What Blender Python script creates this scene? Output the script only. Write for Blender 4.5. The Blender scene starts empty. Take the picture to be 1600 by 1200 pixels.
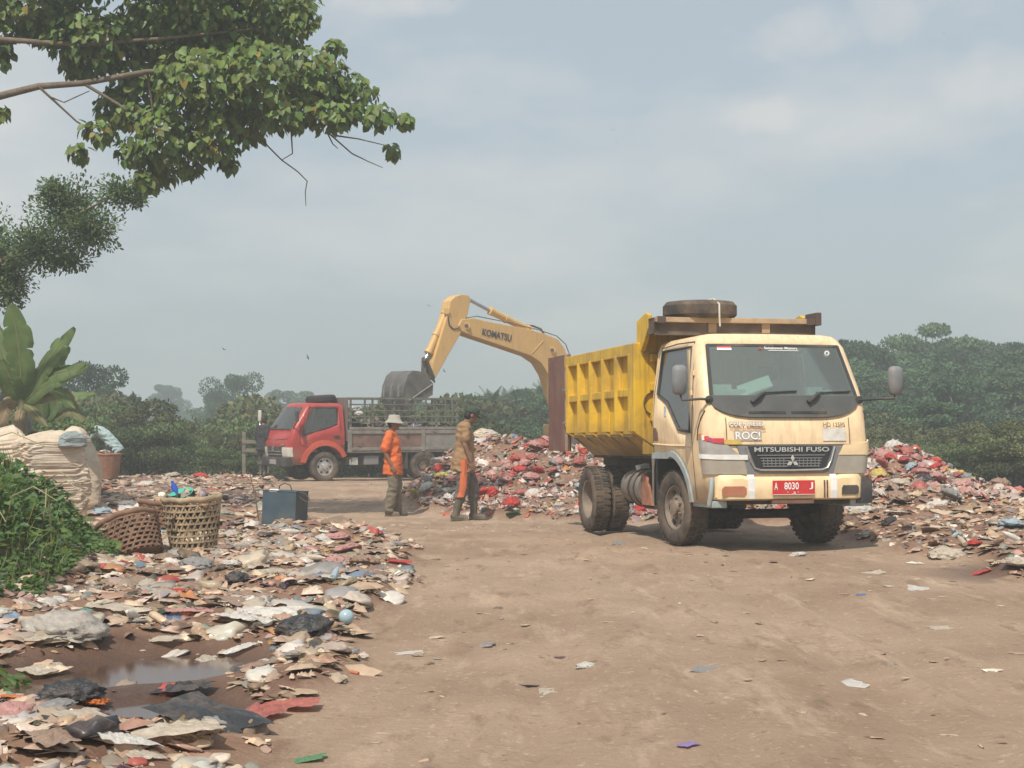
import bpy, bmesh, math, random
import numpy as np
from mathutils import Vector, Matrix, noise as mnoise

random.seed(7); rng = np.random.default_rng(7)
R = math.radians
SC = bpy.context.scene
COL = SC.collection

# ------------------------------------------------------------------ camera, sky, sun, exposure
F, HZ, CH = 2400.0, 650.0, 1.36            # focal length and horizon row in photo pixels, eye height in metres
cam = bpy.data.cameras.new('camera'); cam.sensor_width = 36; cam.lens = 36 * F / 1600
cam.shift_y = (HZ - 600) / 1600; cam.clip_start = .1; cam.clip_end = 20000
cam_o = bpy.data.objects.new('camera', cam); COL.objects.link(cam_o)
cam_o.location = (0, 0, CH); cam_o.rotation_euler = (R(90), 0, 0); SC.camera = cam_o

SUN_EL = 55.0
sh = Vector((-.36, -.93)).normalized()
SUN = Vector((sh.x * math.cos(R(SUN_EL)), sh.y * math.cos(R(SUN_EL)), math.sin(R(SUN_EL))))
sl = bpy.data.lights.new('sun', 'SUN'); sl.energy = 4.3; sl.angle = R(.6); sl.color = (1, .93, .82)
so = bpy.data.objects.new('sun', sl); COL.objects.link(so); so.location = (0, 0, 30)
so.rotation_mode = 'QUATERNION'; so.rotation_quaternion = (-SUN).to_track_quat('-Z', 'Y')

W = bpy.data.worlds.new('World'); SC.world = W; W.use_nodes = True
nt = W.node_tree; nt.nodes.clear()
def wn(t, **k):
    n = nt.nodes.new(t)
    for a, b in k.items(): setattr(n, a, b)
    return n
sky = wn('ShaderNodeTexSky', sky_type='NISHITA'); sky.sun_disc = False
sky.sun_elevation = R(SUN_EL); sky.sun_rotation = math.atan2(SUN.x, SUN.y)
sky.air_density = 1.0; sky.dust_density = 3.0; sky.ozone_density = 1.5
bg = wn('ShaderNodeBackground'); bg.inputs[1].default_value = .10
tc = wn('ShaderNodeTexCoord')
mp = wn('ShaderNodeMapping'); mp.inputs['Scale'].default_value = (1, 1, 2.6); mp.inputs['Location'].default_value = (.13, .4, .22)
nz = wn('ShaderNodeTexNoise'); nz.inputs['Scale'].default_value = 4.2; nz.inputs['Detail'].default_value = 7; nz.inputs['Roughness'].default_value = .52
cr = wn('ShaderNodeValToRGB'); cr.color_ramp.elements[0].position = .43; cr.color_ramp.elements[1].position = .68
veil = wn('ShaderNodeMix', data_type='RGBA'); veil.inputs[0].default_value = .66; veil.inputs[7].default_value = (5.5, 6.25, 6.7, 1)
cl = wn('ShaderNodeMix', data_type='RGBA'); cl.inputs[7].default_value = (7.1, 7.1, 7.0, 1)
mul = wn('ShaderNodeMath', operation='MULTIPLY'); mul.inputs[1].default_value = .75
L = nt.links.new
L(tc.outputs['Generated'], mp.inputs[0]); L(mp.outputs[0], nz.inputs['Vector']); L(nz.outputs['Fac'], cr.inputs[0]); L(cr.outputs[0], mul.inputs[0])
L(sky.outputs[0], veil.inputs[6]); L(veil.outputs[2], cl.inputs[6]); L(mul.outputs[0], cl.inputs[0])
# a few low cumulus puffs: (azimuth, elevation, half widths) as tangents of the view angles
def vm(op, a, b_=None):
    q = wn('ShaderNodeVectorMath', operation=op)
    for i, s in enumerate((a, b_)):
        if s is None: continue
        if isinstance(s, tuple): q.inputs[i].default_value = s
        else: L(s, q.inputs[i])
    return q.outputs
sepd = wn('ShaderNodeSeparateXYZ'); L(tc.outputs['Generated'], sepd.inputs[0])
hyp = vm('LENGTH', vm('MULTIPLY', tc.outputs['Generated'], (1, 1, 0))[0])['Value']
def sm(op, a, b_=0., c_=0.):
    q = wn('ShaderNodeMath', operation=op)
    for i, s in enumerate((a, b_, c_)):
        if isinstance(s, (int, float)): q.inputs[i].default_value = s
        else: L(s, q.inputs[i])
    return q.outputs[0]
az = sm('ARCTAN2', sepd.outputs[0], sepd.outputs[1]); el = sm('ARCTAN2', sepd.outputs[2], hyp)
nz2 = wn('ShaderNodeTexNoise'); nz2.inputs['Scale'].default_value = 26; nz2.inputs['Detail'].default_value = 6; nz2.inputs['Roughness'].default_value = .55; L(tc.outputs['Generated'], nz2.inputs['Vector'])
wob = sm('MULTIPLY_ADD', nz2.outputs['Fac'], 2.6, -1.3); tot = None
for a_, e_, wa, we, st in [(.190, .240, .046, .022, .42), (.245, .250, .036, .024, .36), (.160, .192, .040, .015, .55), (.300, .205, .042, .026, .34), (-.075, .262, .05, .010, .5), (-.33, .24, .05, .03, .4), (.42, .2, .06, .03, .5), (-.55, .22, .07, .03, .5), (.7, .3, .08, .035, .5), (-.9, .3, .08, .03, .5)]:
    da = sm('MULTIPLY', sm('SUBTRACT', az, a_), 1 / wa); de = sm('MULTIPLY', sm('SUBTRACT', el, e_), 1 / we)
    d2 = sm('ADD', sm('MULTIPLY', da, da), sm('MULTIPLY', de, de)); m_ = sm('SUBTRACT', 1.0, sm('ADD', d2, wob)); mr_ = wn('ShaderNodeMapRange'); mr_.inputs[1].default_value = 0; mr_.inputs[2].default_value = 1.3; mr_.inputs[4].default_value = st; mr_.interpolation_type = 'SMOOTHSTEP'; L(m_, mr_.inputs[0])
    tot = mr_.outputs[0] if tot is None else sm('MAXIMUM', tot, mr_.outputs[0])
puff = wn('ShaderNodeMix', data_type='RGBA'); puff.inputs[7].default_value = (7.6, 7.35, 7.1, 1); L(cl.outputs[2], puff.inputs[6]); L(tot, puff.inputs[0]); L(puff.outputs[2], bg.inputs[0])
wo = wn('ShaderNodeOutputWorld'); L(bg.outputs[0], wo.inputs[0])

vs = SC.view_settings; vs.view_transform = 'Standard'; vs.look = 'None'; vs.exposure = 0.08; vs.gamma = 1.0; vs.use_curve_mapping = False
SC.cycles.max_bounces = 6; SC.cycles.transparent_max_bounces = 12; SC.cycles.volume_bounces = 1
SC.cycles.use_denoising = True

# ------------------------------------------------------------------ helpers
def px(x, y, Y):                            # a photo pixel at distance Y from the camera -> world point
    return Vector(((x - 800) / F * Y, Y, CH + (HZ - y) / F * Y))

def tag(o, label=None, cat=None, group=None, kind=None):
    if label: o['label'] = label
    if cat: o['category'] = cat
    if group: o['group'] = group
    if kind: o['kind'] = kind
    return o
def thing(name, label, cat, loc=(0, 0, 0), rot=(0, 0, 0), group=None):
    o = bpy.data.objects.new(name, None); COL.objects.link(o); o.empty_display_size = .2
    o.location = loc; o.rotation_euler = rot
    return tag(o, label, cat, group)
def link(name, me, parent=None, loc=None, rot=None, scale=None):
    o = bpy.data.objects.new(name, me); COL.objects.link(o)
    if parent: o.parent = parent
    if loc is not None: o.location = loc
    if rot is not None: o.rotation_euler = rot
    if scale is not None: o.scale = (scale,) * 3 if isinstance(scale, (int, float)) else scale
    return o
def copy_tree(o, parent=None):
    c = o.copy(); COL.objects.link(c); c.parent = parent
    for ch in list(o.children): copy_tree(ch, c)
    return c

def rotz(a): return Matrix.Rotation(a, 3, 'Z')
def rotx(a): return Matrix.Rotation(a, 3, 'X')
def roty(a): return Matrix.Rotation(a, 3, 'Y')

class MB:
    def __init__(s): s.v = []; s.f = []
    def add(s, vs, fs):
        n = len(s.v); s.v += [tuple(v) for v in vs]; s.f += [tuple(i + n for i in f) for f in fs]; return s
    def box(s, c, d, rot=None, top=(1, 1)):
        c = Vector(c); out = []
        for z in (-1, 1):
            k = top if z > 0 else (1, 1)
            for x, y in ((-1, -1), (1, -1), (1, 1), (-1, 1)):
                p = Vector((x * d[0] / 2 * k[0], y * d[1] / 2 * k[1], z * d[2] / 2))
                out.append(c + (rot @ p if rot else p))
        return s.add(out, [(3, 2, 1, 0), (4, 5, 6, 7), (0, 1, 5, 4), (1, 2, 6, 5), (2, 3, 7, 6), (3, 0, 4, 7)])
    def b2(s, a, b):
        return s.box([(a[i] + b[i]) / 2 for i in range(3)], [abs(b[i] - a[i]) for i in range(3)])
    def bar(s, a, b, w, h, up=(0, 0, 1)):
        a = Vector(a); b = Vector(b); d = (b - a); L_ = d.length; d.normalize(); u = Vector(up)
        sd = d.cross(u)
        if sd.length < 1e-4: sd = d.cross(Vector((1, 0, 0)))
        sd.normalize(); u = sd.cross(d).normalized()
        return s.box((a + b) / 2, (L_, w, h), Matrix((d, sd, u)).transposed())
    def loft(s, rings, cap=(True, True), closed=True):
        n = len(rings[0]); base = len(s.v); m = len(rings)
        for r in rings: s.v += [tuple(p) for p in r]
        for i in range(m - 1):
            for j in range(n if closed else n - 1):
                k = (j + 1) % n
                s.f.append((base + i * n + j, base + i * n + k, base + (i + 1) * n + k, base + (i + 1) * n + j))
        if cap[0]: s.f.append(tuple(base + j for j in range(n))[::-1])
        if cap[1]: s.f.append(tuple(base + (m - 1) * n + j for j in range(n)))
        return s
    def tube(s, pts, r, n=8, cap=True, flat=None):
        pts = [Vector(p) for p in pts]; m = len(pts)
        if isinstance(r, (int, float)): r = [r] * m
        prev = None; rings = []
        for i, p in enumerate(pts):
            t = (pts[min(i + 1, m - 1)] - pts[max(i - 1, 0)]).normalized()
            if prev is None:
                u = t.cross(Vector((0, 0, 1)))
                if u.length < .05: u = t.cross(Vector((0, 1, 0)))
                u.normalize()
            else:
                u = prev - t * prev.dot(t); u.normalize()
            prev = u; w = t.cross(u)
            k = 1 if flat is None else flat
            rings.append([p + (u * math.cos(a) + w * math.sin(a) * k) * r[i] for a in [2 * math.pi * j / n for j in range(n)]])
        return s.loft(rings, (cap, cap))
    def ell(s, c, rad, nu=14, nv=9, rot=None):
        c = Vector(c); rings = []
        for i in range(1, nv):
            th = math.pi * i / nv - math.pi / 2
            rr = []
            for j in range(nu):
                a = 2 * math.pi * j / nu
                p = Vector((rad[0] * math.cos(th) * math.cos(a), rad[1] * math.cos(th) * math.sin(a), rad[2] * math.sin(th)))
                rr.append(c + (rot @ p if rot else p))
            rings.append(rr)
        return s.loft(rings)
    def lathe(s, prof, n=24, c=(0, 0, 0), axis='y', cap=(False, False)):
        c = Vector(c); rings = []
        for r, h in prof:
            rr = []
            for j in range(n):
                a = 2 * math.pi * j / n
                if axis == 'y': p = Vector((r * math.cos(a), h, r * math.sin(a)))
                elif axis == 'x': p = Vector((h, r * math.cos(a), r * math.sin(a)))
                else: p = Vector((r * math.cos(a), r * math.sin(a), h))
                rr.append(c + p)
            rings.append(rr)
        return s.loft(rings, cap)
    def prism(s, poly, fn, lo, hi):          # fn(a, b, t) -> point
        return s.loft([[fn(a, b, lo) for a, b in poly], [fn(a, b, hi) for a, b in poly]])
    def mesh(s, name, mat=None, bevel=0, smooth=None, seg=2):
        me = bpy.data.meshes.new(name); me.from_pydata(s.v, [], s.f)
        bm = bmesh.new(); bm.from_mesh(me)
        bmesh.ops.recalc_face_normals(bm, faces=bm.faces)
        if bevel:
            es = [e for e in bm.edges if len(e.link_faces) == 2 and e.calc_face_angle(0) > .5]
            bmesh.ops.bevel(bm, geom=es, offset=bevel, segments=seg, affect='EDGES', clamp_overlap=True, profile=.6)
        bm.to_mesh(me); bm.free()
        if smooth is not None:
            me.polygons.foreach_set('use_smooth', [True] * len(me.polygons)); me.set_sharp_from_angle(angle=R(smooth))
        if mat: me.materials.append(mat)
        return me
    def build(s, name, mat, parent=None, bevel=0, smooth=None, loc=None, rot=None, seg=2):
        return link(name, s.mesh(name, mat, bevel, smooth, seg), parent, loc, rot)

# ------------------------------------------------------------------ materials
MATS = {}
def M(name, col, rough=.65, var=.12, scale=6., bump=0., bscale=40., metal=0., dirt=None, spec=.4, sheen=0, coat=0, lowmud=None, streak=None):
    """procedural paint, cloth, metal...: base colour with noise variation, dirt patches, optional mud splash and streaks"""
    if name in MATS: return MATS[name]
    m = bpy.data.materials.new(name); m.use_nodes = True; t = m.node_tree; n = t.nodes; l = t.links.new
    b = n['Principled BSDF']; b.inputs['Roughness'].default_value = rough; b.inputs['Metallic'].default_value = metal
    b.inputs['Specular IOR Level'].default_value = spec; b.inputs['Coat Weight'].default_value = coat
    co = n.new('ShaderNodeTexCoord'); o = co.outputs['Object']
    nz = n.new('ShaderNodeTexNoise'); nz.inputs['Scale'].default_value = scale; nz.inputs['Detail'].default_value = 6; l(o, nz.inputs['Vector'])
    mr = n.new('ShaderNodeMapRange'); mr.inputs[1].default_value = .3; mr.inputs[2].default_value = .7
    mr.inputs[3].default_value = 1 - var; mr.inputs[4].default_value = 1 + var; l(nz.outputs['Fac'], mr.inputs[0])
    hsv = n.new('ShaderNodeHueSaturation'); hsv.inputs['Color'].default_value = (*col, 1); l(mr.outputs[0], hsv.inputs['Value'])
    out = hsv.outputs[0]
    def mixin(out, c, fac):
        mx = n.new('ShaderNodeMix'); mx.data_type = 'RGBA'; l(out, mx.inputs[6]); mx.inputs[7].default_value = (*c, 1); l(fac, mx.inputs[0]); return mx.outputs[2]
    if dirt:
        dc, amt, ds = dirt
        dn = n.new('ShaderNodeTexNoise'); dn.inputs['Scale'].default_value = ds; dn.inputs['Detail'].default_value = 9; dn.inputs['Roughness'].default_value = .65; l(o, dn.inputs['Vector'])
        dm = n.new('ShaderNodeMapRange'); dm.inputs[1].default_value = .58 - amt * .3; dm.inputs[2].default_value = .72; dm.inputs[4].default_value = min(1, amt * 1.3); l(dn.outputs['Fac'], dm.inputs[0])
        out = mixin(out, dc, dm.outputs[0])
    if streak:
        sc_, amt = streak
        sm = n.new('ShaderNodeMapping'); sm.inputs['Scale'].default_value = (14, 14, .9); l(o, sm.inputs[0])
        sn = n.new('ShaderNodeTexNoise'); sn.inputs['Scale'].default_value = 1.6; sn.inputs['Detail'].default_value = 5; l(sm.outputs[0], sn.inputs['Vector'])
        sr = n.new('ShaderNodeMapRange'); sr.inputs[1].default_value = .5; sr.inputs[2].default_value = .75; sr.inputs[4].default_value = amt; l(sn.outputs['Fac'], sr.inputs[0])
        out = mixin(out, sc_, sr.outputs[0])
    if lowmud:                                # mud thrown up by the wheels
        mc, z0, z1, amt = lowmud
        sx = n.new('ShaderNodeSeparateXYZ'); l(o, sx.inputs[0])
        ad = n.new('ShaderNodeMath'); ad.operation = 'ADD'; l(sx.outputs[2], ad.inputs[0])
        n2 = n.new('ShaderNodeMapRange'); n2.inputs[3].default_value = -.35; n2.inputs[4].default_value = .35; l(nz.outputs['Fac'], n2.inputs[0]); l(n2.outputs[0], ad.inputs[1])
        zr = n.new('ShaderNodeMapRange'); zr.inputs[1].default_value = z0; zr.inputs[2].default_value = z1; zr.inputs[3].default_value = amt; zr.inputs[4].default_value = 0; l(ad.outputs[0], zr.inputs[0])
        out = mixin(out, mc, zr.outputs[0])
    l(out, b.inputs['Base Color'])
    if bump:
        bn = n.new('ShaderNodeTexNoise'); bn.inputs['Scale'].default_value = bscale; bn.inputs['Detail'].default_value = 5; l(o, bn.inputs['Vector'])
        bp = n.new('ShaderNodeBump'); bp.inputs['Strength'].default_value = bump; bp.inputs['Distance'].default_value = .02; l(bn.outputs['Fac'], bp.inputs['Height']); l(bp.outputs[0], b.inputs['Normal'])
    MATS[name] = m; return m

def attr_mat(name, rough=.6, trans=0., var=.2, scale=20., dirt=None, spec=.3, bump=0., prints=False):
    """colour comes from the piece itself (one colour per leaf or scrap) with fine noise on top"""
    m = bpy.data.materials.new(name); m.use_nodes = True; t = m.node_tree; n = t.nodes; l = t.links.new
    b = n['Principled BSDF']; b.inputs['Roughness'].default_value = rough; b.inputs['Specular IOR Level'].default_value = spec
    at = n.new('ShaderNodeAttribute'); at.attribute_name = 'Col'
    co = n.new('ShaderNodeTexCoord')
    nz = n.new('ShaderNodeTexNoise'); nz.inputs['Scale'].default_value = scale; nz.inputs['Detail'].default_value = 4; l(co.outputs['Object'], nz.inputs['Vector'])
    mr = n.new('ShaderNodeMapRange'); mr.inputs[1].default_value = .3; mr.inputs[2].default_value = .7; mr.inputs[3].default_value = 1 - var; mr.inputs[4].default_value = 1 + var; l(nz.outputs['Fac'], mr.inputs[0])
    hs = n.new('ShaderNodeHueSaturation'); l(at.outputs['Color'], hs.inputs['Color']); l(mr.outputs[0], hs.inputs['Value'])
    out = hs.outputs[0]
    if dirt:
        dm = n.new('ShaderNodeMapRange'); dm.inputs[1].default_value = .45; dm.inputs[2].default_value = .7; dm.inputs[4].default_value = dirt[1]; l(nz.outputs['Fac'], dm.inputs[0])
        mx = n.new('ShaderNodeMix'); mx.data_type = 'RGBA'; mx.inputs[7].default_value = (*dirt[0], 1); l(out, mx.inputs[6]); l(dm.outputs[0], mx.inputs[0]); out = mx.outputs[2]
    if prints:
        vo = n.new('ShaderNodeTexVoronoi'); vo.inputs['Scale'].default_value = 15; l(co.outputs['Object'], vo.inputs['Vector']); sc2 = n.new('ShaderNodeSeparateColor'); l(vo.outputs['Color'], sc2.inputs[0])
        gt = n.new('ShaderNodeMath'); gt.operation = 'GREATER_THAN'; gt.inputs[1].default_value = .80; l(sc2.outputs[0], gt.inputs[0]); ga = n.new('ShaderNodeMath'); ga.operation = 'MULTIPLY'; ga.inputs[1].default_value = .55; l(gt.outputs[0], ga.inputs[0])
        h3 = n.new('ShaderNodeHueSaturation'); l(out, h3.inputs['Color']); h3.inputs['Saturation'].default_value = 1.1; mv = n.new('ShaderNodeMapRange'); mv.inputs[3].default_value = .3; mv.inputs[4].default_value = 1.9; l(sc2.outputs[1], mv.inputs[0]); l(mv.outputs[0], h3.inputs['Value'])
        mx = n.new('ShaderNodeMix'); mx.data_type = 'RGBA'; l(out, mx.inputs[6]); l(h3.outputs[0], mx.inputs[7]); l(ga.outputs[0], mx.inputs[0]); out = mx.outputs[2]
    l(out, b.inputs['Base Color'])
    if bump:
        bp = n.new('ShaderNodeBump'); bp.inputs['Strength'].default_value = bump; bp.inputs['Distance'].default_value = .02; l(nz.outputs['Fac'], bp.inputs['Height']); l(bp.outputs[0], b.inputs['Normal'])
    if trans:
        tr = n.new('ShaderNodeBsdfTranslucent'); l(out, tr.inputs[0]); ms = n.new('ShaderNodeMixShader'); ms.inputs[0].default_value = trans
        l(b.outputs[0], ms.inputs[1]); l(tr.outputs[0], ms.inputs[2]); l(ms.outputs[0], n['Material Output'].inputs[0])
    return m

def glass_mat(name, tint=(.75, .85, .85), refl=.12, rough=.03, gain=.9, film=.13):
    m = bpy.data.materials.new(name); m.use_nodes = True; t = m.node_tree; n = t.nodes; l = t.links.new
    n.remove(n['Principled BSDF'])
    tr = n.new('ShaderNodeBsdfTransparent'); tr.inputs[0].default_value = (*tint, 1)
    gl = n.new('ShaderNodeBsdfGlossy'); gl.inputs['Roughness'].default_value = rough
    df = n.new('ShaderNodeBsdfDiffuse'); df.inputs[0].default_value = (.42, .44, .42, 1)     # dust film on the pane
    fr = n.new('ShaderNodeFresnel'); fr.inputs[0].default_value = 1.5
    ad = n.new('ShaderNodeMath'); ad.operation = 'MULTIPLY_ADD'; ad.inputs[1].default_value = gain; ad.inputs[2].default_value = refl * .6; l(fr.outputs[0], ad.inputs[0])
    m1 = n.new('ShaderNodeMixShader'); m1.inputs[0].default_value = film; l(tr.outputs[0], m1.inputs[1]); l(df.outputs[0], m1.inputs[2])
    ms = n.new('ShaderNodeMixShader'); l(ad.outputs[0], ms.inputs[0]); l(m1.outputs[0], ms.inputs[1]); l(gl.outputs[0], ms.inputs[2])
    l(ms.outputs[0], n['Material Output'].inputs[0]); return m

DUST = (.30, .21, .14)
def text(name, s, h, mat, parent, origin, xd, yd, width=None, ext=.002, bold=0., shear=0., align='CENTER'):
    cu = bpy.data.curves.new(name, 'FONT'); cu.body = s; cu.size = 1; cu.extrude = 0; cu.offset = bold; cu.shear = shear; cu.align_x = align
    cu.resolution_u = 3
    o = bpy.data.objects.new(name, cu); COL.objects.link(o)
    dg = bpy.context.evaluated_depsgraph_get(); me = bpy.data.meshes.new_from_object(o.evaluated_get(dg))
    bpy.data.objects.remove(o); bpy.data.curves.remove(cu)
    co = np.empty(len(me.vertices) * 3); me.vertices.foreach_get('co', co); co = co.reshape(-1, 3)
    mn, mx = co.min(0), co.max(0); sc = h / (mx[1] - mn[1]); sx = sc if width is None else width / (mx[0] - mn[0])
    ctr = (mn + mx) / 2; ox = ctr[0] if align == 'CENTER' else mn[0]
    x = (co[:, 0] - ox) * sx; y = (co[:, 1] - ctr[1]) * sc
    xd = Vector(xd).normalized(); yd = Vector(yd).normalized(); nd = xd.cross(yd); O = np.array(origin)
    pts = O + np.outer(x, xd) + np.outer(y, yd)
    mb = MB(); nv = len(pts); V = [tuple(p + np.array(nd) * ext) for p in pts]
    me2 = bpy.data.meshes.new(name); me2.from_pydata(V, [], [tuple(p.vertices) for p in me.polygons]); bpy.data.meshes.remove(me)
    me2.materials.append(mat)
    return link(name, me2, parent)

def np_mesh(name, V, Fc, mat, col=None, smooth=False):
    """big mesh from numpy: V (n,3), Fc (m,k) equal-sized faces, col (n,3) per vertex"""
    me = bpy.data.meshes.new(name); n = len(V); m, k = Fc.shape
    me.vertices.add(n); me.vertices.foreach_set('co', np.ascontiguousarray(V, dtype=np.float32).ravel())
    me.loops.add(m * k); me.loops.foreach_set('vertex_index', Fc.astype(np.int32).ravel())
    me.polygons.add(m); me.polygons.foreach_set('loop_start', np.arange(0, m * k, k, dtype=np.int32))
    if smooth: me.polygons.foreach_set('use_smooth', np.ones(m, dtype=bool))
    me.update(calc_edges=True)
    if col is not None:
        a = me.color_attributes.new('Col', 'FLOAT_COLOR', 'POINT')
        a.data.foreach_set('color', np.concatenate([col, np.ones((n, 1))], 1).astype(np.float32).ravel())
    me.materials.append(mat); return me

def scatter(protos, which, pos, rot, scl, colr):
    """numpy instancing into one triangle mesh. protos: list of (V, T); rot (n,3,3); scl (n,3); colr (n,3)"""
    VV, FF, CC = [], [], []; off = 0
    for k, (v, t) in enumerate(protos):
        idx = np.where(which == k)[0]
        if not len(idx): continue
        p = np.einsum('nij,nvj->nvi', rot[idx], v[None] * scl[idx][:, None, :]) + pos[idx][:, None, :]
        nv = len(v); VV.append(p.reshape(-1, 3))
        FF.append((t[None] + (off + np.arange(len(idx)) * nv)[:, None, None]).reshape(-1, 3)); off += nv * len(idx)
        CC.append(np.repeat(colr[idx], nv, 0))
    return np.concatenate(VV), np.concatenate(FF), np.concatenate(CC)

def rand_rot(n, tilt):
    """random heading, then a lean of up to about `tilt` radians"""
    a = rng.uniform(0, 2 * np.pi, n); b = rng.normal(0, tilt, n); c = rng.normal(0, tilt, n)
    def rz(t): z = np.zeros_like(t); o = z + 1; return np.stack([np.cos(t), -np.sin(t), z, np.sin(t), np.cos(t), z, z, z, o], 1).reshape(-1, 3, 3)
    def rx(t): z = np.zeros_like(t); o = z + 1; return np.stack([o, z, z, z, np.cos(t), -np.sin(t), z, np.sin(t), np.cos(t)], 1).reshape(-1, 3, 3)
    def ry(t): z = np.zeros_like(t); o = z + 1; return np.stack([np.cos(t), z, np.sin(t), z, o, z, -np.sin(t), z, np.cos(t)], 1).reshape(-1, 3, 3)
    return rx(b) @ ry(c) @ rz(a)

# smooth value noise for heightfields
_perm = rng.random((64, 64))
def vnoise(x, y, s, seed=0):
    x = np.asarray(x, float) * s + 17.3 * seed; y = np.asarray(y, float) * s + 9.1 * seed
    xi = np.floor(x).astype(int); yi = np.floor(y).astype(int); fx = x - xi; fy = y - yi
    fx = fx * fx * (3 - 2 * fx); fy = fy * fy * (3 - 2 * fy)
    g = lambda a, b: _perm[a % 64, b % 64]
    return (g(xi, yi) * (1 - fx) + g(xi + 1, yi) * fx) * (1 - fy) + (g(xi, yi + 1) * (1 - fx) + g(xi + 1, yi + 1) * fx) * fy
def sstep(a, b, x): t = np.clip((x - a) / (b - a), 0, 1); return t * t * (3 - 2 * t)
# ------------------------------------------------------------------ terrain
def base_z(y):
    return np.interp(y, [0, 15, 17, 20, 23, 25, 32, 40, 47, 53, 62, 75, 120, 400, 3000], [0, 0, -.02, -.10, -.19, -.235, -.29, -.34, -.5, -1.6, -4.2, -5.2, -5.2, -5, -4])
LEFT_EDGE = ([3, 5, 8.4, 11, 14, 16, 18, 20, 24, 30, 38, 44], [-1.25, -1.15, -.92, -.95, -.98, -1.15, -1.7, -2.3, -3.4, -4.8, -5.9, -6.5])
def left_mask(x, y):                        # 1 inside the strip of rubbish left of the road
    e = np.interp(y, *LEFT_EDGE) + (vnoise(x, y, 1.1, 3) - .5) * .5 + (vnoise(x, y, 3.1, 4) - .5) * .25
    return sstep(.12, -.18, x - e) * sstep(46, 42, y)
HEAPS = [(.45, 28.2, 1.25, 1.3, .82), (-.95, 29.0, .6, .8, .48), (3.0, 27.2, 2.2, 1.6, .66), (5.75, 24.0, .95, 1.8, .85), (5.0, 20.6, 1.0, 2.0, .26),
         (6.2, 17.2, 1.3, 2.2, .20), (5.9, 13.9, 1.0, 1.6, .16), (8.5, 23, 2.0, 3.5, .22), (.9, 24.4, 1.3, 1.2, .12)]
def heap_h(x, y):
    h = 0
    for cx, cy, sx, sy, a in HEAPS: h = h + a * np.exp(-((x - cx) / sx) ** 2 / 2 - ((y - cy) / sy) ** 2 / 2)
    return h
RIGHT_EDGE = ([8, 10, 12.5, 14.5, 16, 19, 21, 22.2, 23.5, 26, 30], [6.6, 5.6, 4.35, 3.95, 3.85, 3.75, 3.5, 1.2, -.3, -1.6, -2.4])
def right_mask(x, y):
    e = np.interp(y, *RIGHT_EDGE) + (vnoise(x, y, 1.1, 5) - .5) * .5 + (vnoise(x, y, 3.1, 6) - .5) * .25
    return sstep(-.12, .22, x - e) * sstep(33, 31, y)
def bank_h(x, y):                           # weedy bank on the left, near the camera
    cx = -5.1 - .25 * np.sin(y * .8)
    prof = sstep(0, 1.25, (-3.05 - .22 * (y - 10) * .35) - x)
    return .70 * prof * sstep(8.3, 11.2, y) * sstep(15.2, 13.0, y) * (1 + .16 * (vnoise(x, y, .9, 8) - .5))
def gz(x, y):
    x = np.asarray(x, float); y = np.asarray(y, float)
    z = base_z(y)
    lm = left_mask(x, y); rm = right_mask(x, y)
    z = z + lm * (1 - .8 * np.clip(sum(np.exp(-((x - c[0]) / (c[2] * 1.3)) ** 2 - ((y - c[1]) / (c[3] * 1.6)) ** 2) for c in PUDDLES), 0, 1)) * (.03 + .13 * vnoise(x, y, 1.3, 1) ** 1.5 + .05 * (vnoise(x, y, 4.3, 2) - .3))
    z = z + rm * (heap_h(x, y) + .03) * (.85 + .3 * vnoise(x, y, 1.4, 7)) + rm * .08 * (vnoise(x, y, 4., 9) - .4)
    z = z + .22 * np.exp(-((x + 1.75) / .45) ** 2 - ((y - 15.2) / .7) ** 2) + .12 * np.exp(-((x + 2.4) / .5) ** 2 - ((y - 12.8) / .8) ** 2)
    for c in PUDDLES: z = z - c[4] * np.exp(-(((x - c[0]) / c[2]) ** 2 + ((y - c[1]) / c[3]) ** 2) ** 1.5) * lm
    z = z + bank_h(x, y)
    road = (1 - lm) * (1 - rm) * sstep(50, 44, y)
    z = z + road * (.05 * (vnoise(x, y * .35, .9, 11) - .5) + .022 * (vnoise(x, y, 2.6, 12) - .5) + .012 * (vnoise(x, y, 9, 13) - .5))
    for x0 in (.55, 2.15, -.1, 1.5):                         # wheel ruts
        xt = x0 + .03 * (y - 6) + .35 * np.sin(y * .11 + x0); d = np.abs(x - xt); z = z + road * sstep(30, 22, y) * (-.022 * np.exp(-(d / .11) ** 2) + .014 * np.exp(-((d - .22) / .08) ** 2)) * (.5 + vnoise(x, y, .7, 15))
    far = sstep(60, 75, y)
    z = z + far * (vnoise(x, y, .02, 14) - .5) * 2
    return z
PUDDLES = [(-1.95, 8.7, .62, .70, .13), (-1.62, 7.3, .42, .42, .12), (-2.45, 8.0, .36, .4, .1)]
def g1(x, y): return float(gz(x, y))

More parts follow.
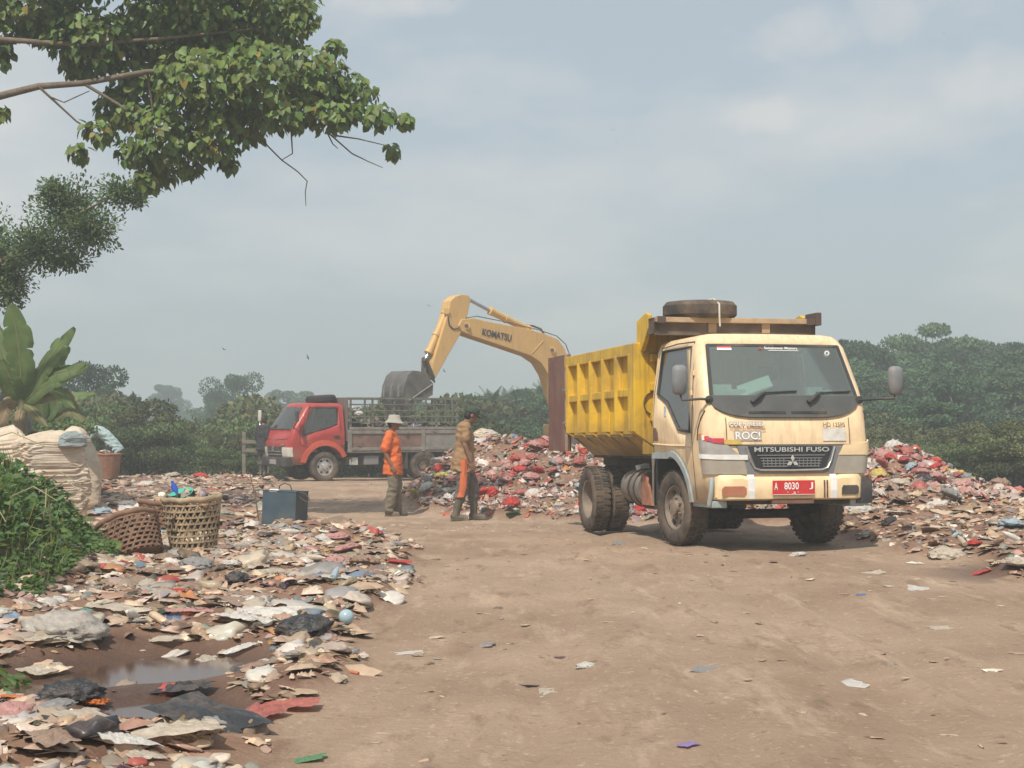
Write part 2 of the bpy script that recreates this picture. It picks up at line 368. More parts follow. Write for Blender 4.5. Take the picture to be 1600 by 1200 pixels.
def graded(lo, hi, step, far_lo, far_hi, k=1.22):
    a = list(np.arange(lo, hi + 1e-6, step)); s = step; v = hi
    while v < far_hi: s *= k; v += s; a.append(v)
    s = step; v = lo
    while v > far_lo: s *= k; v -= s; a.insert(0, v)
    return np.array(a)
gx = graded(-9, 9, .16, -2500, 2500); gy = graded(4.5, 46, .16, -400, 3500)
GX, GY = np.meshgrid(gx, gy); GZ = gz(GX, GY)
nx_, ny_ = len(gx), len(gy)
ii = (np.arange(ny_ - 1)[:, None] * nx_ + np.arange(nx_ - 1)[None]).ravel()
Fq = np.stack([ii, ii + 1, ii + nx_ + 1, ii + nx_], 1)
V = np.stack([GX, GY, GZ], 2).reshape(-1, 3)
lm, rm = left_mask(GX, GY), right_mask(GX, GY)
soil = np.clip(np.maximum(lm, rm), 0, 1)
green = np.clip(sstep(46, 52, GY) + sstep(.15, .5, bank_h(GX, GY)) + sstep(9.5, 12, GX) + sstep(-10, -13, GX), 0, 1)
wet = 0 * GX
for c in PUDDLES: wet = wet + np.exp(-((GX - c[0]) / (c[2] * 1.25)) ** 2 - ((GY - c[1]) / (c[3] * 1.25)) ** 2)
wet = np.clip(wet + .75 * np.exp(-((GX - 4.2) / .8) ** 2 - ((GY - 13.2) / 1.0) ** 2) * (vnoise(GX, GY, 2, 5) > .35), 0, 1)
cols = np.stack([soil, green, wet], 2).reshape(-1, 3)

gm = bpy.data.materials.new('packed_earth'); gm.use_nodes = True; t = gm.node_tree; n = t.nodes; l = t.links.new
b = n['Principled BSDF']; b.inputs['Specular IOR Level'].default_value = .25
at = n.new('ShaderNodeAttribute'); at.attribute_name = 'Col'; sp = n.new('ShaderNodeSeparateColor'); l(at.outputs['Color'], sp.inputs[0])
geo = n.new('ShaderNodeNewGeometry')
def gno(scale, det=6, rough=.55, stretch=None):
    z = n.new('ShaderNodeTexNoise'); z.inputs['Scale'].default_value = scale; z.inputs['Detail'].default_value = det; z.inputs['Roughness'].default_value = rough
    if stretch:
        mm = n.new('ShaderNodeMapping'); mm.inputs['Scale'].default_value = stretch; l(geo.outputs['Position'], mm.inputs[0]); l(mm.outputs[0], z.inputs['Vector'])
    else: l(geo.outputs['Position'], z.inputs['Vector'])
    return z.outputs['Fac']
def rmp(src, a, b_, c=0., d=1.):
    z = n.new('ShaderNodeMapRange'); z.inputs[1].default_value = a; z.inputs[2].default_value = b_; z.inputs[3].default_value = c; z.inputs[4].default_value = d; l(src, z.inputs[0]); return z.outputs[0]
def gmix(a, b_, f):
    z = n.new('ShaderNodeMix'); z.data_type = 'RGBA'
    for i, s in ((6, a), (7, b_)):
        if isinstance(s, tuple): z.inputs[i].default_value = (*s, 1)
        else: l(s, z.inputs[i])
    if isinstance(f, float): z.inputs[0].default_value = f
    else: l(f, z.inputs[0])
    return z.outputs[2]
c0 = gmix((.295, .202, .140), (.40, .287, .205), rmp(gno(.55, 8, .6), .38, .66))
c0 = gmix(c0, (.235, .150, .095), rmp(gno(.9, 7, .62, (1, .45, 1)), .53, .68, 0, .6))       # darker damp, trampled patches
c0 = gmix(c0, (.47, .345, .25), rmp(gno(1.7, 8, .72, (1.6, .35, 1)), .53, .66, 0, .75))       # pale dry crusts drawn out along the wheel tracks
c0 = gmix(c0, (.18, .115, .075), rmp(gno(13, 6, .75), .57, .69, 0, .7))                      # crumbs and pits
c0 = gmix(c0, (.52, .42, .32), rmp(gno(24, 4, .65), .60, .68, 0, .65))
c0 = gmix(c0, (.21, .135, .09), rmp(gno(4.5, 8, .7, (1, .3, 1)), .56, .66, 0, .7))
cs = gmix((.27, .160, .108), (.165, .092, .064), rmp(gno(2.3, 7, .65), .4, .65))
cs = gmix(cs, (.38, .265, .19), rmp(gno(9, 6, .7), .55, .7, 0, .7))
c1 = gmix(c0, cs, rmp(sp.outputs[0], .05, .8))
c1 = gmix(c1, gmix((.045, .06, .022), (.10, .095, .05), gno(1.2)), sp.outputs[1])
c1 = gmix(c1, (.085, .047, .033), rmp(sp.outputs[2], .25, .8, 0, .85))
l(c1, b.inputs['Base Color'])
l(rmp(sp.outputs[2], .3, .9, .92, .30), b.inputs['Roughness'])
bp = n.new('ShaderNodeBump'); bp.inputs['Strength'].default_value = .9; bp.inputs['Distance'].default_value = .03
ad = n.new('ShaderNodeMath'); ad.operation = 'ADD'; l(gno(16, 8, .72), ad.inputs[0]); l(gno(3.2, 6, .6, (1, .4, 1)), ad.inputs[1]); l(ad.outputs[0], bp.inputs['Height']); l(bp.outputs[0], b.inputs['Normal'])
tag(link('ground', np_mesh('ground', V, Fq, gm, cols, True)), kind='structure')

# still water in the hollows of the rubbish strip
wm = bpy.data.materials.new('muddy_water'); wm.use_nodes = True; b = wm.node_tree.nodes['Principled BSDF']
b.inputs['Base Color'].default_value = (.095, .058, .042, 1); b.inputs['Roughness'].default_value = .12; b.inputs['Specular IOR Level'].default_value = .35
for k, c in enumerate(PUDDLES):
    lab = ['large brown puddle among the rubbish beside the tied sheet bundle', 'small brown puddle next to the black plastic sheets', 'narrow puddle below the grey tied plastic bundle'][k]
    z = g1(c[0], c[1]) + c[4] * .42
    mb = MB(); ring = []
    for j in range(40):
        a = 2 * math.pi * j / 40; ring.append((c[0] + c[2] * 1.2 * math.cos(a), c[1] + c[3] * 1.2 * math.sin(a), z))
    mb.v += [(c[0], c[1], z)] + ring; mb.f += [(0, 1 + j, 1 + (j + 1) % 40) for j in range(40)]
    o = mb.build('puddle', wm); tag(o, kind='structure')
# ------------------------------------------------------------------ rubbish
def grid_tris(a, b_):
    T = []
    for i in range(a - 1):
        for j in range(b_ - 1):
            k = i * b_ + j; T += [(k, k + b_, k + 1), (k + 1, k + b_, k + b_ + 1)]
    return np.array(T)
def rag(n=7, amp=.2, asp=.8, drape=0):
    """soft crumpled scrap: rounded uneven outline, folds, edges hanging down"""
    u = np.linspace(-.5, .5, n); X, Y = np.meshgrid(u, u); sx_ = X * np.sqrt(np.maximum(0, 1 - 2 * Y ** 2 * .9)); sy_ = Y * np.sqrt(np.maximum(0, 1 - 2 * X ** 2 * .9)); a = np.arctan2(sy_, sx_)
    k = 1 + .22 * np.sin(2 * a + rng.uniform(0, 6)) + .16 * np.sin(3 * a + rng.uniform(0, 6)) + .10 * np.sin(5 * a + rng.uniform(0, 6)); Z = np.zeros_like(X)
    for q in range(5):
        t0 = rng.uniform(0, 2 * np.pi); f = rng.uniform(4, 13); Z += amp * rng.uniform(.2, .8) * (np.abs(np.sin(f * (X * np.cos(t0) + Y * np.sin(t0)) + rng.uniform(0, 6))) - .5)
    Z -= amp * 1.6 * (X ** 2 + Y ** 2) - amp * .45; Z = np.maximum(Z, -.05)
    if drape:                               # billowed plastic: middle raised, rim lying on the ground
        r2 = np.clip((np.maximum(np.abs(X), np.abs(Y)) * 2) ** 4, 0, 1); Z = (1 - r2) * (drape * (.75 + .35 * np.sin(4 * X + rng.uniform(0, 6)) * np.cos(5 * Y + rng.uniform(0, 6))) + Z * 1.25) - .035
    return np.stack([sx_ * k, sy_ * k * asp, Z + .03], 2).reshape(-1, 3), grid_tris(n, n)
def crumple(n=5, amp=.16, asp=1.0):
    u = np.linspace(-.5, .5, n); X, Y = np.meshgrid(u, u); X = X + rng.normal(0, .05, X.shape); Y = Y + rng.normal(0, .05, Y.shape)
    Z = np.zeros_like(X)
    for k in range(4):
        a = rng.uniform(0, 2 * np.pi); f = rng.uniform(3, 11); Z += amp * rng.uniform(.3, 1) * np.abs(np.sin(f * (X * np.cos(a) + Y * np.sin(a)) + rng.uniform(0, 6))) * .6
    Z += rng.normal(0, amp * .28, Z.shape); Z -= Z.mean() - .03
    r = np.sqrt(X ** 2 + Y ** 2); k = 1 - .35 * (r > .55) * rng.random(X.shape)
    return np.stack([X * k, Y * asp * k, Z], 2).reshape(-1, 3), grid_tris(n, n)
def ico(sub):
    bm = bmesh.new(); bmesh.ops.create_icosphere(bm, subdivisions=sub, radius=.5)
    v = np.array([p.co[:] for p in bm.verts]); t_ = np.array([[q.index for q in f.verts] for f in bm.faces]); bm.free(); return v, t_
def lump(sub=2, amp=.2, flat=.6):
    amp *= 1.6; flat *= .75
    v, t_ = ico(sub); s = rng.uniform(0, 50, 3); o = v.copy()
    for i, p in enumerate(v):
        q = Vector(p * 3 + s); d = 1 + amp * (mnoise.noise(q) + 1.1 * abs(mnoise.noise(q * 2.1)) + .6 * abs(mnoise.noise(q * 4.3)) - .7)
        o[i] = p * d
    o[:, 2] = np.where(o[:, 2] < 0, o[:, 2] * .35, o[:, 2]) * flat * 1.4
    return o, t_
def stick():
    m = MB().box((0, 0, .02), (1, .07, .04)); T = []
    for f in m.f: T += [(f[0], f[1], f[2]), (f[0], f[2], f[3])]
    v = np.array(m.v); v[:, 1] += .06 * np.abs(v[:, 0]); return v, np.array(T)
SHEETS = [rag(6, rng.uniform(.10, .24), rng.uniform(.5, 1)) for _ in range(9)] + [rag(6, rng.uniform(.14, .26), rng.uniform(.45, .95), rng.uniform(.02, .10)) for _ in range(15)]
FLATS = [rag(5, .06, rng.uniform(.4, .9)) for _ in range(8)]
LUMPS = [lump(2, .38, rng.uniform(.5, .8)) for _ in range(6)]
STRIPS = [crumple(4, .2, .16) for _ in range(4)] + [stick(), stick()]
BOTTLE = MB().lathe([(.02, -.5), (.14, -.49), (.15, -.3), (.135, -.1), (.15, .1), (.145, .25), (.06, .4), (.05, .5), (.01, .5)], 8, axis='x')
bt = np.array(BOTTLE.v); bt[:, 2] += .14
BOT = (bt, np.array([x for f in BOTTLE.f for x in ((f[0], f[1], f[2]), (f[0], f[2], f[3]))]))
PROTO = SHEETS + FLATS + LUMPS + STRIPS + [BOT]
nS, nF, nL, nT = len(SHEETS), len(FLATS), len(LUMPS), len(STRIPS)
def pick(n_, wS, wF, wL, wT, wB):
    w = np.array([wS / nS] * nS + [wF / nF] * nF + [wL / nL] * nL + [wT / nT] * nT + [wB]); return rng.choice(len(PROTO), n_, p=w / w.sum())
def palette(n_, table):
    c = np.array([t_[1] for t_ in table]); w = np.array([t_[0] for t_ in table], float)
    k = rng.choice(len(table), n_, p=w / w.sum()); return np.clip(c[k] * rng.uniform(.78, 1.16, (n_, 1)) + rng.normal(0, .012, (n_, 3)), .01, .85)
BROWN = [(13, (.33, .22, .150)), (8, (.22, .14, .095)), (16, (.44, .315, .22)), (4, (.135, .09, .07)), (13, (.52, .40, .29)), (6, (.60, .49, .385)), (3.2, (.72, .65, .55)), (4, (.27, .255, .24)),
         (1.6, (.05, .05, .052)), (.6, (.40, .09, .07)), (1.8, (.44, .26, .21)), (.4, (.16, .20, .25)), (.35, (.50, .22, .10)), (.5, (.48, .38, .17)), (.3, (.15, .23, .19))]
HEAPP = [(13, (.40, .315, .27)), (10, (.29, .215, .175)), (13, (.50, .42, .375)), (9, (.18, .135, .115)), (7, (.58, .51, .46)), (3.5, (.68, .63, .58)), (4, (.25, .24, .235)),
         (3, (.055, .055, .058)), (6.5, (.50, .085, .065)), (8, (.50, .26, .22)), (1.4, (.14, .22, .32)), (1.0, (.58, .26, .08)), (1.1, (.55, .46, .16)), (.8, (.15, .28, .23))]
rub = attr_mat('stained_rubbish', .5, var=.22, scale=14, dirt=((.25, .165, .11), .66), spec=.4, bump=.2, prints=True)

def debris(name, label, n_, xr, yr, dens, size, table, wts, tilt, sink=.0, flatz=1.0, protos=None, mat=None):
    x = rng.uniform(*xr, n_); y = rng.uniform(*yr, n_)
    k = (rng.random(n_) < dens(x, y)) & (np.abs(x) < y / 3 + 1.6); x, y = x[k], y[k]; m_ = len(x)
    s = rng.uniform(size[0], size[1], m_) ** 1.0 * rng.choice([.55, .8, 1.0, 1.35], m_, p=[.35, .35, .22, .08])
    scl = np.stack([s * rng.uniform(.8, 1.3, m_), s * rng.uniform(.7, 1.2, m_), s * rng.uniform(.6, 1.2, m_) * flatz], 1)
    pos = np.stack([x, y, gz(x, y) + s * .02 - sink * s], 1)
    w_ = pick(m_, *wts) if protos is None else rng.integers(0, len(protos), m_)
    VV, FF, CC = scatter(protos or PROTO, w_, pos, rand_rot(m_, tilt), scl, palette(m_, table))
    return tag(link(name, np_mesh(name, VV, FF, mat or rub, CC, True)), label, 'rubbish', kind='stuff')
def fluff(seed):
    """small crumpled bag or ball of film: pleats running to a gathered corner, sagging on the ground"""
    v, t_ = ico(3); s = Vector((seed * 5.3, seed * 2.7, seed)); a = rng.uniform(-.25, .25, 2); o = v.copy()
    az = np.arctan2(v[:, 1] - a[1], v[:, 0] - a[0]); wv_ = np.array([mnoise.noise(Vector(p * 2.4) + s) for p in v]); f2 = np.array([1 - abs(mnoise.noise(Vector(p * 6) + s)) for p in v])
    o *= (1 + .28 * (1 - np.abs(np.sin(az * rng.uniform(2.5, 4.5) + 3.5 * wv_)) - .4) + .45 * wv_ + .30 * (f2 - .75))[:, None]
    o[:, 2] = np.where(o[:, 2] < 0, o[:, 2] * .15, o[:, 2]) * rng.uniform(.35, .65); o[:, 1] *= rng.uniform(.55, 1); return o, t_
FLUFF = [fluff(k + 1) for k in range(14)]
film = attr_mat('thin_film_rubbish', .34, trans=.25, var=.2, scale=9, dirt=((.27, .18, .12), .5), spec=.5, bump=.3)
FILMP = [(8, (.70, .66, .60)), (9, (.58, .50, .41)), (8, (.46, .36, .27)), (5, (.40, .39, .37)), (5, (.34, .24, .17)), (1.6, (.05, .05, .053)), (2.2, (.55, .33, .28)), (.8, (.48, .09, .07)), (.7, (.20, .28, .36)), (.6, (.58, .30, .12)), (.5, (.58, .48, .18))]
def clear(x, y):                            # keep wheels, boots and baskets clear of scraps
    return ~((x > .9) & (x < 3.75) & (y > 14.4) & (y < 21.3))
near_left = lambda x, y: left_mask(x, y) * (bank_h(x, y) < .25) * np.where(sum(np.exp(-((x - c[0]) / (c[2] * 1.0)) ** 2 - ((y - c[1] + .15) / (c[3] * 1.15)) ** 2) for c in PUDDLES) > .34, .02, 1)
debris('rubbish_litter', 'trampled brown rubbish strip along the left edge of the dirt road', 12500, (-5.2, -.6), (5.4, 17.5), near_left, (.04, .17), BROWN, (6, 4.0, 1.6, 2.6, .10), .2, flatz=.72)
debris('crumpled_film', 'crumpled pale plastic bags and film matted into the left rubbish strip', 1500, (-5.2, -.6), (5.4, 17.5), near_left, (.09, .27), FILMP, None, .2, .08, .9, FLUFF, film)
debris('crumpled_film', 'crumpled pale plastic bags among the low far left rubbish', 700, (-12, -1.5), (17.5, 40), lambda x, y: left_mask(x, y), (.14, .36), FILMP, None, .2, .08, .9, FLUFF, film)
debris('rubbish_litter', 'low spread of brown rubbish between the baskets and the red truck', 8500, (-12, -1.5), (17.5, 43), lambda x, y: left_mask(x, y) * .95, (.07, .24), BROWN, (6, 3, 1.2, 1.8, .05), .22, flatz=.7)
debris('rubbish_litter', 'loose mixed rubbish covering the heaps behind the dump truck', 10000, (-3, 11), (19, 32), lambda x, y: right_mask(x, y) * clear(x, y), (.06, .22), HEAPP, (6, 2, 2.2, 1.6, .05), .45)
debris('rubbish_litter', 'small pinkish grey scraps packed over the heap crests', 8800, (-2.6, 8.2), (21.2, 31), lambda x, y: right_mask(x, y) * clear(x, y), (.06, .17), HEAPP, (6, 2.5, 2, 1.6, .03), .5)
debris('rubbish_litter', 'brown flattened rubbish at the foot of the right hand heap', 7800, (3.4, 9), (9.5, 22), lambda x, y: right_mask(x, y) * clear(x, y), (.05, .18), BROWN, (6, 4, .8, 1.8, .05), .24, flatz=.75)
debris('road_scraps', 'small flat scraps trodden into the dirt road', 3600, (-4, 8), (5.5, 42), lambda x, y: (1 - left_mask(x, y)) * (1 - right_mask(x, y)) * (.35 + .65 * (vnoise(x, y, .8, 21) > .5)), (.025, .10), BROWN[:8], (1.5, 6, .3, 2.6, 0), .06, flatz=.5)

# countable pieces: bags, sacks and scraps one can pick out
PL = {}
def plastic(k):
    c = {'red': (.56, .055, .045), 'dull_red': (.50, .16, .13), 'pink': (.60, .32, .29), 'white': (.72, .69, .64), 'cream': (.60, .52, .42), 'grey': (.33, .325, .32), 'black': (.030, .031, .034), 'blue': (.10, .22, .42),
         'teal': (.12, .36, .32), 'orange': (.75, .22, .05), 'yellow': (.66, .52, .14), 'brown': (.27, .18, .13), 'lilac': (.36, .25, .55), 'pale_grey': (.50, .46, .41), 'pale_blue': (.42, .52, .58), 'green': (.12, .30, .14)}[k]
    if k not in PL: PL[k] = M('plastic_' + k, c, .36, .2, 7, .6, 16, dirt=((.22, .15, .11), .34 if k not in ('red', 'orange') else .2, 3.2), spec=.45)
    m_ = PL[k]
    if k not in ('black', 'brown') and 'thin' not in m_:                       # thin film lets some light through
        m_['thin'] = 1; t = m_.node_tree; b = t.nodes['Principled BSDF']; tr = t.nodes.new('ShaderNodeBsdfTranslucent'); t.links.new(b.inputs['Base Color'].links[0].from_socket, tr.inputs[0]); ms = t.nodes.new('ShaderNodeMixShader'); ms.inputs[0].default_value = .28
        t.links.new(b.outputs[0], ms.inputs[1]); t.links.new(tr.outputs[0], ms.inputs[2]); t.links.new(ms.outputs[0], t.nodes['Material Output'].inputs[0])
    return PL[k]
def fine_bag(seed):
    v, t_ = ico(4); o = v.copy(); s = Vector((seed * 7.7, seed * 3.1, seed))
    for i, p in enumerate(v):
        q = Vector(p * 2.6) + s
        rdg = lambda z_: 1 - abs(mnoise.noise(z_))
        f_ = rdg(q * 1.2); o[i] = p * (1 + .30 * (f_ - .75) + .28 * (rdg(q * 2.4 + Vector((f_ * 2, 0, 0))) - .75) + .22 * (rdg(q * 5.2 + Vector((0, f_ * 3, 0))) - .75) + .12 * (rdg(q * 10) - .75))
    az = np.arctan2(v[:, 1] - .1, v[:, 0] - .18); wv_ = np.array([mnoise.noise(Vector(p * 2.2) + s) for p in v]); rr_ = np.hypot(v[:, 1] - .1, v[:, 0] - .18)
    pleat = 1 - np.abs(np.sin(az * 3.5 + 3.2 * wv_ + seed)); pl2 = 1 - np.abs(np.sin(az * 8 + 4 * wv_)); o *= (1 + (.20 * (pleat - .4) + .10 * (pl2 - .4)) * np.clip(rr_ * 3, .2, 1))[:, None]
    o[:, 2] = np.where(o[:, 2] < 0, o[:, 2] * .25, o[:, 2]) * .72
    nk = np.exp(-((v[:, 0] - .18) ** 2 + (v[:, 1] - .1) ** 2) / .012) * (v[:, 2] > 0); o[:, 2] += .12 * nk     # gathered neck
    me = np_mesh('plastic_bag', o, t_, plastic('red'), None, True); return me
def fine_sheet(seed, asp=.7, amp=.13):
    u = np.linspace(-.5, .5, 17); X, Y = np.meshgrid(u, u); Z = np.zeros_like(X); O = X.copy()
    for i in range(17):
        for j in range(17):
            q = Vector((X[i, j] * 3 + seed * 5, Y[i, j] * 3, seed)); Z[i, j] = (1.15 - 2.2 * max(abs(X[i, j]), abs(u[i])) ** 1.5) * amp * 1.3 * ((1 - abs(mnoise.noise(q))) + .5 * (1 - abs(mnoise.noise(q * 2.4))) - .9)
            k = 1 + .35 * mnoise.noise(Vector((seed, math.atan2(Y[i, j], X[i, j]) * 1.2, 3))); O[i, j] = X[i, j] * k; Y[i, j] *= k
    return np_mesh('plastic_sheet', np.stack([O, Y * asp, np.maximum(Z, -.02) + .02], 2).reshape(-1, 3), grid_tris(17, 17), plastic('white'), None, True)
BAGS = [fine_bag(k + 1) for k in range(9)]; SHT = [fine_sheet(k + 1, .5 + .06 * k, .10 + .02 * (k % 4)) for k in range(7)]
def piece(name, meshes, x, y, s, colr, label, cat, group=None, zoff=0., tilt=.25, flat=1., rz=None):
    me = random.choice(meshes); o = bpy.data.objects.new(name, me); COL.objects.link(o)
    o.location = (x, y, g1(x, y) + zoff); o.rotation_euler = (random.gauss(0, tilt), random.gauss(0, tilt), random.uniform(0, 6.28) if rz is None else rz)
    o.scale = (s * random.uniform(.85, 1.2), s * random.uniform(.75, 1.1), s * random.uniform(.7, 1.0) * flat)
    o.material_slots[0].link = 'OBJECT'; o.material_slots[0].material = plastic(colr)
    return tag(o, label, cat, group)
def ground_at(xp, yp):                      # where the ray through a photo pixel meets the ground
    lo, hi = 4.0, 60.0; f = lambda Y: (CH + (HZ - yp) / F * Y) - g1((xp - 800) / F * Y, Y)
    Y = lo
    while Y < hi and f(Y) > 0: Y += .1
    return (xp - 800) / F * Y, Y

LEADCOL = [('red', 36), ('dull_red', 36), ('pink', 44), ('white', 20), ('cream', 18), ('grey', 14), ('black', 12), ('yellow', 5), ('pale_blue', 6), ('brown', 18)]
WORD = {'red': 'bright red', 'dull_red': 'faded red', 'pink': 'pale pink', 'white': 'dirty white', 'cream': 'cream', 'grey': 'grey', 'black': 'black', 'yellow': 'yellow', 'pale_blue': 'pale blue', 'brown': 'brown'}
for colr, cnt in LEADCOL:
    k = 0; tries = 0
    while k < cnt and tries < 4000:
        tries += 1
        if colr in ('red', 'dull_red', 'pink') and random.random() < .75:       # red bags lie in drifts on the crests
            cx, cy, s = random.choice([(-.25, 26.6, .45), (.55, 27.3, .4), (.2, 26.0, .6), (5.2, 22.3, .5), (6.1, 22.8, .45), (1.7, 22.9, .4), (5.5, 21.0, .6)]); x, y = random.gauss(cx, s), random.gauss(cy, s)
        else: x, y = random.uniform(-2, 8), random.uniform(17, 30)
        if not clear(np.array(x), np.array(y)) or right_mask(x, y) < .6 or abs(x) > y / 3 + .5: continue
        zone = 'left' if x < 3.2 else 'right'
        near = y < 20 and x > 3.2
        lab = (f'crumpled {WORD[colr]} plastic bag in the brown rubbish beside the dump truck' if near else
               f'crumpled {WORD[colr]} plastic bag on the rubbish heap ' + ('behind the walking man' if zone == 'left' else 'beyond the dump truck bumper'))
        grp = 'plastic bags on the ' + ('brown rubbish' if near else ('heap behind the walking man' if zone == 'left' else 'heap beyond the dump truck'))
        piece('plastic_bag', BAGS, x, y, random.uniform(.13, .30), colr, lab, 'bag', grp, zoff=random.uniform(0, .08), tilt=.35); k += 1

# larger soft rags and sheets of the rubbish strip
for colr, cnt in (('brown', 26), ('cream', 26), ('grey', 9), ('pink', 7), ('white', 9), ('black', 4)):
    k = 0
    while k < cnt:
        y = random.uniform(5.8, 17) if random.random() < .75 else random.uniform(17, 34); x = random.uniform(-4, -1) if y < 17 else random.uniform(-11, -3)
        if left_mask(x, y) < .9 or float(near_left(np.array(x), np.array(y))) < .5 or abs(x) > y / 3 + .3: continue
        bagp = random.random() < .35; far = y > 17
        lab = f"{'slumped' if bagp else 'crumpled'} {WORD[colr]} {'bag' if bagp else 'rag'} " + ('in the low rubbish between the square tin and the scrub' if far else 'in the rubbish strip beside the road')
        piece('plastic_bag' if bagp else 'rag', BAGS if bagp else SHT, x, y, random.uniform(.16, .34) * (.75 if bagp else 1) * (1.25 if far else 1), colr, lab, 'bag' if bagp else 'rag', ('bags' if bagp else 'rags') + (' in the low far rubbish' if far else ' in the rubbish strip'), zoff=.015, tilt=.12, flat=.6 if bagp else .7); k += 1

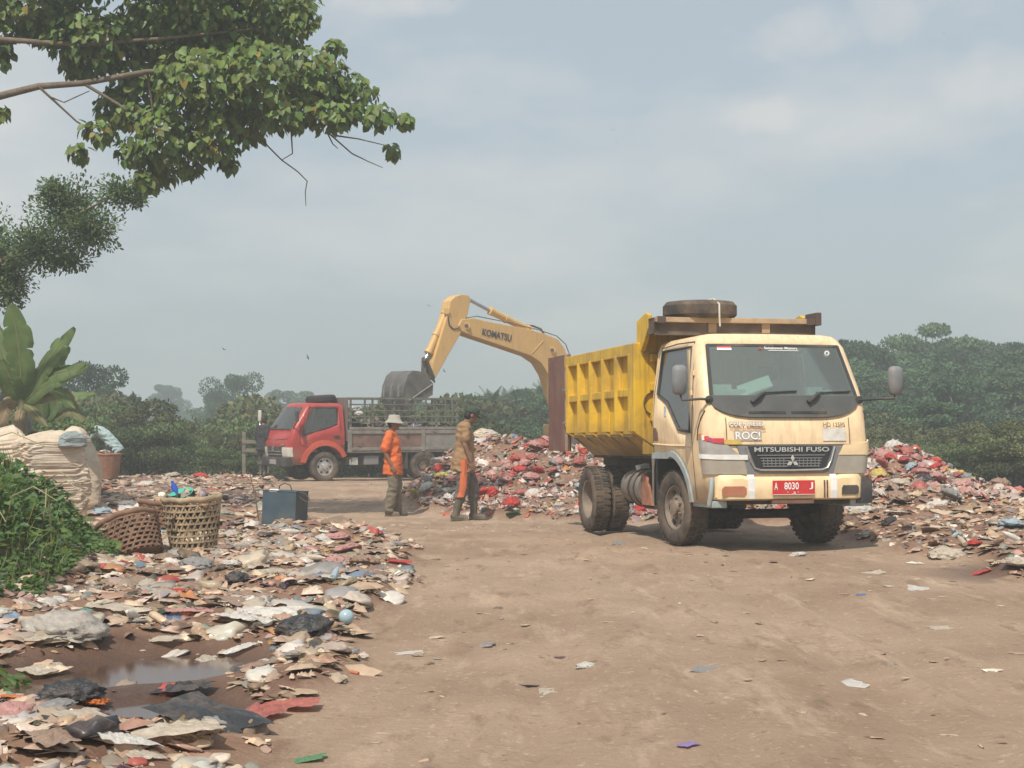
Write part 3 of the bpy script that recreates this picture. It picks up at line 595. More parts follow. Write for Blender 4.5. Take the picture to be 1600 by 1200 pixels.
# pieces placed one by one from the photograph: x, y pixel, size in metres, kind, colour, label
SPOT = [(105, 995, .46, 'bag', 'pale_grey', 'big pale grey translucent bag bundle lying below the weedy bank'),
        (110, 1092, .28, 'bag', 'black', 'round black plastic bag at the edge of the mud beside an orange scrap'), (148, 1100, .13, 'bag', 'orange', 'bright orange scrap against the round black bag'),
        (285, 1082, .34, 'sheet', 'black', 'long torn black plastic sheet lying between the two puddles'), (320, 1125, .40, 'sheet', 'black', 'crumpled black plastic sheet below the small puddle'),
        (385, 975, .40, 'sheet', 'white', 'clean white plastic sheet draped over the rubbish'), (375, 1018, .22, 'sheet', 'white', 'white foam tray tipped up on the rubbish'),
        (330, 1035, .24, 'sheet', 'cream', 'orange and white printed snack wrapper on the rubbish'), (475, 985, .30, 'bag', 'black', 'dark grey plastic bag beside the pale blue ball'),
        (190, 1165, .26, 'sheet', 'white', 'white twisted plastic sheet beside the cream sack'), (260, 1150, .40, 'sheet', 'cream', 'soft cream sack lying at the road edge'), (215, 1185, .20, 'sheet', 'cream', 'flat cream board lying against the cream sack'),
        (80, 1165, .36, 'sheet', 'brown', 'limp brown sack in the rubbish below the mud'), (20, 1095, .16, 'sheet', 'orange', 'small orange wrapper left of the black bag'), (10, 1020, .14, 'sheet', 'cream', 'pale foam scrap below the weeds'),
        (272, 968, .12, 'sheet', 'blue', 'small sky blue scrap on brown cardboard'), (370, 912, .20, 'bag', 'black', 'small black bag beside a can in the rubbish'), (310, 885, .26, 'bag', 'grey', 'clear grey plastic bag slumped in front of the woven basket'),
        (395, 930, .30, 'sheet', 'brown', 'brown cloth rag stretched over the rubbish'), (270, 925, .16, 'sheet', 'red', 'torn red wrapper near the tilted basket'), (345, 860, .34, 'sheet', 'brown', 'brown cardboard flap leaning by the woven basket'),
        (500, 905, .40, 'sheet', 'brown', 'brown mud caked sack on the leaf pile'), (540, 860, .24, 'bag', 'pink', 'pinkish plastic bag topping the leaf pile'), (480, 850, .22, 'sheet', 'cream', 'pale paper lying between basket and leaf pile'),
        (625, 881, .22, 'sheet', 'red', 'bright red plastic scrap alone at the road edge'), (405, 1120, .30, 'sheet', 'dull_red', 'faded red cloth strip beside the road'), (450, 1108, .26, 'sheet', 'dull_red', 'second faded red cloth strip trodden into the road edge'),
        (505, 843, .16, 'bag', 'white', 'small white bag in the rubbish right of the blue tin'), (355, 905, .15, 'sheet', 'teal', 'teal wrapper in the rubbish before the basket'), (160, 800, .34, 'bag', 'pale_blue', 'pale blue cloth bundle at the foot of the white sacks'),
        (200, 790, .36, 'bag', 'grey', 'grey plastic bag behind the tilted basket'), (235, 818, .40, 'sheet', 'white', 'long white plastic sheet on top of the tilted basket load'), (290, 815, .2, 'sheet', 'orange', 'orange scrap right of the woven basket'),
        (255, 1005, .20, 'sheet', 'cream', 'cream paper beside the large puddle'), (70, 1060, .24, 'sheet', 'cream', 'tattered cream wrapper near the black bag'), (125, 960, .14, 'sheet', 'teal', 'teal rag behind the big grey bundle'),
        (190, 955, .36, 'sheet', 'cream', 'beige plastic bag with yellow handle behind the puddle'), (570, 880, .30, 'bag', 'brown', 'brown clod of leaves at the road edge'), (300, 960, .30, 'sheet', 'pink', 'pinkish sheet across the rubbish strip'),
        (1348, 927, .09, 'sheet', 'blue', 'small bright blue scrap on the road before the dump truck'), (1327, 1069, .17, 'sheet', 'white', 'white and blue wrapper lying on the open road'), (1075, 1166, .12, 'sheet', 'lilac', 'lilac paper scrap on the open road'),
        (640, 1021, .15, 'sheet', 'white', 'white paper strip left of the wheel track'), (915, 1040, .10, 'bag', 'white', 'small upright white cup in the middle of the road'), (1110, 1045, .20, 'sheet', 'grey', 'flat grey board in the middle of the road'),
        (870, 1085, .28, 'sheet', 'cream', 'flat pale sheet trodden into the road'), (825, 1068, .12, 'sheet', 'grey', 'small folded grey scrap on the road'), (1500, 1178, .14, 'sheet', 'white', 'white sliver at the near right of the road'),
        (1435, 918, .24, 'sheet', 'white', 'white flattened cup on the road beside the right heap'), (1357, 894, .26, 'sheet', 'cream', 'pale stick like scrap before the dump truck wheel'), (1245, 866, .17, 'bag', 'white', 'white crushed bag under the dump truck bumper'),
        (968, 849, .14, 'bag', 'grey', 'clear crushed bottle between the dump truck wheels'), (470, 1190, .18, 'sheet', 'green', 'green and white packet at the bottom of the road'), (1470, 980, .16, 'sheet', 'cream', 'cream scrap on the right of the road'),
        (800, 800, .30, 'sheet', 'green', 'green plastic sheet at the foot of the heap by the walking man'), (1580, 820, .30, 'bag', 'pale_blue', 'pale blue bag on the brown rubbish at the right'), (1520, 850, .16, 'bag', 'red', 'small red bag on the brown rubbish at the right'),
        (1400, 800, .34, 'sheet', 'white', 'long white sheet across the brown rubbish beside the bumper'), (1530, 895, .2, 'sheet', 'red', 'torn red wrapper at the lower edge of the right rubbish'), (1480, 870, .34, 'bag', 'cream', 'beige sack in the lower right rubbish'),
        (1590, 885, .3, 'bag', 'cream', 'cream sack beside the torn red wrapper'), (1345, 800, .36, 'bag', 'white', 'white plastic bag against the dump truck bumper end'), (1000, 803, .30, 'bag', 'dull_red', 'faded red bag seen between the dump truck wheels'), (1022, 803, .26, 'bag', 'white', 'white bag seen between the dump truck wheels'),
        (315, 743, .36, 'bag', 'red', 'red bag on the rubbish before the scrub'), (270, 742, .42, 'bag', 'cream', 'cream sack on the rubbish before the scrub'), (690, 742, .3, 'bag', 'yellow', 'yellow bag beside the red truck rear wheel'), (560, 742, .5, 'sheet', 'white', 'white scraps sheet under the red truck')]
for (xp, yp, s, k, colr, lab) in SPOT:
    x, y = ground_at(xp, yp + 3)
    piece('plastic_bag' if k == 'bag' else 'plastic_sheet', BAGS if k == 'bag' else SHT, x, y, s, colr, lab, 'bag' if k == 'bag' else 'scrap', zoff=.015 if x < -.9 or x > 3.9 else 0.0, tilt=.12 if k == 'bag' else .1, flat=.72 if k == 'bag' else (1.1 if x < -1 else .45))
# pale blue ball
x, y = ground_at(541, 978)
tag(MB().ell((0, 0, .05), (.05, .05, .05), 18, 12).build('ball', M('pale_blue_plastic', (.33, .45, .50), .25, .1), smooth=60, loc=(x, y, g1(x, y))), 'pale blue plastic ball at the edge of the rubbish strip', 'ball')

# bottles and cups among the rubbish
BOTM = MB().lathe([(.002, 0), (.030, .002), (.033, .02), (.031, .06), (.033, .10), (.032, .14), (.026, .17), (.013, .20), (.013, .225), (.002, .226)], 14, axis='x').mesh('bottle', plastic('pale_blue'), smooth=40)
CUPM = MB().lathe([(.002, .0), (.028, .0), (.036, .085), (.033, .085), (.026, .006), (.002, .006)], 16, axis='x').mesh('cup', plastic('white'), smooth=40)
for k in range(34):
    while True:
        y = random.uniform(6, 17); x = random.uniform(-4, -.9) if k % 3 else random.uniform(3.6, 6.5)
        if (left_mask(x, y) > .8 and float(near_left(np.array(x), np.array(y))) > .5) or (right_mask(x, y) > .8 and abs(x) < y / 3): break
    cup = k % 4 == 3; colr = random.choice(['pale_blue', 'white', 'grey', 'grey', 'cream', 'cream', 'brown']) if not cup else random.choice(['white', 'cream']); side = 'left of the road' if x < 0 else 'beside the dump truck'
    o = piece('cup' if cup else 'bottle', [CUPM if cup else BOTM], x, y, 1.0, colr, f"{WORD.get(colr, colr)} plastic {'cup' if cup else 'bottle'} lying in the rubbish {side}", 'cup' if cup else 'bottle', ('cups' if cup else 'bottles') + ' in the rubbish ' + side, zoff=.035, tilt=.2); o.scale = (.78, .78, .78)
# ------------------------------------------------------------------ foliage
def leaf_shape(kind):
    if kind == 'heart':      # x along the leaf, y across, z up; folded along the midrib
        v = [(0, 0, 0), (-.06, .30, .05), (.25, .46, .08), (.62, .30, .0), (1.0, 0, -.16), (.62, -.30, .0), (.25, -.46, .08), (-.06, -.30, .05), (.35, 0, -.04)]
        t_ = [(0, 8, 1), (1, 8, 2), (2, 8, 3), (3, 8, 4), (4, 8, 5), (5, 8, 6), (6, 8, 7), (7, 8, 0)]
    elif kind == 'oval':
        v = [(0, 0, 0), (.35, .24, .05), (.75, .18, .02), (1, 0, -.07), (.75, -.18, .02), (.35, -.24, .05)]; t_ = [(0, 3, 2), (0, 2, 1), (0, 5, 4), (0, 4, 3)]
    elif kind == 'blade':
        v = [(0, .014, 0), (0, -.014, 0), (.5, .016, .10), (.5, -.016, .10), (1, 0, -.06)]; t_ = [(0, 1, 3), (0, 3, 2), (2, 3, 4)]
    else:
        v = [(0, 0, 0), (.5, .32, .06), (1, 0, 0), (.5, -.32, .06)]; t_ = [(0, 3, 2), (0, 2, 1)]
    return np.array(v, float), np.array(t_)
def norm(a): return a / np.maximum(np.linalg.norm(a, axis=1, keepdims=True), 1e-6)
def leaf_mesh(name, pos, d, up, size, col, kind, mat):
    d = norm(d); sd = norm(np.cross(up, d)); nn = np.cross(d, sd); rot = np.stack([d, sd, nn], 2)
    v, t_ = leaf_shape(kind); n_ = len(pos)
    V_, F_, C_ = scatter([(v, t_)], np.zeros(n_, int), pos, rot, np.repeat(size[:, None], 3, 1), col)
    return np_mesh(name, V_, F_, mat, C_)
LEAF = attr_mat('leaf_green', .5, trans=.30, var=.12, scale=8, spec=.35)
FARLEAF = attr_mat('leaf_far', .7, trans=.22, var=.15, scale=2, spec=.15)
_t = FARLEAF.node_tree; _oi = _t.nodes.new('ShaderNodeObjectInfo'); _mr = _t.nodes.new('ShaderNodeMapRange'); _mr.inputs[3].default_value = .68; _mr.inputs[4].default_value = 1.35; _t.links.new(_oi.outputs['Random'], _mr.inputs[0])
_h2 = _t.nodes.new('ShaderNodeHueSaturation'); _hs = [q for q in _t.nodes if q.type == 'HUE_SAT'][0]; _at = [q for q in _t.nodes if q.type == 'ATTRIBUTE'][0]; _t.links.new(_at.outputs['Color'], _h2.inputs['Color']); _t.links.new(_mr.outputs[0], _h2.inputs['Value']); _t.links.new(_h2.outputs[0], _hs.inputs['Color'])
BARK = M('bark', (.16, .125, .095), .9, .3, 6, .6, 25)
BARKP = M('bark_pale', (.30, .27, .22), .9, .3, 6, .5, 25)
def leaf_cols(n_, base, v=.25, yellow=.0):
    c = np.array(base)[None] * rng.uniform(1 - v, 1 + v, (n_, 1)) * np.array([1, 1, 1])[None]
    c = c * np.stack([rng.uniform(.8, 1.25, n_), np.ones(n_), rng.uniform(.75, 1.2, n_)], 1)
    if yellow:
        k = rng.random(n_) < yellow; c[k] = np.array([.30, .24, .05])[None] * rng.uniform(.6, 1.1, (k.sum(), 1))
    return np.clip(c, .005, .6)
def ball_points(n_, c, r, surf=.55):
    d = norm(rng.normal(0, 1, (n_, 3))); k = rng.uniform(surf, 1.0, n_) ** .6
    return np.array(c)[None] + d * k[:, None] * np.array(r)[None], d

# --- big heart-leaved tree hanging in from the left
YT = 22.6
BL = [(60, 20, 90, 45), (150, 62, 80, 50), (250, 50, 80, 60), (350, 45, 80, 55), (430, 40, 50, 45), (468, 25, 24, 36), (228, 130, 62, 55), (320, 130, 80, 60), (410, 120, 75, 55), (490, 120, 55, 48), (548, 150, 46, 36),
      (590, 180, 28, 20), (634, 187, 12, 14), (262, 210, 56, 50), (335, 212, 50, 42), (246, 268, 34, 28), (385, 190, 42, 38), (155, 205, 30, 18), (122, 236, 17, 15), (440, 180, 48, 28), (515, 180, 48, 26), (357, 256, 15, 14),
      (292, 262, 26, 18), (612, 237, 10, 13), (4, 60, 16, 45), (205, 180, 26, 24), (420, 15, 90, 35), (100, 45, 60, 40), (2, 175, 9, 12), (125, 100, 36, 26), (180, 165, 34, 30), (205, 235, 26, 22), (226, 285, 20, 18), (525, 75, 16, 14), (300, 20, 120, 50)]
BLO = [(-60, -20, 120, 70), (120, -70, 150, 70), (320, -70, 150, 65), (60, -170, 160, 70), (250, -170, 140, 60)]
tree = thing('leafy_tree', 'broad heart leaved tree reaching over the road from the left', 'tree', (px(-330, 0, YT).x, YT + .8, base_z(YT + .8) - .05))
org = np.array(tree.location)
P_, D_, U_, S_, C_ = [], [], [], [], []
s_ = YT / F
cents = []
for k, (cx, cy, rx, ry) in enumerate(BL + BLO):
    off = k >= len(BL); yy = YT + random.uniform(-.5, .9) if rx > 30 else YT + random.uniform(-.2, .3)
    c = np.array(px(cx, cy, yy)); r = np.array([rx * s_, max(.25, min(1.0, rx * s_ * 1.1)), ry * s_]); cents.append((c, r))
    n_ = int((rx * ry) * (.075 if off else .15)) + 10
    p, d = ball_points(n_, c, r, .25)
    P_.append(p); out = d * np.array([1, 1, .3]) + np.array([.1, -.15, 0]); dd = norm(out) * .55 + np.array([0, 0, -.85]) + rng.normal(0, .35, (n_, 3)); D_.append(dd)
    U_.append(norm(d * np.array([1, 1, .6]) + np.array([0, -.35, .65]) + rng.normal(0, .35, (n_, 3)))); S_.append(rng.uniform(.085, .155, n_)); 
    C_.append(leaf_cols(n_, (.135, .20, .050), .34, .022))
P_, D_, U_, S_, C_ = map(np.concatenate, (P_, D_, U_, S_, C_))
link('crown', leaf_mesh('crown', P_ - org, D_, U_, S_, C_, 'heart', LEAF), tree)
tb = MB(); tb.tube([(0, 0, 0), (.05, 0, 1.0), (.2, -.1, 2.4), (.55, -.2, 3.6)], [.30, .24, .20, .17], 12); tb.build('trunk', BARK, tree, smooth=50)
LIMBS = [[(-260, 260), (-120, 190), (0, 150), (60, 135), (130, 130), (230, 112), (330, 110), (430, 120), (520, 140), (600, 178), (630, 186)], [(-260, 260), (-150, 100), (-20, 60), (120, 70), (260, 60), (400, 45), (470, 20)],
         [(130, 130), (180, 160), (240, 200), (300, 235), (350, 250)], [(60, 135), (120, 190), (150, 208)], [(-150, 100), (-60, -20), (80, -80), (250, -100)], [(330, 110), (380, 160), (440, 190), (520, 195)], [(230, 112), (240, 180), (246, 262)]]
br = MB()
for k, lb in enumerate(LIMBS):
    pts = [Vector(px(a, b_, YT + .15 * math.sin(k * 2 + i))) - Vector(org) for i, (a, b_) in enumerate(lb)]
    r0 = [.075, .07, .026, .02, .05, .022, .02][k]
    if k in (0, 1): pts.insert(0, Vector((.5, -.2, 3.5)))
    br.tube(pts, list(np.linspace(r0, .008, len(pts))), 8)
br.build('branch', BARK, tree, smooth=60)
for tw in ([(395, 200), (420, 230), (440, 250), (465, 268), (480, 283), (477, 300), (478, 322)], [(455, 205), (457, 240), (440, 250)], [(510, 205), (550, 240), (575, 252), (598, 262)], [(525, 212), (560, 217), (606, 228)], [(510, 205), (520, 225), (528, 232)], [(75, 150), (100, 160), (140, 142)]):
    tb = MB(); tb.tube([Vector(px(a, b_, YT)) - Vector(org) for a, b_ in tw], list(np.linspace(.014, .006, len(tw))), 6); tb.build('twig', BARK, tree, smooth=60)

# --- small-leaved tree below it
Y2 = 26.5
t2 = thing('small_leaved_tree', 'dark small leaved tree beside the banana plant', 'tree', (px(-150, 0, Y2).x, Y2, g1(px(-150, 0, Y2).x, Y2) - .05)); org = np.array(t2.location)
B2 = [(110, 330, 66, 50), (60, 385, 58, 38), (190, 300, 38, 24), (18, 432, 34, 40), (12, 462, 30, 22), (140, 362, 44, 34), (-10, 400, 50, 60), (85, 300, 28, 22), (-60, 380, 40, 50), (100, 405, 45, 20), (215, 312, 16, 12)]
P_, D_, U_ = [], [], []
for cx, cy, rx, ry in B2:
    c = np.array(px(cx, cy, Y2 + random.uniform(-.3, .5))); r = np.array([rx, min(rx, 60), ry]) * Y2 / F
    n_ = int(rx * ry * 1.1) + 30; d = norm(rng.normal(0, 1, (n_, 3))); p = c + d * np.minimum(np.abs(rng.normal(0, .62, (n_, 1))) ** .7, rng.uniform(.85, 1.1, (n_, 1))) * r * 1.05 * (1 + .25 * np.sin(d[:, :1] * 7 + cx) * np.cos(d[:, 2:] * 6 + cy)); P_.append(p); D_.append(d + rng.normal(0, .6, (n_, 3))); U_.append(d * .6 + np.array([0, -.2, .8]) + rng.normal(0, .4, (n_, 3)))
P_, D_, U_ = map(np.concatenate, (P_, D_, U_)); n_ = len(P_)
link('crown', leaf_mesh('crown', P_ - org, D_, norm(U_), rng.uniform(.055, .095, n_), leaf_cols(n_, (.095, .155, .055), .3), 'oval', LEAF), t2)
tb = MB(); q = lambda a, b_: Vector(px(a, b_, Y2)) - Vector(org)
tb.tube([(0, 0, 0), q(-140, 640), q(-110, 520), q(-60, 440), q(20, 400), q(90, 350), q(180, 305)], [.16, .14, .11, .08, .05, .03, .012], 9)
tb.build('trunk', BARK, t2, smooth=60)
tb = MB(); tb.tube([q(-60, 440), q(0, 440), q(15, 460)], [.05, .03, .012], 7); tb.tube([q(20, 400), q(80, 400), q(140, 370)], [.03, .02, .01], 7); tb.build('branch', BARK, t2, smooth=60)

# --- banana plants: every leaf is a part
BAN = M('banana_leaf', (.135, .205, .07), .45, .25, 5, .2, 60, dirt=((.30, .24, .11), .18, 3), spec=.4)
BANY = M('banana_leaf_old', (.20, .20, .09), .6, .25, 5, dirt=((.27, .20, .11), .45, 3))
BAND = M('banana_leaf_dead', (.24, .17, .10), .8, .3, 6)
STEM = M('banana_stem', (.20, .20, .10), .6, .3, 4, dirt=((.20, .14, .08), .5, 4))
for m_ in (BAN, BANY):                      # light shines through the blades
    t = m_.node_tree; b = t.nodes['Principled BSDF']; src = b.inputs['Base Color'].links[0].from_socket; tr = t.nodes.new('ShaderNodeBsdfTranslucent'); t.links.new(src, tr.inputs[0]); ms = t.nodes.new('ShaderNodeMixShader'); ms.inputs[0].default_value = .4
    t.links.new(b.outputs[0], ms.inputs[1]); t.links.new(tr.outputs[0], ms.inputs[2]); t.links.new(ms.outputs[0], t.nodes['Material Output'].inputs[0])
def banana_leaf(root, pts, w, mat, tear=.25, roll=0.0):
    pts = [Vector(p) for p in pts]; n_ = 26; cum = [0]
    for a, b_ in zip(pts, pts[1:]): cum.append(cum[-1] + (b_ - a).length)
    def at(s):
        s *= cum[-1]
        for i in range(len(pts) - 1):
            if s <= cum[i + 1] + 1e-9: return pts[i].lerp(pts[i + 1], (s - cum[i]) / max(1e-6, cum[i + 1] - cum[i]))
        return pts[-1]
    sm = [(at(max(0, k / n_ - .06)) + at(k / n_) + at(min(1, k / n_ + .06))) / 3 for k in range(n_ + 1)]
    mb = MB()
    view = Vector((0, -1, .25))
    for side in (-1, 1):
        k = 0
        while k < n_:
            run = random.randint(2, 6); run = min(run, n_ - k); droop = random.uniform(.05, .5)
            prev = None
            for j in range(k, k + run + 1):
                s = j / n_; t_ = (sm[min(j + 1, n_)] - sm[max(j - 1, 0)]).normalized()
                sd = t_.cross(view).normalized(); up = sd.cross(t_)
                ca = math.cos(roll); sd2 = sd * ca + up * math.sin(roll) * 1
                ww = w * max(0.02, min(1, s * 5.5) * min(1, (1.02 - s) * 3.2)) ** .6
                gap = 1 - (.12 * tear if (j == k or j == k + run) else 0)
                p0 = sm[j]; p1 = sm[j] + sd2 * side * ww * .55 * gap + up * ww * .10; p2 = sm[j] + sd2 * side * ww * gap * (1 - .25 * droop) - Vector((0, 0, 1)) * ww * droop * .5 - up * .02
                cur = len(mb.v); mb.v += [tuple(p0), tuple(p1), tuple(p2)]
                if prev is not None: mb.f += [(prev, prev + 1, cur + 1, cur), (prev + 1, prev + 2, cur + 2, cur + 1)]
                prev = cur
            k += run
    o = mb.build('leaf', mat, root, smooth=50)
    r_ = MB(); r_.tube(sm, list(np.linspace(.022, .005, len(sm))), 6); r_.build('midrib', STEM, o, smooth=60)
    return o
def banana(Yb, xb, leaves, label, ztop):
    x = px(xb, 0, Yb).x; z0 = g1(x, Yb); root = thing('banana_plant', label, 'plant', (x, Yb, z0), group='banana plants'); o_ = Vector((x, Yb, z0))
    top = px(xb, ztop, Yb) - o_
    MB().tube([(0, 0, -.05), (0.02, 0, top.z * .5), tuple(top)], [.12, .10, .07], 10).build('stem', STEM, root, smooth=60)
    for L_ in leaves:
        pts, w, m_, rl = L_; P3 = []
        for i, (a, b_) in enumerate(pts): P3.append(Vector(px(a, b_, Yb - .12 * i * (1 if rl >= 0 else -1))) - o_)
        banana_leaf(root, P3, w * Yb / F, m_, 1.0, rl)
    return root
banana(25.6, 34, [([(34, 630), (32, 560), (18, 472)], 25, BAN, .1), ([(40, 625), (75, 562), (118, 509)], 17, BAN, .3), ([(42, 628), (80, 572), (110, 540)], 12, BAN, -.3), ([(38, 630), (85, 582), (140, 572)], 18, BAN, .5), ([(38, 628), (70, 600), (136, 566)], 16, BAN, .3), ([(36, 630), (20, 600), (2, 560)], 18, BAN, .2),
              ([(38, 632), (80, 600), (118, 640)], 12, BAN, .6), ([(34, 630), (52, 640), (75, 668)], 8, BANY, .5), ([(30, 630), (5, 590), (-30, 570)], 16, BAN, .6), ([(30, 630), (8, 630), (-5, 672)], 12, BAND, .3), ([(34, 632), (30, 650), (26, 690)], 8, BAND, .2), ([(36, 625), (0, 540), (-15, 490)], 18, BAN, -.3), ([(36, 630), (100, 610), (128, 648)], 9, BANY, -.5)], 'tall banana plant with one broad upright leaf behind the white sacks', 625)
banana(31, 70, [([(70, 660), (95, 620), (150, 615)], 14, BAN, .6), ([(70, 660), (60, 610), (20, 585)], 14, BAN, .5), ([(70, 660), (110, 640), (140, 668)], 10, BANY, .5), ([(70, 660), (40, 640), (10, 665)], 10, BANY, .4), ([(70, 660), (85, 600), (100, 560)], 12, BAN, .2)], 'smaller banana plant with drooping leaves between the tall banana plant and the scrub', 655)

# --- weeds on the bank near the camera
def weeds(label, n_, xr, yr, hfun, size, kind, base, up_=.7):
    x = rng.uniform(*xr, n_); y = rng.uniform(*yr, n_); h = hfun(x, y); k = (h > 0) & (x > -y / 3 - 1.0); x, y, h = x[k], y[k], h[k]; m_ = len(x)
    cl_ = .35 + .9 * vnoise(x, y, 2.2, 31) + .5 * vnoise(x, y, 6, 32)
    z = gz(x, y) + rng.random(m_) ** .7 * h * cl_
    d = rng.normal(0, 1, (m_, 3)) * np.array([1, 1, .45]) + np.array([.25, -.3, -.05]); up = norm(rng.normal(0, .4, (m_, 3)) + np.array([.1, -.35, up_]))
    if kind == 'blade': d = rng.normal(0, .5, (m_, 3)) + np.array([.1, 0, 1.]); up = norm(rng.normal(0, 1, (m_, 3)))
    c = leaf_cols(m_, base, .35, .02); s = rng.uniform(*size, m_)
    return tag(link('weeds', leaf_mesh('weeds', np.stack([x, y, z], 1), d, up, s, c, kind, LEAF)), label, 'weeds', kind='stuff')
bh = lambda x, y: np.where(bank_h(x, y) > .04, .07 + .20 * sstep(.04, .5, bank_h(x, y)), 0) * sstep(8.6, 9.6, y)
weeds('dense green creeping weeds covering the bank at the left', 64000, (-7.5, -2.8), (8.6, 17.5), bh, (.035, .085), 'oval', (.082, .152, .042))
weeds('broad leaved weeds standing out of the creeping bank cover', 4000, (-7, -2.8), (8.8, 16), lambda x, y: bh(x, y) * (vnoise(x, y, 1.6, 33) > .5) * 1.2, (.055, .105), 'heart', (.095, .17, .045))
weeds('thin grass blades growing through the weedy bank', 7500, (-7, -3.0), (9, 17), lambda x, y: bh(x, y) * .8 * (vnoise(x, y, 1.1, 34) > .4), (.10, .26), 'blade', (.15, .21, .07))
weeds('small weeds sprouting beside the big grey bundle', 260, (-3.05, -2.55), (7.7, 8.6), lambda x, y: .14 * np.exp(-((x + 2.72) / .16) ** 2 - ((y - 8.0) / .2) ** 2) - .02, (.05, .10), 'oval', (.09, .16, .035))
for k in range(14):
    y0 = random.uniform(9.8, 13.5); x0 = -3.3 - .08 * (y0 - 10) - random.uniform(.1, 1.2); z0 = g1(x0, y0); a = random.uniform(-.6, .9); L_ = random.uniform(.5, .9)
    MBs = MB(); MBs.tube([(x0, y0, z0), (x0 + a * .2, y0 - .1, z0 + L_ * .5), (x0 + a * .55, y0 - .2, z0 + L_ * .62), (x0 + a * .9, y0 - .25, z0 + L_ * .45)], [.007, .006, .005, .003], 5)
    tag(MBs.build('weed_stalk', M('dry_stalk', (.32, .30, .17), .8), smooth=60), 'bare pale weed stalk arching out of the bank', 'plant', 'weed stalks on the bank')

# --- trees and bushes further off: a few shapes, placed one by one
def far_tree(kind, seed, n_clump, leaves_per, crown_r, crown_c, leaf, base):
    rs = np.random.default_rng(seed); st = rng.bit_generator.state
    P_, D_, U_, C_ = [], [], [], []
    cl_ = []
    for k in range(n_clump):
        d = rs.normal(0, 1, 3); d /= np.linalg.norm(d); rr = rs.uniform(.35, .95)
        c = np.array(crown_c) + d * np.array(crown_r) * rr
        if kind == 'tree' and c[2] < crown_c[2] - crown_r[2] * .75: c[2] += crown_r[2] * .4
        r = rs.uniform(.20, .36) * np.array([crown_r[0], crown_r[0], crown_r[2] * .62]); cl_.append(c)
        p, dd = ball_points(leaves_per, c, r, .45)
        P_.append(p); D_.append(dd * .5 + rng.normal(0, .7, (leaves_per, 3))); U_.append(norm(dd + np.array([0, 0, .35]) + rng.normal(0, .45, (leaves_per, 3)))); C_.append(leaf_cols(leaves_per, np.array(base) * rs.uniform(.75, 1.3), .25))
    P_, D_, U_, C_ = map(np.concatenate, (P_, D_, U_, C_))
    me = leaf_mesh('crown', P_, D_, U_, rng.uniform(.7, 1.3, len(P_)) * leaf, C_, 'quad', FARLEAF)
    tb = MB()
    if kind == 'tree':
        lean = rs.uniform(-.4, .4); cz = crown_c[2]
        tb.tube([(0, 0, -.6), (lean * .3, 0, cz * .35), (lean * .7, .1, cz * .7), tuple(crown_c)], [.20, .16, .13, .07], 8)
        for c in cl_[::2]: tb.tube([(lean * .7, .1, cz * .68), tuple((np.array(crown_c) * .45 + c * .55)), tuple(c)], [.07, .045, .02], 5)
    else:
        for c in cl_[::3]: tb.tube([(0, 0, -.3), tuple(c * .5 + np.array([0, 0, -.1])), tuple(c)], [.05, .035, .012], 5)
    return me, tb.mesh('trunk', BARKP if seed % 2 else BARK, smooth=60)
G1, G2, G3 = (.066, .122, .060), (.082, .132, .063), (.056, .102, .056)
TREES = [far_tree('tree', 11, 30, 620, (3.4, 3.2, 2.6), (0, 0, 7.3), .19, G1), far_tree('tree', 12, 24, 620, (2.9, 2.9, 3.0), (.2, 0, 6.9), .18, G3), far_tree('tree', 13, 20, 600, (4.0, 3.6, 1.9), (0, 0, 8.0), .19, G2),
         far_tree('tree', 14, 34, 560, (3.2, 3.2, 3.6), (0, 0, 6.3), .18, G1), far_tree('tree', 15, 13, 480, (2.6, 2.6, 2.9), (.3, 0, 7.0), .18, G3)]
BUSH = [far_tree('bush', 21, 18, 520, (1.9, 1.7, 1.0), (0, 0, 1.05), .10, (.10, .128, .055)), far_tree('bush', 22, 14, 520, (1.5, 1.5, 1.2), (0, 0, 1.15), .10, (.115, .128, .058)), far_tree('bush', 23, 20, 460, (2.2, 1.8, .85), (0, 0, .9), .10, (.085, .122, .05))]
ZONES = [(120, 'behind the banana plants'), (230, 'behind the stooping person'), (330, 'between the baskets and the large round tree'), (420, 'behind the wooden posts'), (545, 'behind the red cab'), (705, 'behind the red truck bed'), (890, 'behind the walking man and the heap'), (1020, 'behind the tipper box'), (1110, 'behind the dump truck door'), (1345, 'behind the dump truck cab'), (1480, 'above the right hand heap crest'), (9999, 'beyond the end of the right hand heap')]
def zoned(name, label, x, y, h, group):
    """say what a bush or tree stands behind, so that its label points to it"""
    if not group: return label, None
    p = 800 + x / y * F; z = next(b_ for a, b_ in ZONES if p < a)
    kind = {'scrub_bush': 'olive scrub bush', 'hollow_bush': 'green hollow bush', 'distant_tree': 'faint distant tree' if y > 230 else 'small hazy tree'}.get(name)
    if kind is None: kind = 'dark forest edge tree' if 'edge' in label else ('hazy skyline forest tree' if 'skyline' in label else 'mid forest tree')
    if name == 'hollow_bush' and p >= 1480: kind = ('round' if x / y < .315 else 'spreading') + ' green ' + ('near bush on the flat' if y < 42 else ('mid bush at the lip' if y < 50 else 'bush deep in the hollow'))
    size = 'tall' if h > (2.6 if 'bush' in name else 8.5) else 'low'
    return f'{size} {kind} {z}', group + ' ' + z
def plant(proto, name, label, cat, x, y, h, unit, group, wide=1.0, z=None):
    me, tk = proto; s = h / unit; lab_, grp_ = zoned(name, label, x, y, h, group); r_ = thing(name, lab_, cat, (x, y, (g1(x, y) if z is None else z)), (0, 0, random.uniform(0, 6.28)), grp_); r_.scale = (s * wide, s * wide, s)
    link('crown', me, r_); link('trunk', tk, r_); return r_
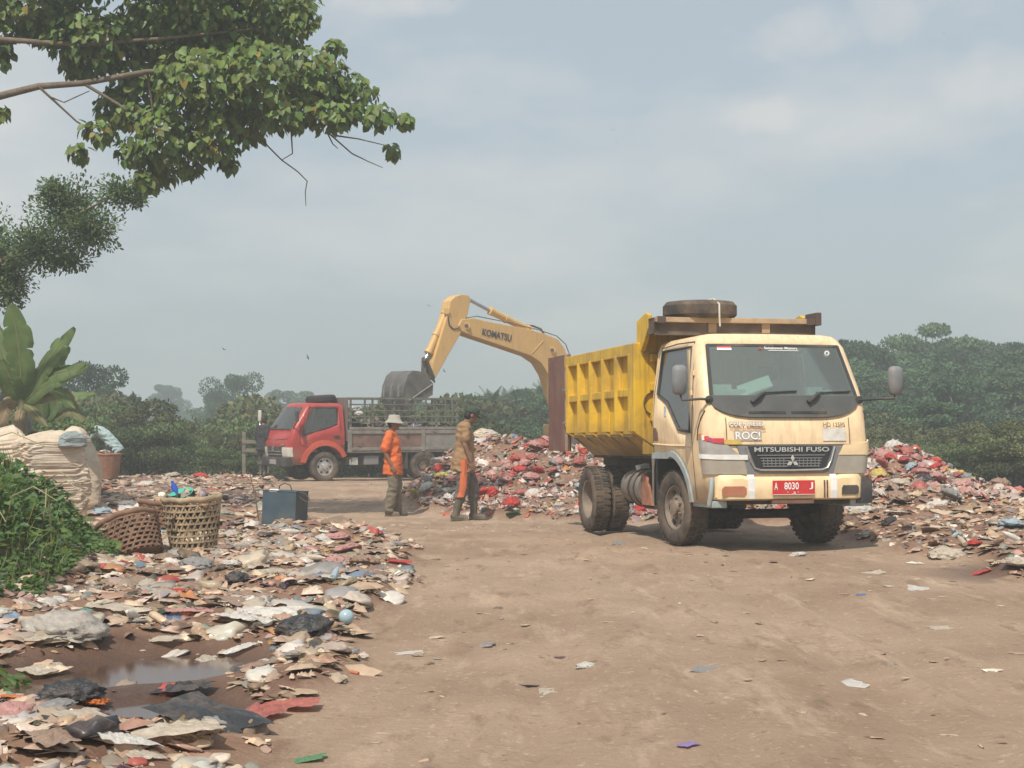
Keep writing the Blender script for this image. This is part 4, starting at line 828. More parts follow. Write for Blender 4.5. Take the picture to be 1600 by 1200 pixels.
TOPX = [-400, 0, 120, 200, 300, 420, 500, 600, 700, 760, 850, 900, 1000, 1150, 1300, 1345, 1400, 1450, 1520, 1600, 1700, 2000]
TOPY = [605, 612, 606, 626, 630, 628, 626, 632, 620, 610, 604, 590, 570, 555, 540, 556, 540, 524, 532, 530, 518, 512]
def top_z(x, y): return CH + (HZ - np.interp(800 + x / y * F, TOPX, TOPY)) / F * y
# forest beyond the heaps
for row, y0 in enumerate([56, 61, 67, 74, 82, 92]):
    x = -y0 * .07 - 2 if row else .02 * y0
    while x < y0 / 3 + 5:
        y = y0 + random.uniform(-2, 2); zt = float(top_z(x, y)) * 1.0; zt -= [3.1, 2.2, 1.1, .4, .1, 0][row] * random.uniform(.5, 1.2) * (1 if x > 6 else .55)
        g = g1(x, y); h = max(2.6, zt - g)
        pr = random.choice(TREES); plant(pr, 'forest_tree', ['dark tree at the near edge of the forest in the hollow', 'dark tree at the near edge of the forest in the hollow', 'leafy tree in the thick of the hazy forest', 'leafy tree in the thick of the hazy forest', 'hazy tree on the forest skyline', 'hazy tree on the forest skyline'][row], 'tree', x, y, h, 10.0, ['trees at the near forest edge', 'trees at the near forest edge', 'trees in the thick of the forest', 'trees in the thick of the forest', 'trees on the forest skyline', 'trees on the forest skyline'][row], wide=random.uniform(.95, 1.35) * (1.25 if h < 7 else 1))
        x += random.uniform(.62, .95) * (4.2 if h > 7 else 3.2)
# skyline trees that stand out
for (xp, yt, wpx, Yd, pr, lab) in [(360, 571, 98, 112, 3, 'large round dark tree standing above the scrub'), (255, 592, 84, 210, 0, 'pale blue far away tree on the horizon'), (158, 560, 70, 66, 1, 'open crowned tree rising right of the banana plant'),
                               (445, 606, 44, 150, 1, 'small hazy tree left of the red truck cab'), (482, 610, 40, 150, 2, 'flat topped hazy tree above the red truck cab'), (1345, 512, 88, 82, 0, 'thin crowned tall tree rising right of the dump truck windscreen'),
                               (1452, 503, 110, 84, 2, 'wide topped tallest tree on the forest skyline'), (1535, 530, 80, 84, 2, 'wide low crowned tree on the forest skyline'), (1620, 515, 90, 78, 3, 'tall round tree at the right end of the skyline')]:
    x = (xp - 800) / F * Yd; g = g1(x, Yd); zt = CH + (HZ - yt) / F * Yd; h = zt - g; wr = wpx / F * Yd / 2
    nat = [3.4, 2.9, 4.0, 3.2, 2.6][pr] * h / 10 * 1.08
    plant(TREES[pr], 'skyline_tree', lab, 'tree', x, Yd, h, 10.0, None, wide=max(.78, min(1.7, wr / nat)))
# far belt of trees along the horizon
for k in range(46):
    y = random.uniform(120, 200); x = random.uniform(-.42, .12) * y; h = float(top_z(x, y)) + random.uniform(-1.2, .1) - g1(x, y); plant(random.choice(TREES), 'distant_tree', 'small hazy tree in the distant belt along the horizon', 'tree', x, y, h, 10.0, 'distant trees along the horizon', wide=1.5)
for k in range(34):
    y = random.uniform(260, 480); x = random.uniform(-.40, .36) * y; h = random.uniform(6.5, 9.5); plant(random.choice(TREES), 'distant_tree', 'faint blue tree in the farthest belt on the horizon', 'tree', x, y, h, 10.0, 'farthest trees on the horizon', wide=1.7)
# scrub at the left, behind the rubbish
for k in range(78):
    y = random.uniform(44, 62); x = random.uniform(-.36, -.02) * y; zt = float(top_z(x, y)) - random.choice([-.35, 0, .2, .5, .9, 1.3]) - random.uniform(0, .3); h = max(1.3, zt - g1(x, y))
    plant(random.choice(BUSH), 'scrub_bush', 'olive green scrub bush behind the rubbish and the red truck', 'bush', x, y, h, 2.15, 'scrub bushes behind the rubbish', wide=random.uniform(.75, 1.1))
for (xp, yp, Yd, h, lab) in [(360, 742, 43, 1.0, 'low pale flowering bush by the wooden posts'), (10, 745, 33, 1.7, 'dark bush between the white sacks and the banana plants'), (0, 760, 30, 1.9, 'dark bush under the tall banana plant'), (205, 745, 44, 1.9, 'dense bush right of the stooping person in pale blue'), (130, 740, 44.5, 1.9, 'dense bush behind the stooping person in pale blue')]:
    x = (xp - 800) / F * Yd; plant(BUSH[k % 3], 'scrub_bush', lab, 'bush', x, Yd, h, 2.15, None)
for k in range(28):
    y = random.uniform(34, 49); x = random.uniform(.23 if y > 42 else .29, .36) * y; plant(random.choice(BUSH), 'hollow_bush', 'green bush in the hollow behind the rubbish heaps', 'bush', x, y, random.uniform(.9, 1.6), 2.15, 'bushes in the hollow', wide=1.2)
for k in range(40):
    y = random.uniform(51, 56); x = random.uniform(-.05, .36) * y; plant(random.choice(BUSH), 'hollow_bush', 'green bush in the hollow behind the rubbish heaps', 'bush', x, y, random.uniform(1.8, 3.2), 2.15, 'bushes in the hollow', wide=1.1)

# --- palms between the excavator arm and the truck
PALM = M('palm_frond', (.075, .11, .042), .55, .25, 3)
def palm_mesh(seed):
    rs = random.Random(seed); mb = MB()
    for k in range(22):
        a = k * 2.4 + rs.uniform(-.3, .3); el = rs.uniform(-.1, 1.25); L_ = rs.uniform(1.9, 2.6); pts = []
        for i in range(7):
            s = i / 6; r_ = L_ * s * math.cos(el); z = L_ * s * math.sin(el) - 1.2 * s * s * (1.1 - .5 * math.sin(el)); pts.append(Vector((r_ * math.cos(a), r_ * math.sin(a), z)))
        for i in range(6):
            d = pts[i + 1] - pts[i]; sd = Vector((-math.sin(a), math.cos(a), 0))
            for j in range(3):
                p = pts[i] + d * (j / 3)
                for sg in (-1, 1):
                    q_ = p + sd * sg * .48 * math.sin(math.pi * min(.95, .15 + (i + j / 3) / 6.5)) + d * .5 + Vector((0, 0, -.16)); n0 = len(mb.v)
                    mb.v += [tuple(p), tuple(p + d * .26), tuple(q_)]; mb.f.append((n0, n0 + 1, n0 + 2))
    return mb.mesh('crown', PALM)
PM = [palm_mesh(k) for k in range(3)]
ptr = MB().tube([(0, 0, -6), (.05, 0, -3), (0, 0, 0)], [.2, .17, .15], 8).mesh('trunk', BARKP, smooth=60)
for k, (xp, yp) in enumerate([(768, 612), (792, 610), (808, 616), (825, 609), (842, 612), (815, 630), (735, 622), (850, 598), (780, 628), (698, 632)]):
    Yd = 78 + 4 * (k % 4); c = px(xp, yp + 20, Yd); z0 = g1(c.x, Yd); r_ = thing('palm_tree', 'feathery palm in the green belt below the excavator boom', 'palm', (c.x, Yd, z0), (0, 0, k * 1.3), 'palms below the excavator boom')
    cr_ = link('crown', PM[k % 3], r_, (0, 0, c.z - z0)); cr_.scale = (.62,) * 3; link('trunk', ptr, r_, (0, 0, c.z - z0))
# ------------------------------------------------------------------ vehicles: shared builders
RUB = M('tyre_rubber', (.062, .054, .048), .85, .25, 8, .35, 40, dirt=((.24, .17, .12), .62, 3.2), spec=.2)
RUBD = M('tyre_tread', (.050, .044, .040), .9, .25, 8, .35, 40, dirt=((.20, .145, .10), .55, 4), spec=.2)
RIM = M('dusty_rim', (.24, .20, .17), .7, .25, 9, .2, 30, dirt=(DUST, .6, 5), metal=.2)
RIMS = M('silver_rim', (.50, .50, .49), .45, .15, 9, dirt=(DUST, .35, 5), metal=.5)
BLK = M('black_plastic', (.045, .047, .050), .6, .15, 8, dirt=(DUST, .3, 3), spec=.3)
GREYP = M('grey_plastic', (.19, .195, .20), .6, .12, 8, dirt=(DUST, .25, 4))
CHAS = M('chassis_black', (.030, .029, .028), .8, .3, 6, dirt=((.14, .10, .075), .45, 3))
CHROME = M('dull_chrome', (.48, .48, .47), .35, .1, 9, metal=.7, dirt=(DUST, .3, 5))
LENS = M('lamp_lens', (.36, .33, .28), .2, .1, 9, dirt=((.36, .29, .21), .45, 5), spec=.6)
LENSO = M('indicator_lens', (.42, .17, .10), .3, .15, 9, dirt=(DUST, .3, 4))
GLASS = glass_mat('windscreen_glass', (.72, .84, .81), .08, film=.17)
GLASSD = glass_mat('door_glass', (.10, .115, .115), .02, gain=.3)
INTER = M('cab_lining', (.10, .105, .105), .8, .15)
SEAT = M('seat_vinyl', (.055, .06, .065), .6, .2)
PAPER = M('paper', (.80, .82, .78), .8, .05)

def wheel(root, c, r, w, out, rim_mat, style='steel', name='wheel', steer=0.0):
    """c: wheel centre in the vehicle, out: +1/-1 the side its outer face looks to (local y)"""
    e = thing_part(name, root, c, (0, 0, steer))
    ty = MB(); h = w / 2
    prof = [(r * .60, -h * .86), (r * .66, -h), (r * .80, -h * 1.04), (r * .93, -h * .98), (r * .985, -h * .82), (r, -h * .5), (r, h * .5), (r * .985, h * .82), (r * .93, h * .98), (r * .80, h * 1.04), (r * .66, h), (r * .60, h * .86)]
    ty.lathe(prof, 40, axis='y'); tyo = ty.build('tyre', RUB, e, smooth=40)
    n_ = 34; bl = MB()
    for k in range(n_):
        a = 2 * math.pi * k / n_
        for sg, ph in ((-1, 0), (1, .5)):
            aa = a + ph * 2 * math.pi / n_; p = Vector((math.cos(aa) * (r + .003), sg * h * .52, math.sin(aa) * (r + .003)))
            bl.box(p, (.005, h * .82, r * 2 * math.pi / n_ * .62), Matrix(((math.cos(aa), 0, -math.sin(aa)), (0, 1, 0), (math.sin(aa), 0, math.cos(aa)))) @ rotx(.0) )
    tag(bl.build('tread', RUBD, tyo), kind='stuff')
    rm_ = MB(); o = out
    if style == 'steel':
        rm_.lathe([(r * .60, -h * .8), (r * .60, o * h * .80), (r * .555, o * h * .80), (r * .53, o * h * .40), (r * .44, o * h * .34), (r * .34, o * h * .52), (r * .20, o * h * .58), (r * .19, o * h * .95), (r * .10, o * h * 1.0), (.001, o * h * 1.0)], 36, axis='y')
        ro = rm_.build('rim', rim_mat, e, smooth=35)
        for k in range(6):
            a = k * math.pi / 3; MB().lathe([(.001, o * .012), (r * .075, o * .010), (r * .085, 0)], 12, (math.cos(a) * r * .43, o * h * .42, math.sin(a) * r * .43), 'y').build('hand_hole', CHAS, ro, smooth=40)
            MB().lathe([(.014, 0), (.014, o * .03), (.001, o * .032)], 6, (math.cos(a + .5) * r * .27, o * h * .56, math.sin(a + .5) * r * .27), 'y').build('wheel_nut', rim_mat, ro)
    else:                                    # deep dished rear rim
        rm_.lathe([(r * .60, o * h * .86), (r * .56, o * h * .80), (r * .54, -o * h * .1), (r * .50, -o * h * .55), (r * .30, -o * h * .62), (r * .28, -o * h * .1), (r * .17, 0), (.001, 0)], 36, axis='y'); ro = rm_.build('rim', rim_mat, e, smooth=35)
        for k in range(6):
            a = k * math.pi / 3; MB().lathe([(.014, 0), (.014, o * .03), (.001, o * .032)], 6, (math.cos(a) * r * .4, -o * h * .60, math.sin(a) * r * .4), 'y').build('wheel_nut', rim_mat, ro)
    return e
def thing_part(name, parent, loc, rot=(0, 0, 0)):
    o = bpy.data.objects.new(name, None); COL.objects.link(o); o.parent = parent; o.location = loc; o.rotation_euler = rot; o.empty_display_size = .1; return o

class Cab:
    """cab shell lofted from a plan outline that changes with height; windows are real openings"""
    def __init__(s, xf, hw, xr, cr=.11, bow=.045):
        s.XF, s.HW, s.xr, s.cr, s.bow = xf, hw, xr, cr, bow
    def xf(s, z): return float(np.interp(z, [p[0] for p in s.XF], [p[1] for p in s.XF]))
    def hw(s, z): return float(np.interp(z, [p[0] for p in s.HW], [p[1] for p in s.HW]))
    def P(s, u, z):
        sg = -1 if u < 0 else 1; u = abs(u); x0, h, c = s.xf(z), s.hw(z), s.cr
        if u <= 1: x, y = x0 - s.bow * u * u, u * (h - c)
        elif u <= 2: a = (u - 1) * math.pi / 2; x, y = x0 - s.bow - c + c * math.cos(a), h - c + c * math.sin(a)
        else: xa = x0 - s.bow - c; x, y = xa + (s.xr - xa) * (u - 2), h
        return Vector((x, sg * y, z))
    def N(s, u, z):
        e = .02; du = s.P(u + e, z) - s.P(u - e, z); dz = s.P(u, z + e) - s.P(u, z - e); n_ = du.cross(dz).normalized()
        c = s.P(u, z) - Vector((s.xr * .5, 0, z))
        return n_ if n_.dot(c) > 0 else -n_
    def Q(s, u, z, off): return s.P(u, z) + s.N(u, z) * off
    def ux(s, x, z): xa = s.xf(z) - s.bow - s.cr; return 2 + (xa - x) / (xa - s.xr)
    def uy(s, y, z): return y / (s.hw(z) - s.cr)
    def patch(s, name, mat, parent, u0, u1, z0, z1, off=.006, nu=12, nv=6, thick=.02, smooth=40, bevel=0):
        """a raised panel that follows the shell; u0,u1 may be functions of t (0 bottom..1 top), z0,z1 functions of s (0..1 across)"""
        fu = lambda f, t: f(t) if callable(f) else f
        rows = []
        for j in range(nv + 1):
            t_ = j / nv; row = []
            for i in range(nu + 1):
                k = i / nu; u = fu(u0, t_) * (1 - k) + fu(u1, t_) * k; z = fu(z0, k) * (1 - t_) + fu(z1, k) * t_; row.append((u, z))
            rows.append(row)
        mb = MB(); n_ = (nu + 1)
        for r_ in rows: mb.v += [tuple(s.Q(u, z, off)) for u, z in r_]
        for r_ in rows: mb.v += [tuple(s.Q(u, z, off - thick)) for u, z in r_]
        T = n_ * (nv + 1)
        for j in range(nv):
            for i in range(nu):
                a = j * n_ + i; mb.f += [(a, a + 1, a + n_ + 1, a + n_), (T + a + n_, T + a + n_ + 1, T + a + 1, T + a)]
        ed = [j * n_ for j in range(nv + 1)] + [nv * n_ + i for i in range(1, nu + 1)] + [j * n_ + nu for j in range(nv - 1, -1, -1)] + [i for i in range(nu - 1, 0, -1)]
        for a, b_ in zip(ed, ed[1:] + ed[:1]): mb.f.append((a, b_, T + b_, T + a))
        return mb.build(name, mat, parent, bevel, smooth)
    def shell(s, root, mat, zbot, zbelt, zws, zwin, ztop, side_x, win_x, ws_u, roof_z):
        """zbot(x): lower edge, zbelt(x): lower edge of the door window, zws: windscreen base, zwin: top of the openings"""
        us = [0, .2, .4, .6, .8, ws_u, 1.0, 1.25, 1.5, 1.75, 2.0]; nfront = len(us)
        zr = 1.3; us = us + [s.ux(x, zr) for x in side_x]
        rows = []
        full = [-u for u in us[::-1]][:-1] + us
        def col(u):
            au = abs(u); x = s.P(au, zr).x; zb = zbot(x); belt = zbelt(x) if au > 2.0 else zws + (0.0 if au <= ws_u else (zbelt(side_x[0]) - zws) * (au - ws_u) / (2 - ws_u) * .4)
            z = [zb, zb + (belt - zb) * .3, zb + (belt - zb) * .6, belt]; tw = zwin
            z += [belt + (tw - belt) * .33, belt + (tw - belt) * .66, tw, ztop]
            return [s.P(u, q_) for q_ in z]
        colsv = [col(u) for u in full]; mb = MB(); nr = len(colsv[0]); nc = len(full)
        for c in colsv: mb.v += [tuple(p) for p in c]
        for c in range(nc - 1):
            um = abs((full[c] + full[c + 1]) / 2); xm = s.P(um, zr).x
            for r_ in range(nr - 1):
                hole = 3 <= r_ < 6 and (um < ws_u or (um > 2 and win_x[1] < xm < win_x[0]))
                if not hole: mb.f.append((c * nr + r_, (c + 1) * nr + r_, (c + 1) * nr + r_ + 1, c * nr + r_ + 1))
        # roof: rings shrinking towards the crown
        prev = [c * nr + nr - 1 for c in range(nc)]
        ctr = Vector((np.mean([colsv[c][-1].x for c in range(nc)]), 0, 0))
        for k, (sh_, dz) in enumerate([(.94, .55), (.8, .85), (.5, 1.0)]):
            cur = []
            for c in range(nc):
                p = colsv[c][-1]; cur.append(len(mb.v)); mb.v.append((ctr.x + (p.x - ctr.x) * sh_, p.y * sh_, ztop + (roof_z - ztop) * dz))
            for c in range(nc - 1): mb.f.append((prev[c], prev[c + 1], cur[c + 1], cur[c]))
            mb.f.append((prev[-1], prev[0], cur[0], cur[-1])); prev = cur
        mb.f.append(tuple(prev))
        # rear wall with a window
        a, z_ = 0, nc - 1; ra = [colsv[0][r_] for r_ in range(nr)]; rb = [colsv[-1][r_] for r_ in range(nr)]
        for r_ in range(nr - 1):
            for k in range(6):
                if r_ in (4, 5) and 1 <= k <= 4: continue
                q = [ra[r_].lerp(rb[r_], k / 6), ra[r_].lerp(rb[r_], (k + 1) / 6), ra[r_ + 1].lerp(rb[r_ + 1], (k + 1) / 6), ra[r_ + 1].lerp(rb[r_ + 1], k / 6)]; n0 = len(mb.v); mb.v += [tuple(p) for p in q]; mb.f.append((n0, n0 + 1, n0 + 2, n0 + 3))
        me = mb.mesh('cab', mat)
        bm = bmesh.new(); bm.from_mesh(me); bmesh.ops.remove_doubles(bm, verts=bm.verts, dist=.0005)
        bmesh.ops.recalc_face_normals(bm, faces=bm.faces); bm.to_mesh(me); bm.free()
        me.polygons.foreach_set('use_smooth', [True] * len(me.polygons)); me.set_sharp_from_angle(angle=R(48))
        o = link('cab', me, root); sm = o.modifiers.new('thickness', 'SOLIDIFY'); sm.thickness = .03; sm.offset = -1
        return o

# ------------------------------------------------------------------ the yellow dump truck
CREAM = M('cream_paint', (.82, .615, .38), .42, .07, 3, .03, 30, dirt=((.46, .33, .20), .34, 3.2), coat=.15, streak=((.38, .27, .16), .42), lowmud=((.30, .21, .14), .45, 1.0, .55))
CREAMB = M('cream_bumper', (.82, .63, .38), .48, .08, 4, .05, 30, dirt=((.36, .25, .15), .42, 4))
YEL = M('yellow_box_paint', (.68, .43, .03), .5, .10, 3, .08, 25, dirt=((.25, .165, .07), .50, 2.6), streak=((.22, .14, .06), .6), lowmud=((.17, .115, .07), .95, 1.35, .85))
YELD = M('yellow_box_inside', (.20, .14, .06), .8, .3, 3, .2, 25, dirt=((.12, .09, .06), .6, 3))
MAROON = M('brown_door_paint', (.165, .075, .060), .62, .12, 3, .1, 25, dirt=((.30, .20, .15), .3, 3), streak=((.27, .19, .15), .35))
WOOD = M('weathered_plank', (.42, .30, .19), .85, .25, 8, .3, 30, dirt=((.20, .14, .09), .4, 4))
BLUEG = M('fender_grey_blue', (.30, .36, .37), .6, .12, 6, dirt=(DUST, .5, 4))
WHT = M('white_tape', (.76, .76, .74), .6, .08, 8, dirt=((.45, .38, .30), .3, 6))
REDP = M('red_plate', (.56, .035, .035), .45, .06, 8, dirt=((.4, .2, .15), .15, 6))
WHP = M('white_paint', (.82, .80, .77), .5, .04)
SILV = M('silver_letters', (.62, .62, .60), .35, .05, metal=.4)

TX, TY, TYAW = 2.53, 16.35, .235
zf, zr_ = g1(TX, TY), g1(TX - math.sin(TYAW) * 2.85, TY + math.cos(TYAW) * 2.85)
# local frame: +x forward, +y the truck's left, origin on the ground under the front axle
DT = thing('dump_truck', 'dusty dump truck with cream cab, yellow tipper box and red number plate', 'truck', (TX, TY, 0), (0, math.atan2(-.055 - 0, -2.85) * 0 - .0, TYAW - math.pi / 2))
DT.rotation_euler = (0, -.019, TYAW - math.pi / 2)
WB = -2.85
c = Cab([(.45, 1.04), (.75, 1.085), (1.0, 1.085), (1.30, 1.05), (1.54, .98), (2.10, .675), (2.16, .60)], [(.45, .83), (.95, .88), (1.3, .89), (1.54, .885), (2.08, .815), (2.16, .77)], -.56, cr=.095)
def zbot(x): return .47 if x > .50 else (.40 + math.sqrt(max(0, .55 ** 2 - max(0, x) ** 2)) if x > 0 else .95)
def zbelt(x): return float(np.interp(x, [-.41, -.1, .28, .62], [1.60, 1.50, 1.20, 1.17]))
SX = [.72, .62, .53, .50, .45, .38, .28, .14, 0, -.15, -.28, -.40, -.49, -.56]
cabo = c.shell(DT, CREAM, zbot, zbelt, 1.55, 2.06, 2.14, SX, (.60, -.41), .97, 2.205)
# windscreen, door windows, rear window
def ws_z0(k): return 1.55
ws = c.patch('windscreen', GLASS, DT, -.985, .985, 1.545, 2.065, .004, 20, 8, .006)
c.patch('windscreen_gasket', BLK, ws, -1.0, 1.0, 2.055, 2.078, .009, 20, 2, .02)
for sg in (-1, 1): c.patch('windscreen_gasket', BLK, ws, lambda t_, sg=sg: sg * .965, lambda t_, sg=sg: sg * 1.06, 1.52, 2.07, .009, 3, 8, .02)
doors = []
for sg in (-1, 1):
    # door: shut lines, glass, handle
    def U(x, z): return sg * c.ux(x, z)
    dr = thing_part('door', DT, (0, 0, 0)); doors.append(dr)
    g = MB(); poly = [(.605, 1.19), (.27, 1.22), (-.10, 1.51), (-.41, 1.60), (-.40, 2.06), (.50, 2.06)]
    pts = [c.Q(U(x, z), z, -.004) for x, z in poly]; g.v += [tuple(p) for p in pts]; g.f.append(tuple(range(6))); g.build('window', GLASSD, dr)
    seal = MB()
    ppts = [c.Q(U(x, z), z, .004) for x, z in poly]; seal.tube(ppts + [ppts[0]], .013, 6); seal.build('window_seal', BLK, dr, smooth=60)
    line = MB(); lp = [(.69, 1.50), (.66, 1.15), (.67, .85), (.66, .50)]; line.tube([c.Q(U(x, z), z, .001) for x, z in lp], .005, 5)
    lp = [(.57, 2.11), (.0, 2.12), (-.46, 2.10), (-.52, 1.6), (-.54, 1.2), (-.54, .97)]; line.tube([c.Q(U(x, z), z, .001) for x, z in lp], .005, 5); line.tube([c.Q(U(.57, 2.11), 2.11, .001), c.Q(U(.64, 1.75), 1.75, .001), c.Q(U(.69, 1.5), 1.5, .001)], .005, 5)
    line.build('shut_line', M('shut_line', (.10, .075, .045), .9), dr)
    hd = MB(); hp = [(-.50, 1.10), (-.38, 1.10), (-.39, 1.19), (-.44, 1.24), (-.50, 1.24)]; hd.loft([[c.Q(U(x, z), z, .004) for x, z in hp], [c.Q(U(x, z), z, .012) for x, z in hp]]); hd.build('handle', M('door_handle', (.16, .085, .07), .6), dr)
    mo_ = MB(); mo_.tube([c.Q(U(x, z), z, .0) for x, z in [(-.54, 1.065), (.0, 1.05), (.66, 1.045)]], .012, 6); mo_.build('body_crease', CREAM, dr, smooth=60)
    if sg < 0:
        st = MB(); hp = [(-.17, 1.36), (-.12, 1.36), (-.12, 1.46), (-.17, 1.47)]; st.loft([[c.Q(U(x, z), z, .002) for x, z in hp], [c.Q(U(x, z), z, .006) for x, z in hp]]); st.build('door_sticker', M('sticker_pale_blue', (.42, .55, .60), .5, .3, 30), dr)
        for z in (1.78, 1.58):
            MB().box(c.Q(U(.665, z), z, .012), (.035, .02, .05)).build('hinge', CREAM, dr, .004)
    fe = MB(); arc = []
    for k in range(15):
        t_ = k / 14; x = -.55 + 1.03 * t_; z = .93 if x < 0 else .40 + math.sqrt(max(0, .555 ** 2 - x ** 2)); arc.append((x, z))
    arc += [(.53, .47)]
    rings = []
    for x, z in arc:
        uu = U(x, max(z, .45)); p = c.P(uu, max(z, .45)); y = p.y
        dx, dz = (0, 1) if x < 0 else ((x) / .56, (z - .40) / .56)
        rings.append([Vector((x - dx * .02, y + sg * .025, z - dz * .02)), Vector((x + dx * .04, y + sg * .022, z + dz * .04)), Vector((x + dx * .045, y - sg * .05, z + dz * .045)), Vector((x - dx * .02, y - sg * .30, z - dz * .02))])
    fe.loft(rings); fe.build('wheel_arch', BLUEG, DT, smooth=50)
# front: garnish below the windscreen, hood seam lines, grille, lamps
gar = c.patch('wiper_panel', M('grey_garnish', (.085, .088, .088), .62, .12, 5, dirt=(DUST, .3, 3)), DT, -1.05, 1.05, lambda k: 1.325 + .16 * abs(2 * k - 1) ** 5, 1.545, .010, 24, 5, .03)
for y0, y1 in ((-.42, -.03), (.03, .42)): c.patch('vent_slot', CHAS, gar, c.uy(y0, 1.37), c.uy(y1, 1.37), 1.36, 1.385, .014, 8, 1, .01)
seam = MB()
for sg in (-1, 1):
    seam.tube([c.Q(sg * c.uy(.66, z), z, .002) for z in (1.325, 1.2, 1.06)], .004, 5); seam.tube([c.Q(sg * u, z, .003) for u, z in ((.92, 1.05), (1.2, 1.06), (1.6, 1.10), (2.0, 1.13))], .005, 5)
    seam.tube([c.Q(sg * u, z, .003) for u, z in ((1.45, 1.40), (1.8, 1.33), (2.05, 1.22), (2.08, 1.10))], .006, 5)
seam.tube([c.Q(k / 10 * .9, 1.052, .002) for k in range(-10, 11)], .006, 5); seam.build('panel_gap', M('shut_line', (.10, .075, .045), .9), DT)
gs = c.patch('grille_surround', GREYP, DT, lambda t_: -c.uy(.46 + .10 * t_, .9), lambda t_: c.uy(.46 + .10 * t_, .9), .765, 1.045, .012, 20, 6, .03)
gr = c.patch('grille', M('grille_dark', (.030, .032, .036), .5, .1), DT, lambda t_: -c.uy(.37 + .08 * t_, .9), lambda t_: c.uy(.37 + .08 * t_, .9), .815, 1.040, .018, 16, 6, .02)
for z, wd in ((.835, .30), (.862, .31), (.889, .32), (.916, .33), (.945, .36)): c.patch('grille_bar', GREYP, gr, -c.uy(wd, z), c.uy(wd, z), z, z + .010, .026, 12, 1, .012)
for k in range(-7, 8):
    if abs(k) > 1: c.patch('grille_rib', GREYP, gr, c.uy(k * .042 - .004, .88), c.uy(k * .042 + .004, .88), .832, .925, .024, 1, 2, .012)
tr = MB(); tr.tube([c.Q(c.uy(y, z), z, .026) for y, z in [(-.47, 1.03), (-.43, .90), (-.39, .825), (-.33, .805), (0, .80), (.33, .805), (.39, .825), (.43, .90), (.47, 1.03)]], .010, 6); tr.build('grille_trim', CHROME, gr, smooth=60)
q0 = c.Q(0, 1.005, .028); text('lettering', 'MITSUBISHI FUSO', .046, SILV, gr, q0, (0, 1, 0), (-.02, 0, 1), .80, .006, .012)
em = MB(); e0 = c.Q(0, .885, .040)
def dia(cx, cz, a, h_, w_):
    p = []
    for u, v in ((0, 0), (w_, h_ / 2), (0, h_), (-w_, h_ / 2)):
        uu = u * math.cos(a) - v * math.sin(a); vv = u * math.sin(a) + v * math.cos(a); p.append((uu + cx, vv + cz))
    return p
for a in (0, 2 * math.pi / 3, -2 * math.pi / 3): em.prism(dia(0, 0, a, .068, .021), lambda u, v, t_: Vector((e0.x + t_, e0.y + u, e0.z + v)), 0, .012)
em.build('emblem', SILV, gr, .002)
for sg in (-1, 1):
    hl = thing_part('headlight', DT, (0, 0, 0))
    ua = c.uy(.53, .9)
    if sg < 0:
        c.patch('lens', LENS, hl, lambda t_: -c.uy(.46 + .03 * t_, .8), -2.02, .765, .93, .016, 12, 5, .05)
        c.patch('upper_lens', M('indicator_clear', (.36, .34, .32), .2, .15, 12, spec=.6), hl, lambda t_: -c.uy(.50 + .14 * t_, .8), -2.03, .935, lambda k: 1.05 + .07 * k, .018, 12, 4, .05)
        c.patch('tape', WHT, hl, -c.uy(.455, .9), -2.03, lambda k: .905 + .02 * k, lambda k: .955 + .01 * k, .024, 12, 1, .006)
        cols_ = [((.62, .20, .06), .0, .18), ((.78, .75, .72), .18, .32), ((.55, .05, .05), .32, .52), ((.26, .07, .22), .52, .62), ((.55, .05, .07), .62, .84), ((.55, .38, .10), .84, 1.0)]
        u_a, u_b = -2.02, -c.uy(.52, 1.1)
        for cc_, a, b_ in cols_:
            c.patch('tape_strip', M('tape_%.2f' % a, cc_, .5, .15, 9), hl, u_a + (u_b - u_a) * a, u_a + (u_b - u_a) * b_, lambda k, a=a: 1.115 - .07 * a, lambda k, a=a: 1.165 - .075 * a, .020, 3, 1, .006)
    else:
        c.patch('lens', LENS, hl, lambda t_: c.uy(.46 + .05 * t_, .8), 2.02, .765, .945, .016, 12, 5, .05)
        c.patch('blanking_panel', CREAMB, hl, lambda t_: c.uy(.51 + .06 * t_, .8), 2.02, .95, lambda k: 1.05 + .06 * k, .022, 12, 4, .05)
# stickers on the hood
def fr(y, z, off=.006): return c.Q(c.uy(y, z), z, off)
OUTL = M('sticker_ink', (.11, .09, .08), .6); RUST = M('sticker_red_brown', (.45, .24, .17), .6)
text('lettering', 'COLT DIESEL', .050, OUTL, DT, fr(-.45, 1.262), (.10, 1, 0), (-.13, 0, 1), .37, .002, .055)
text('lettering', 'COLT DIESEL', .044, WHP, DT, fr(-.45, 1.262), (.10, 1, 0), (-.13, 0, 1), .36, .0045, .012)
text('lettering', 'TURBO INTERCOOLER', .026, RUST, DT, fr(-.44, 1.213), (.10, 1, 0), (-.13, 0, 1), .37, .002, .01)
stk = c.patch('sticker', M('sticker_grey', (.42, .38, .33), .6, .15, 20), DT, c.uy(-.585, 1.15), c.uy(-.30, 1.15), 1.095, 1.192, .006, 4, 2, .006)
text('lettering', "ROC!", .078, WHP, stk, fr(-.445, 1.145, .010), (.10, 1, 0), (-.13, 0, 1), .25, .002, .006)
stk = c.patch('sticker', M('sticker_silver', (.56, .54, .50), .6, .2, 14, dirt=((.74, .70, .63), .8, 9)), DT, c.uy(.36, 1.15), c.uy(.62, 1.15), 1.09, 1.215, .006, 4, 2, .006)
text('lettering', 'HD 125PS', .046, OUTL, DT, fr(.49, 1.252), (-.10, 1, 0), (-.13, 0, 1), .25, .002, .008)
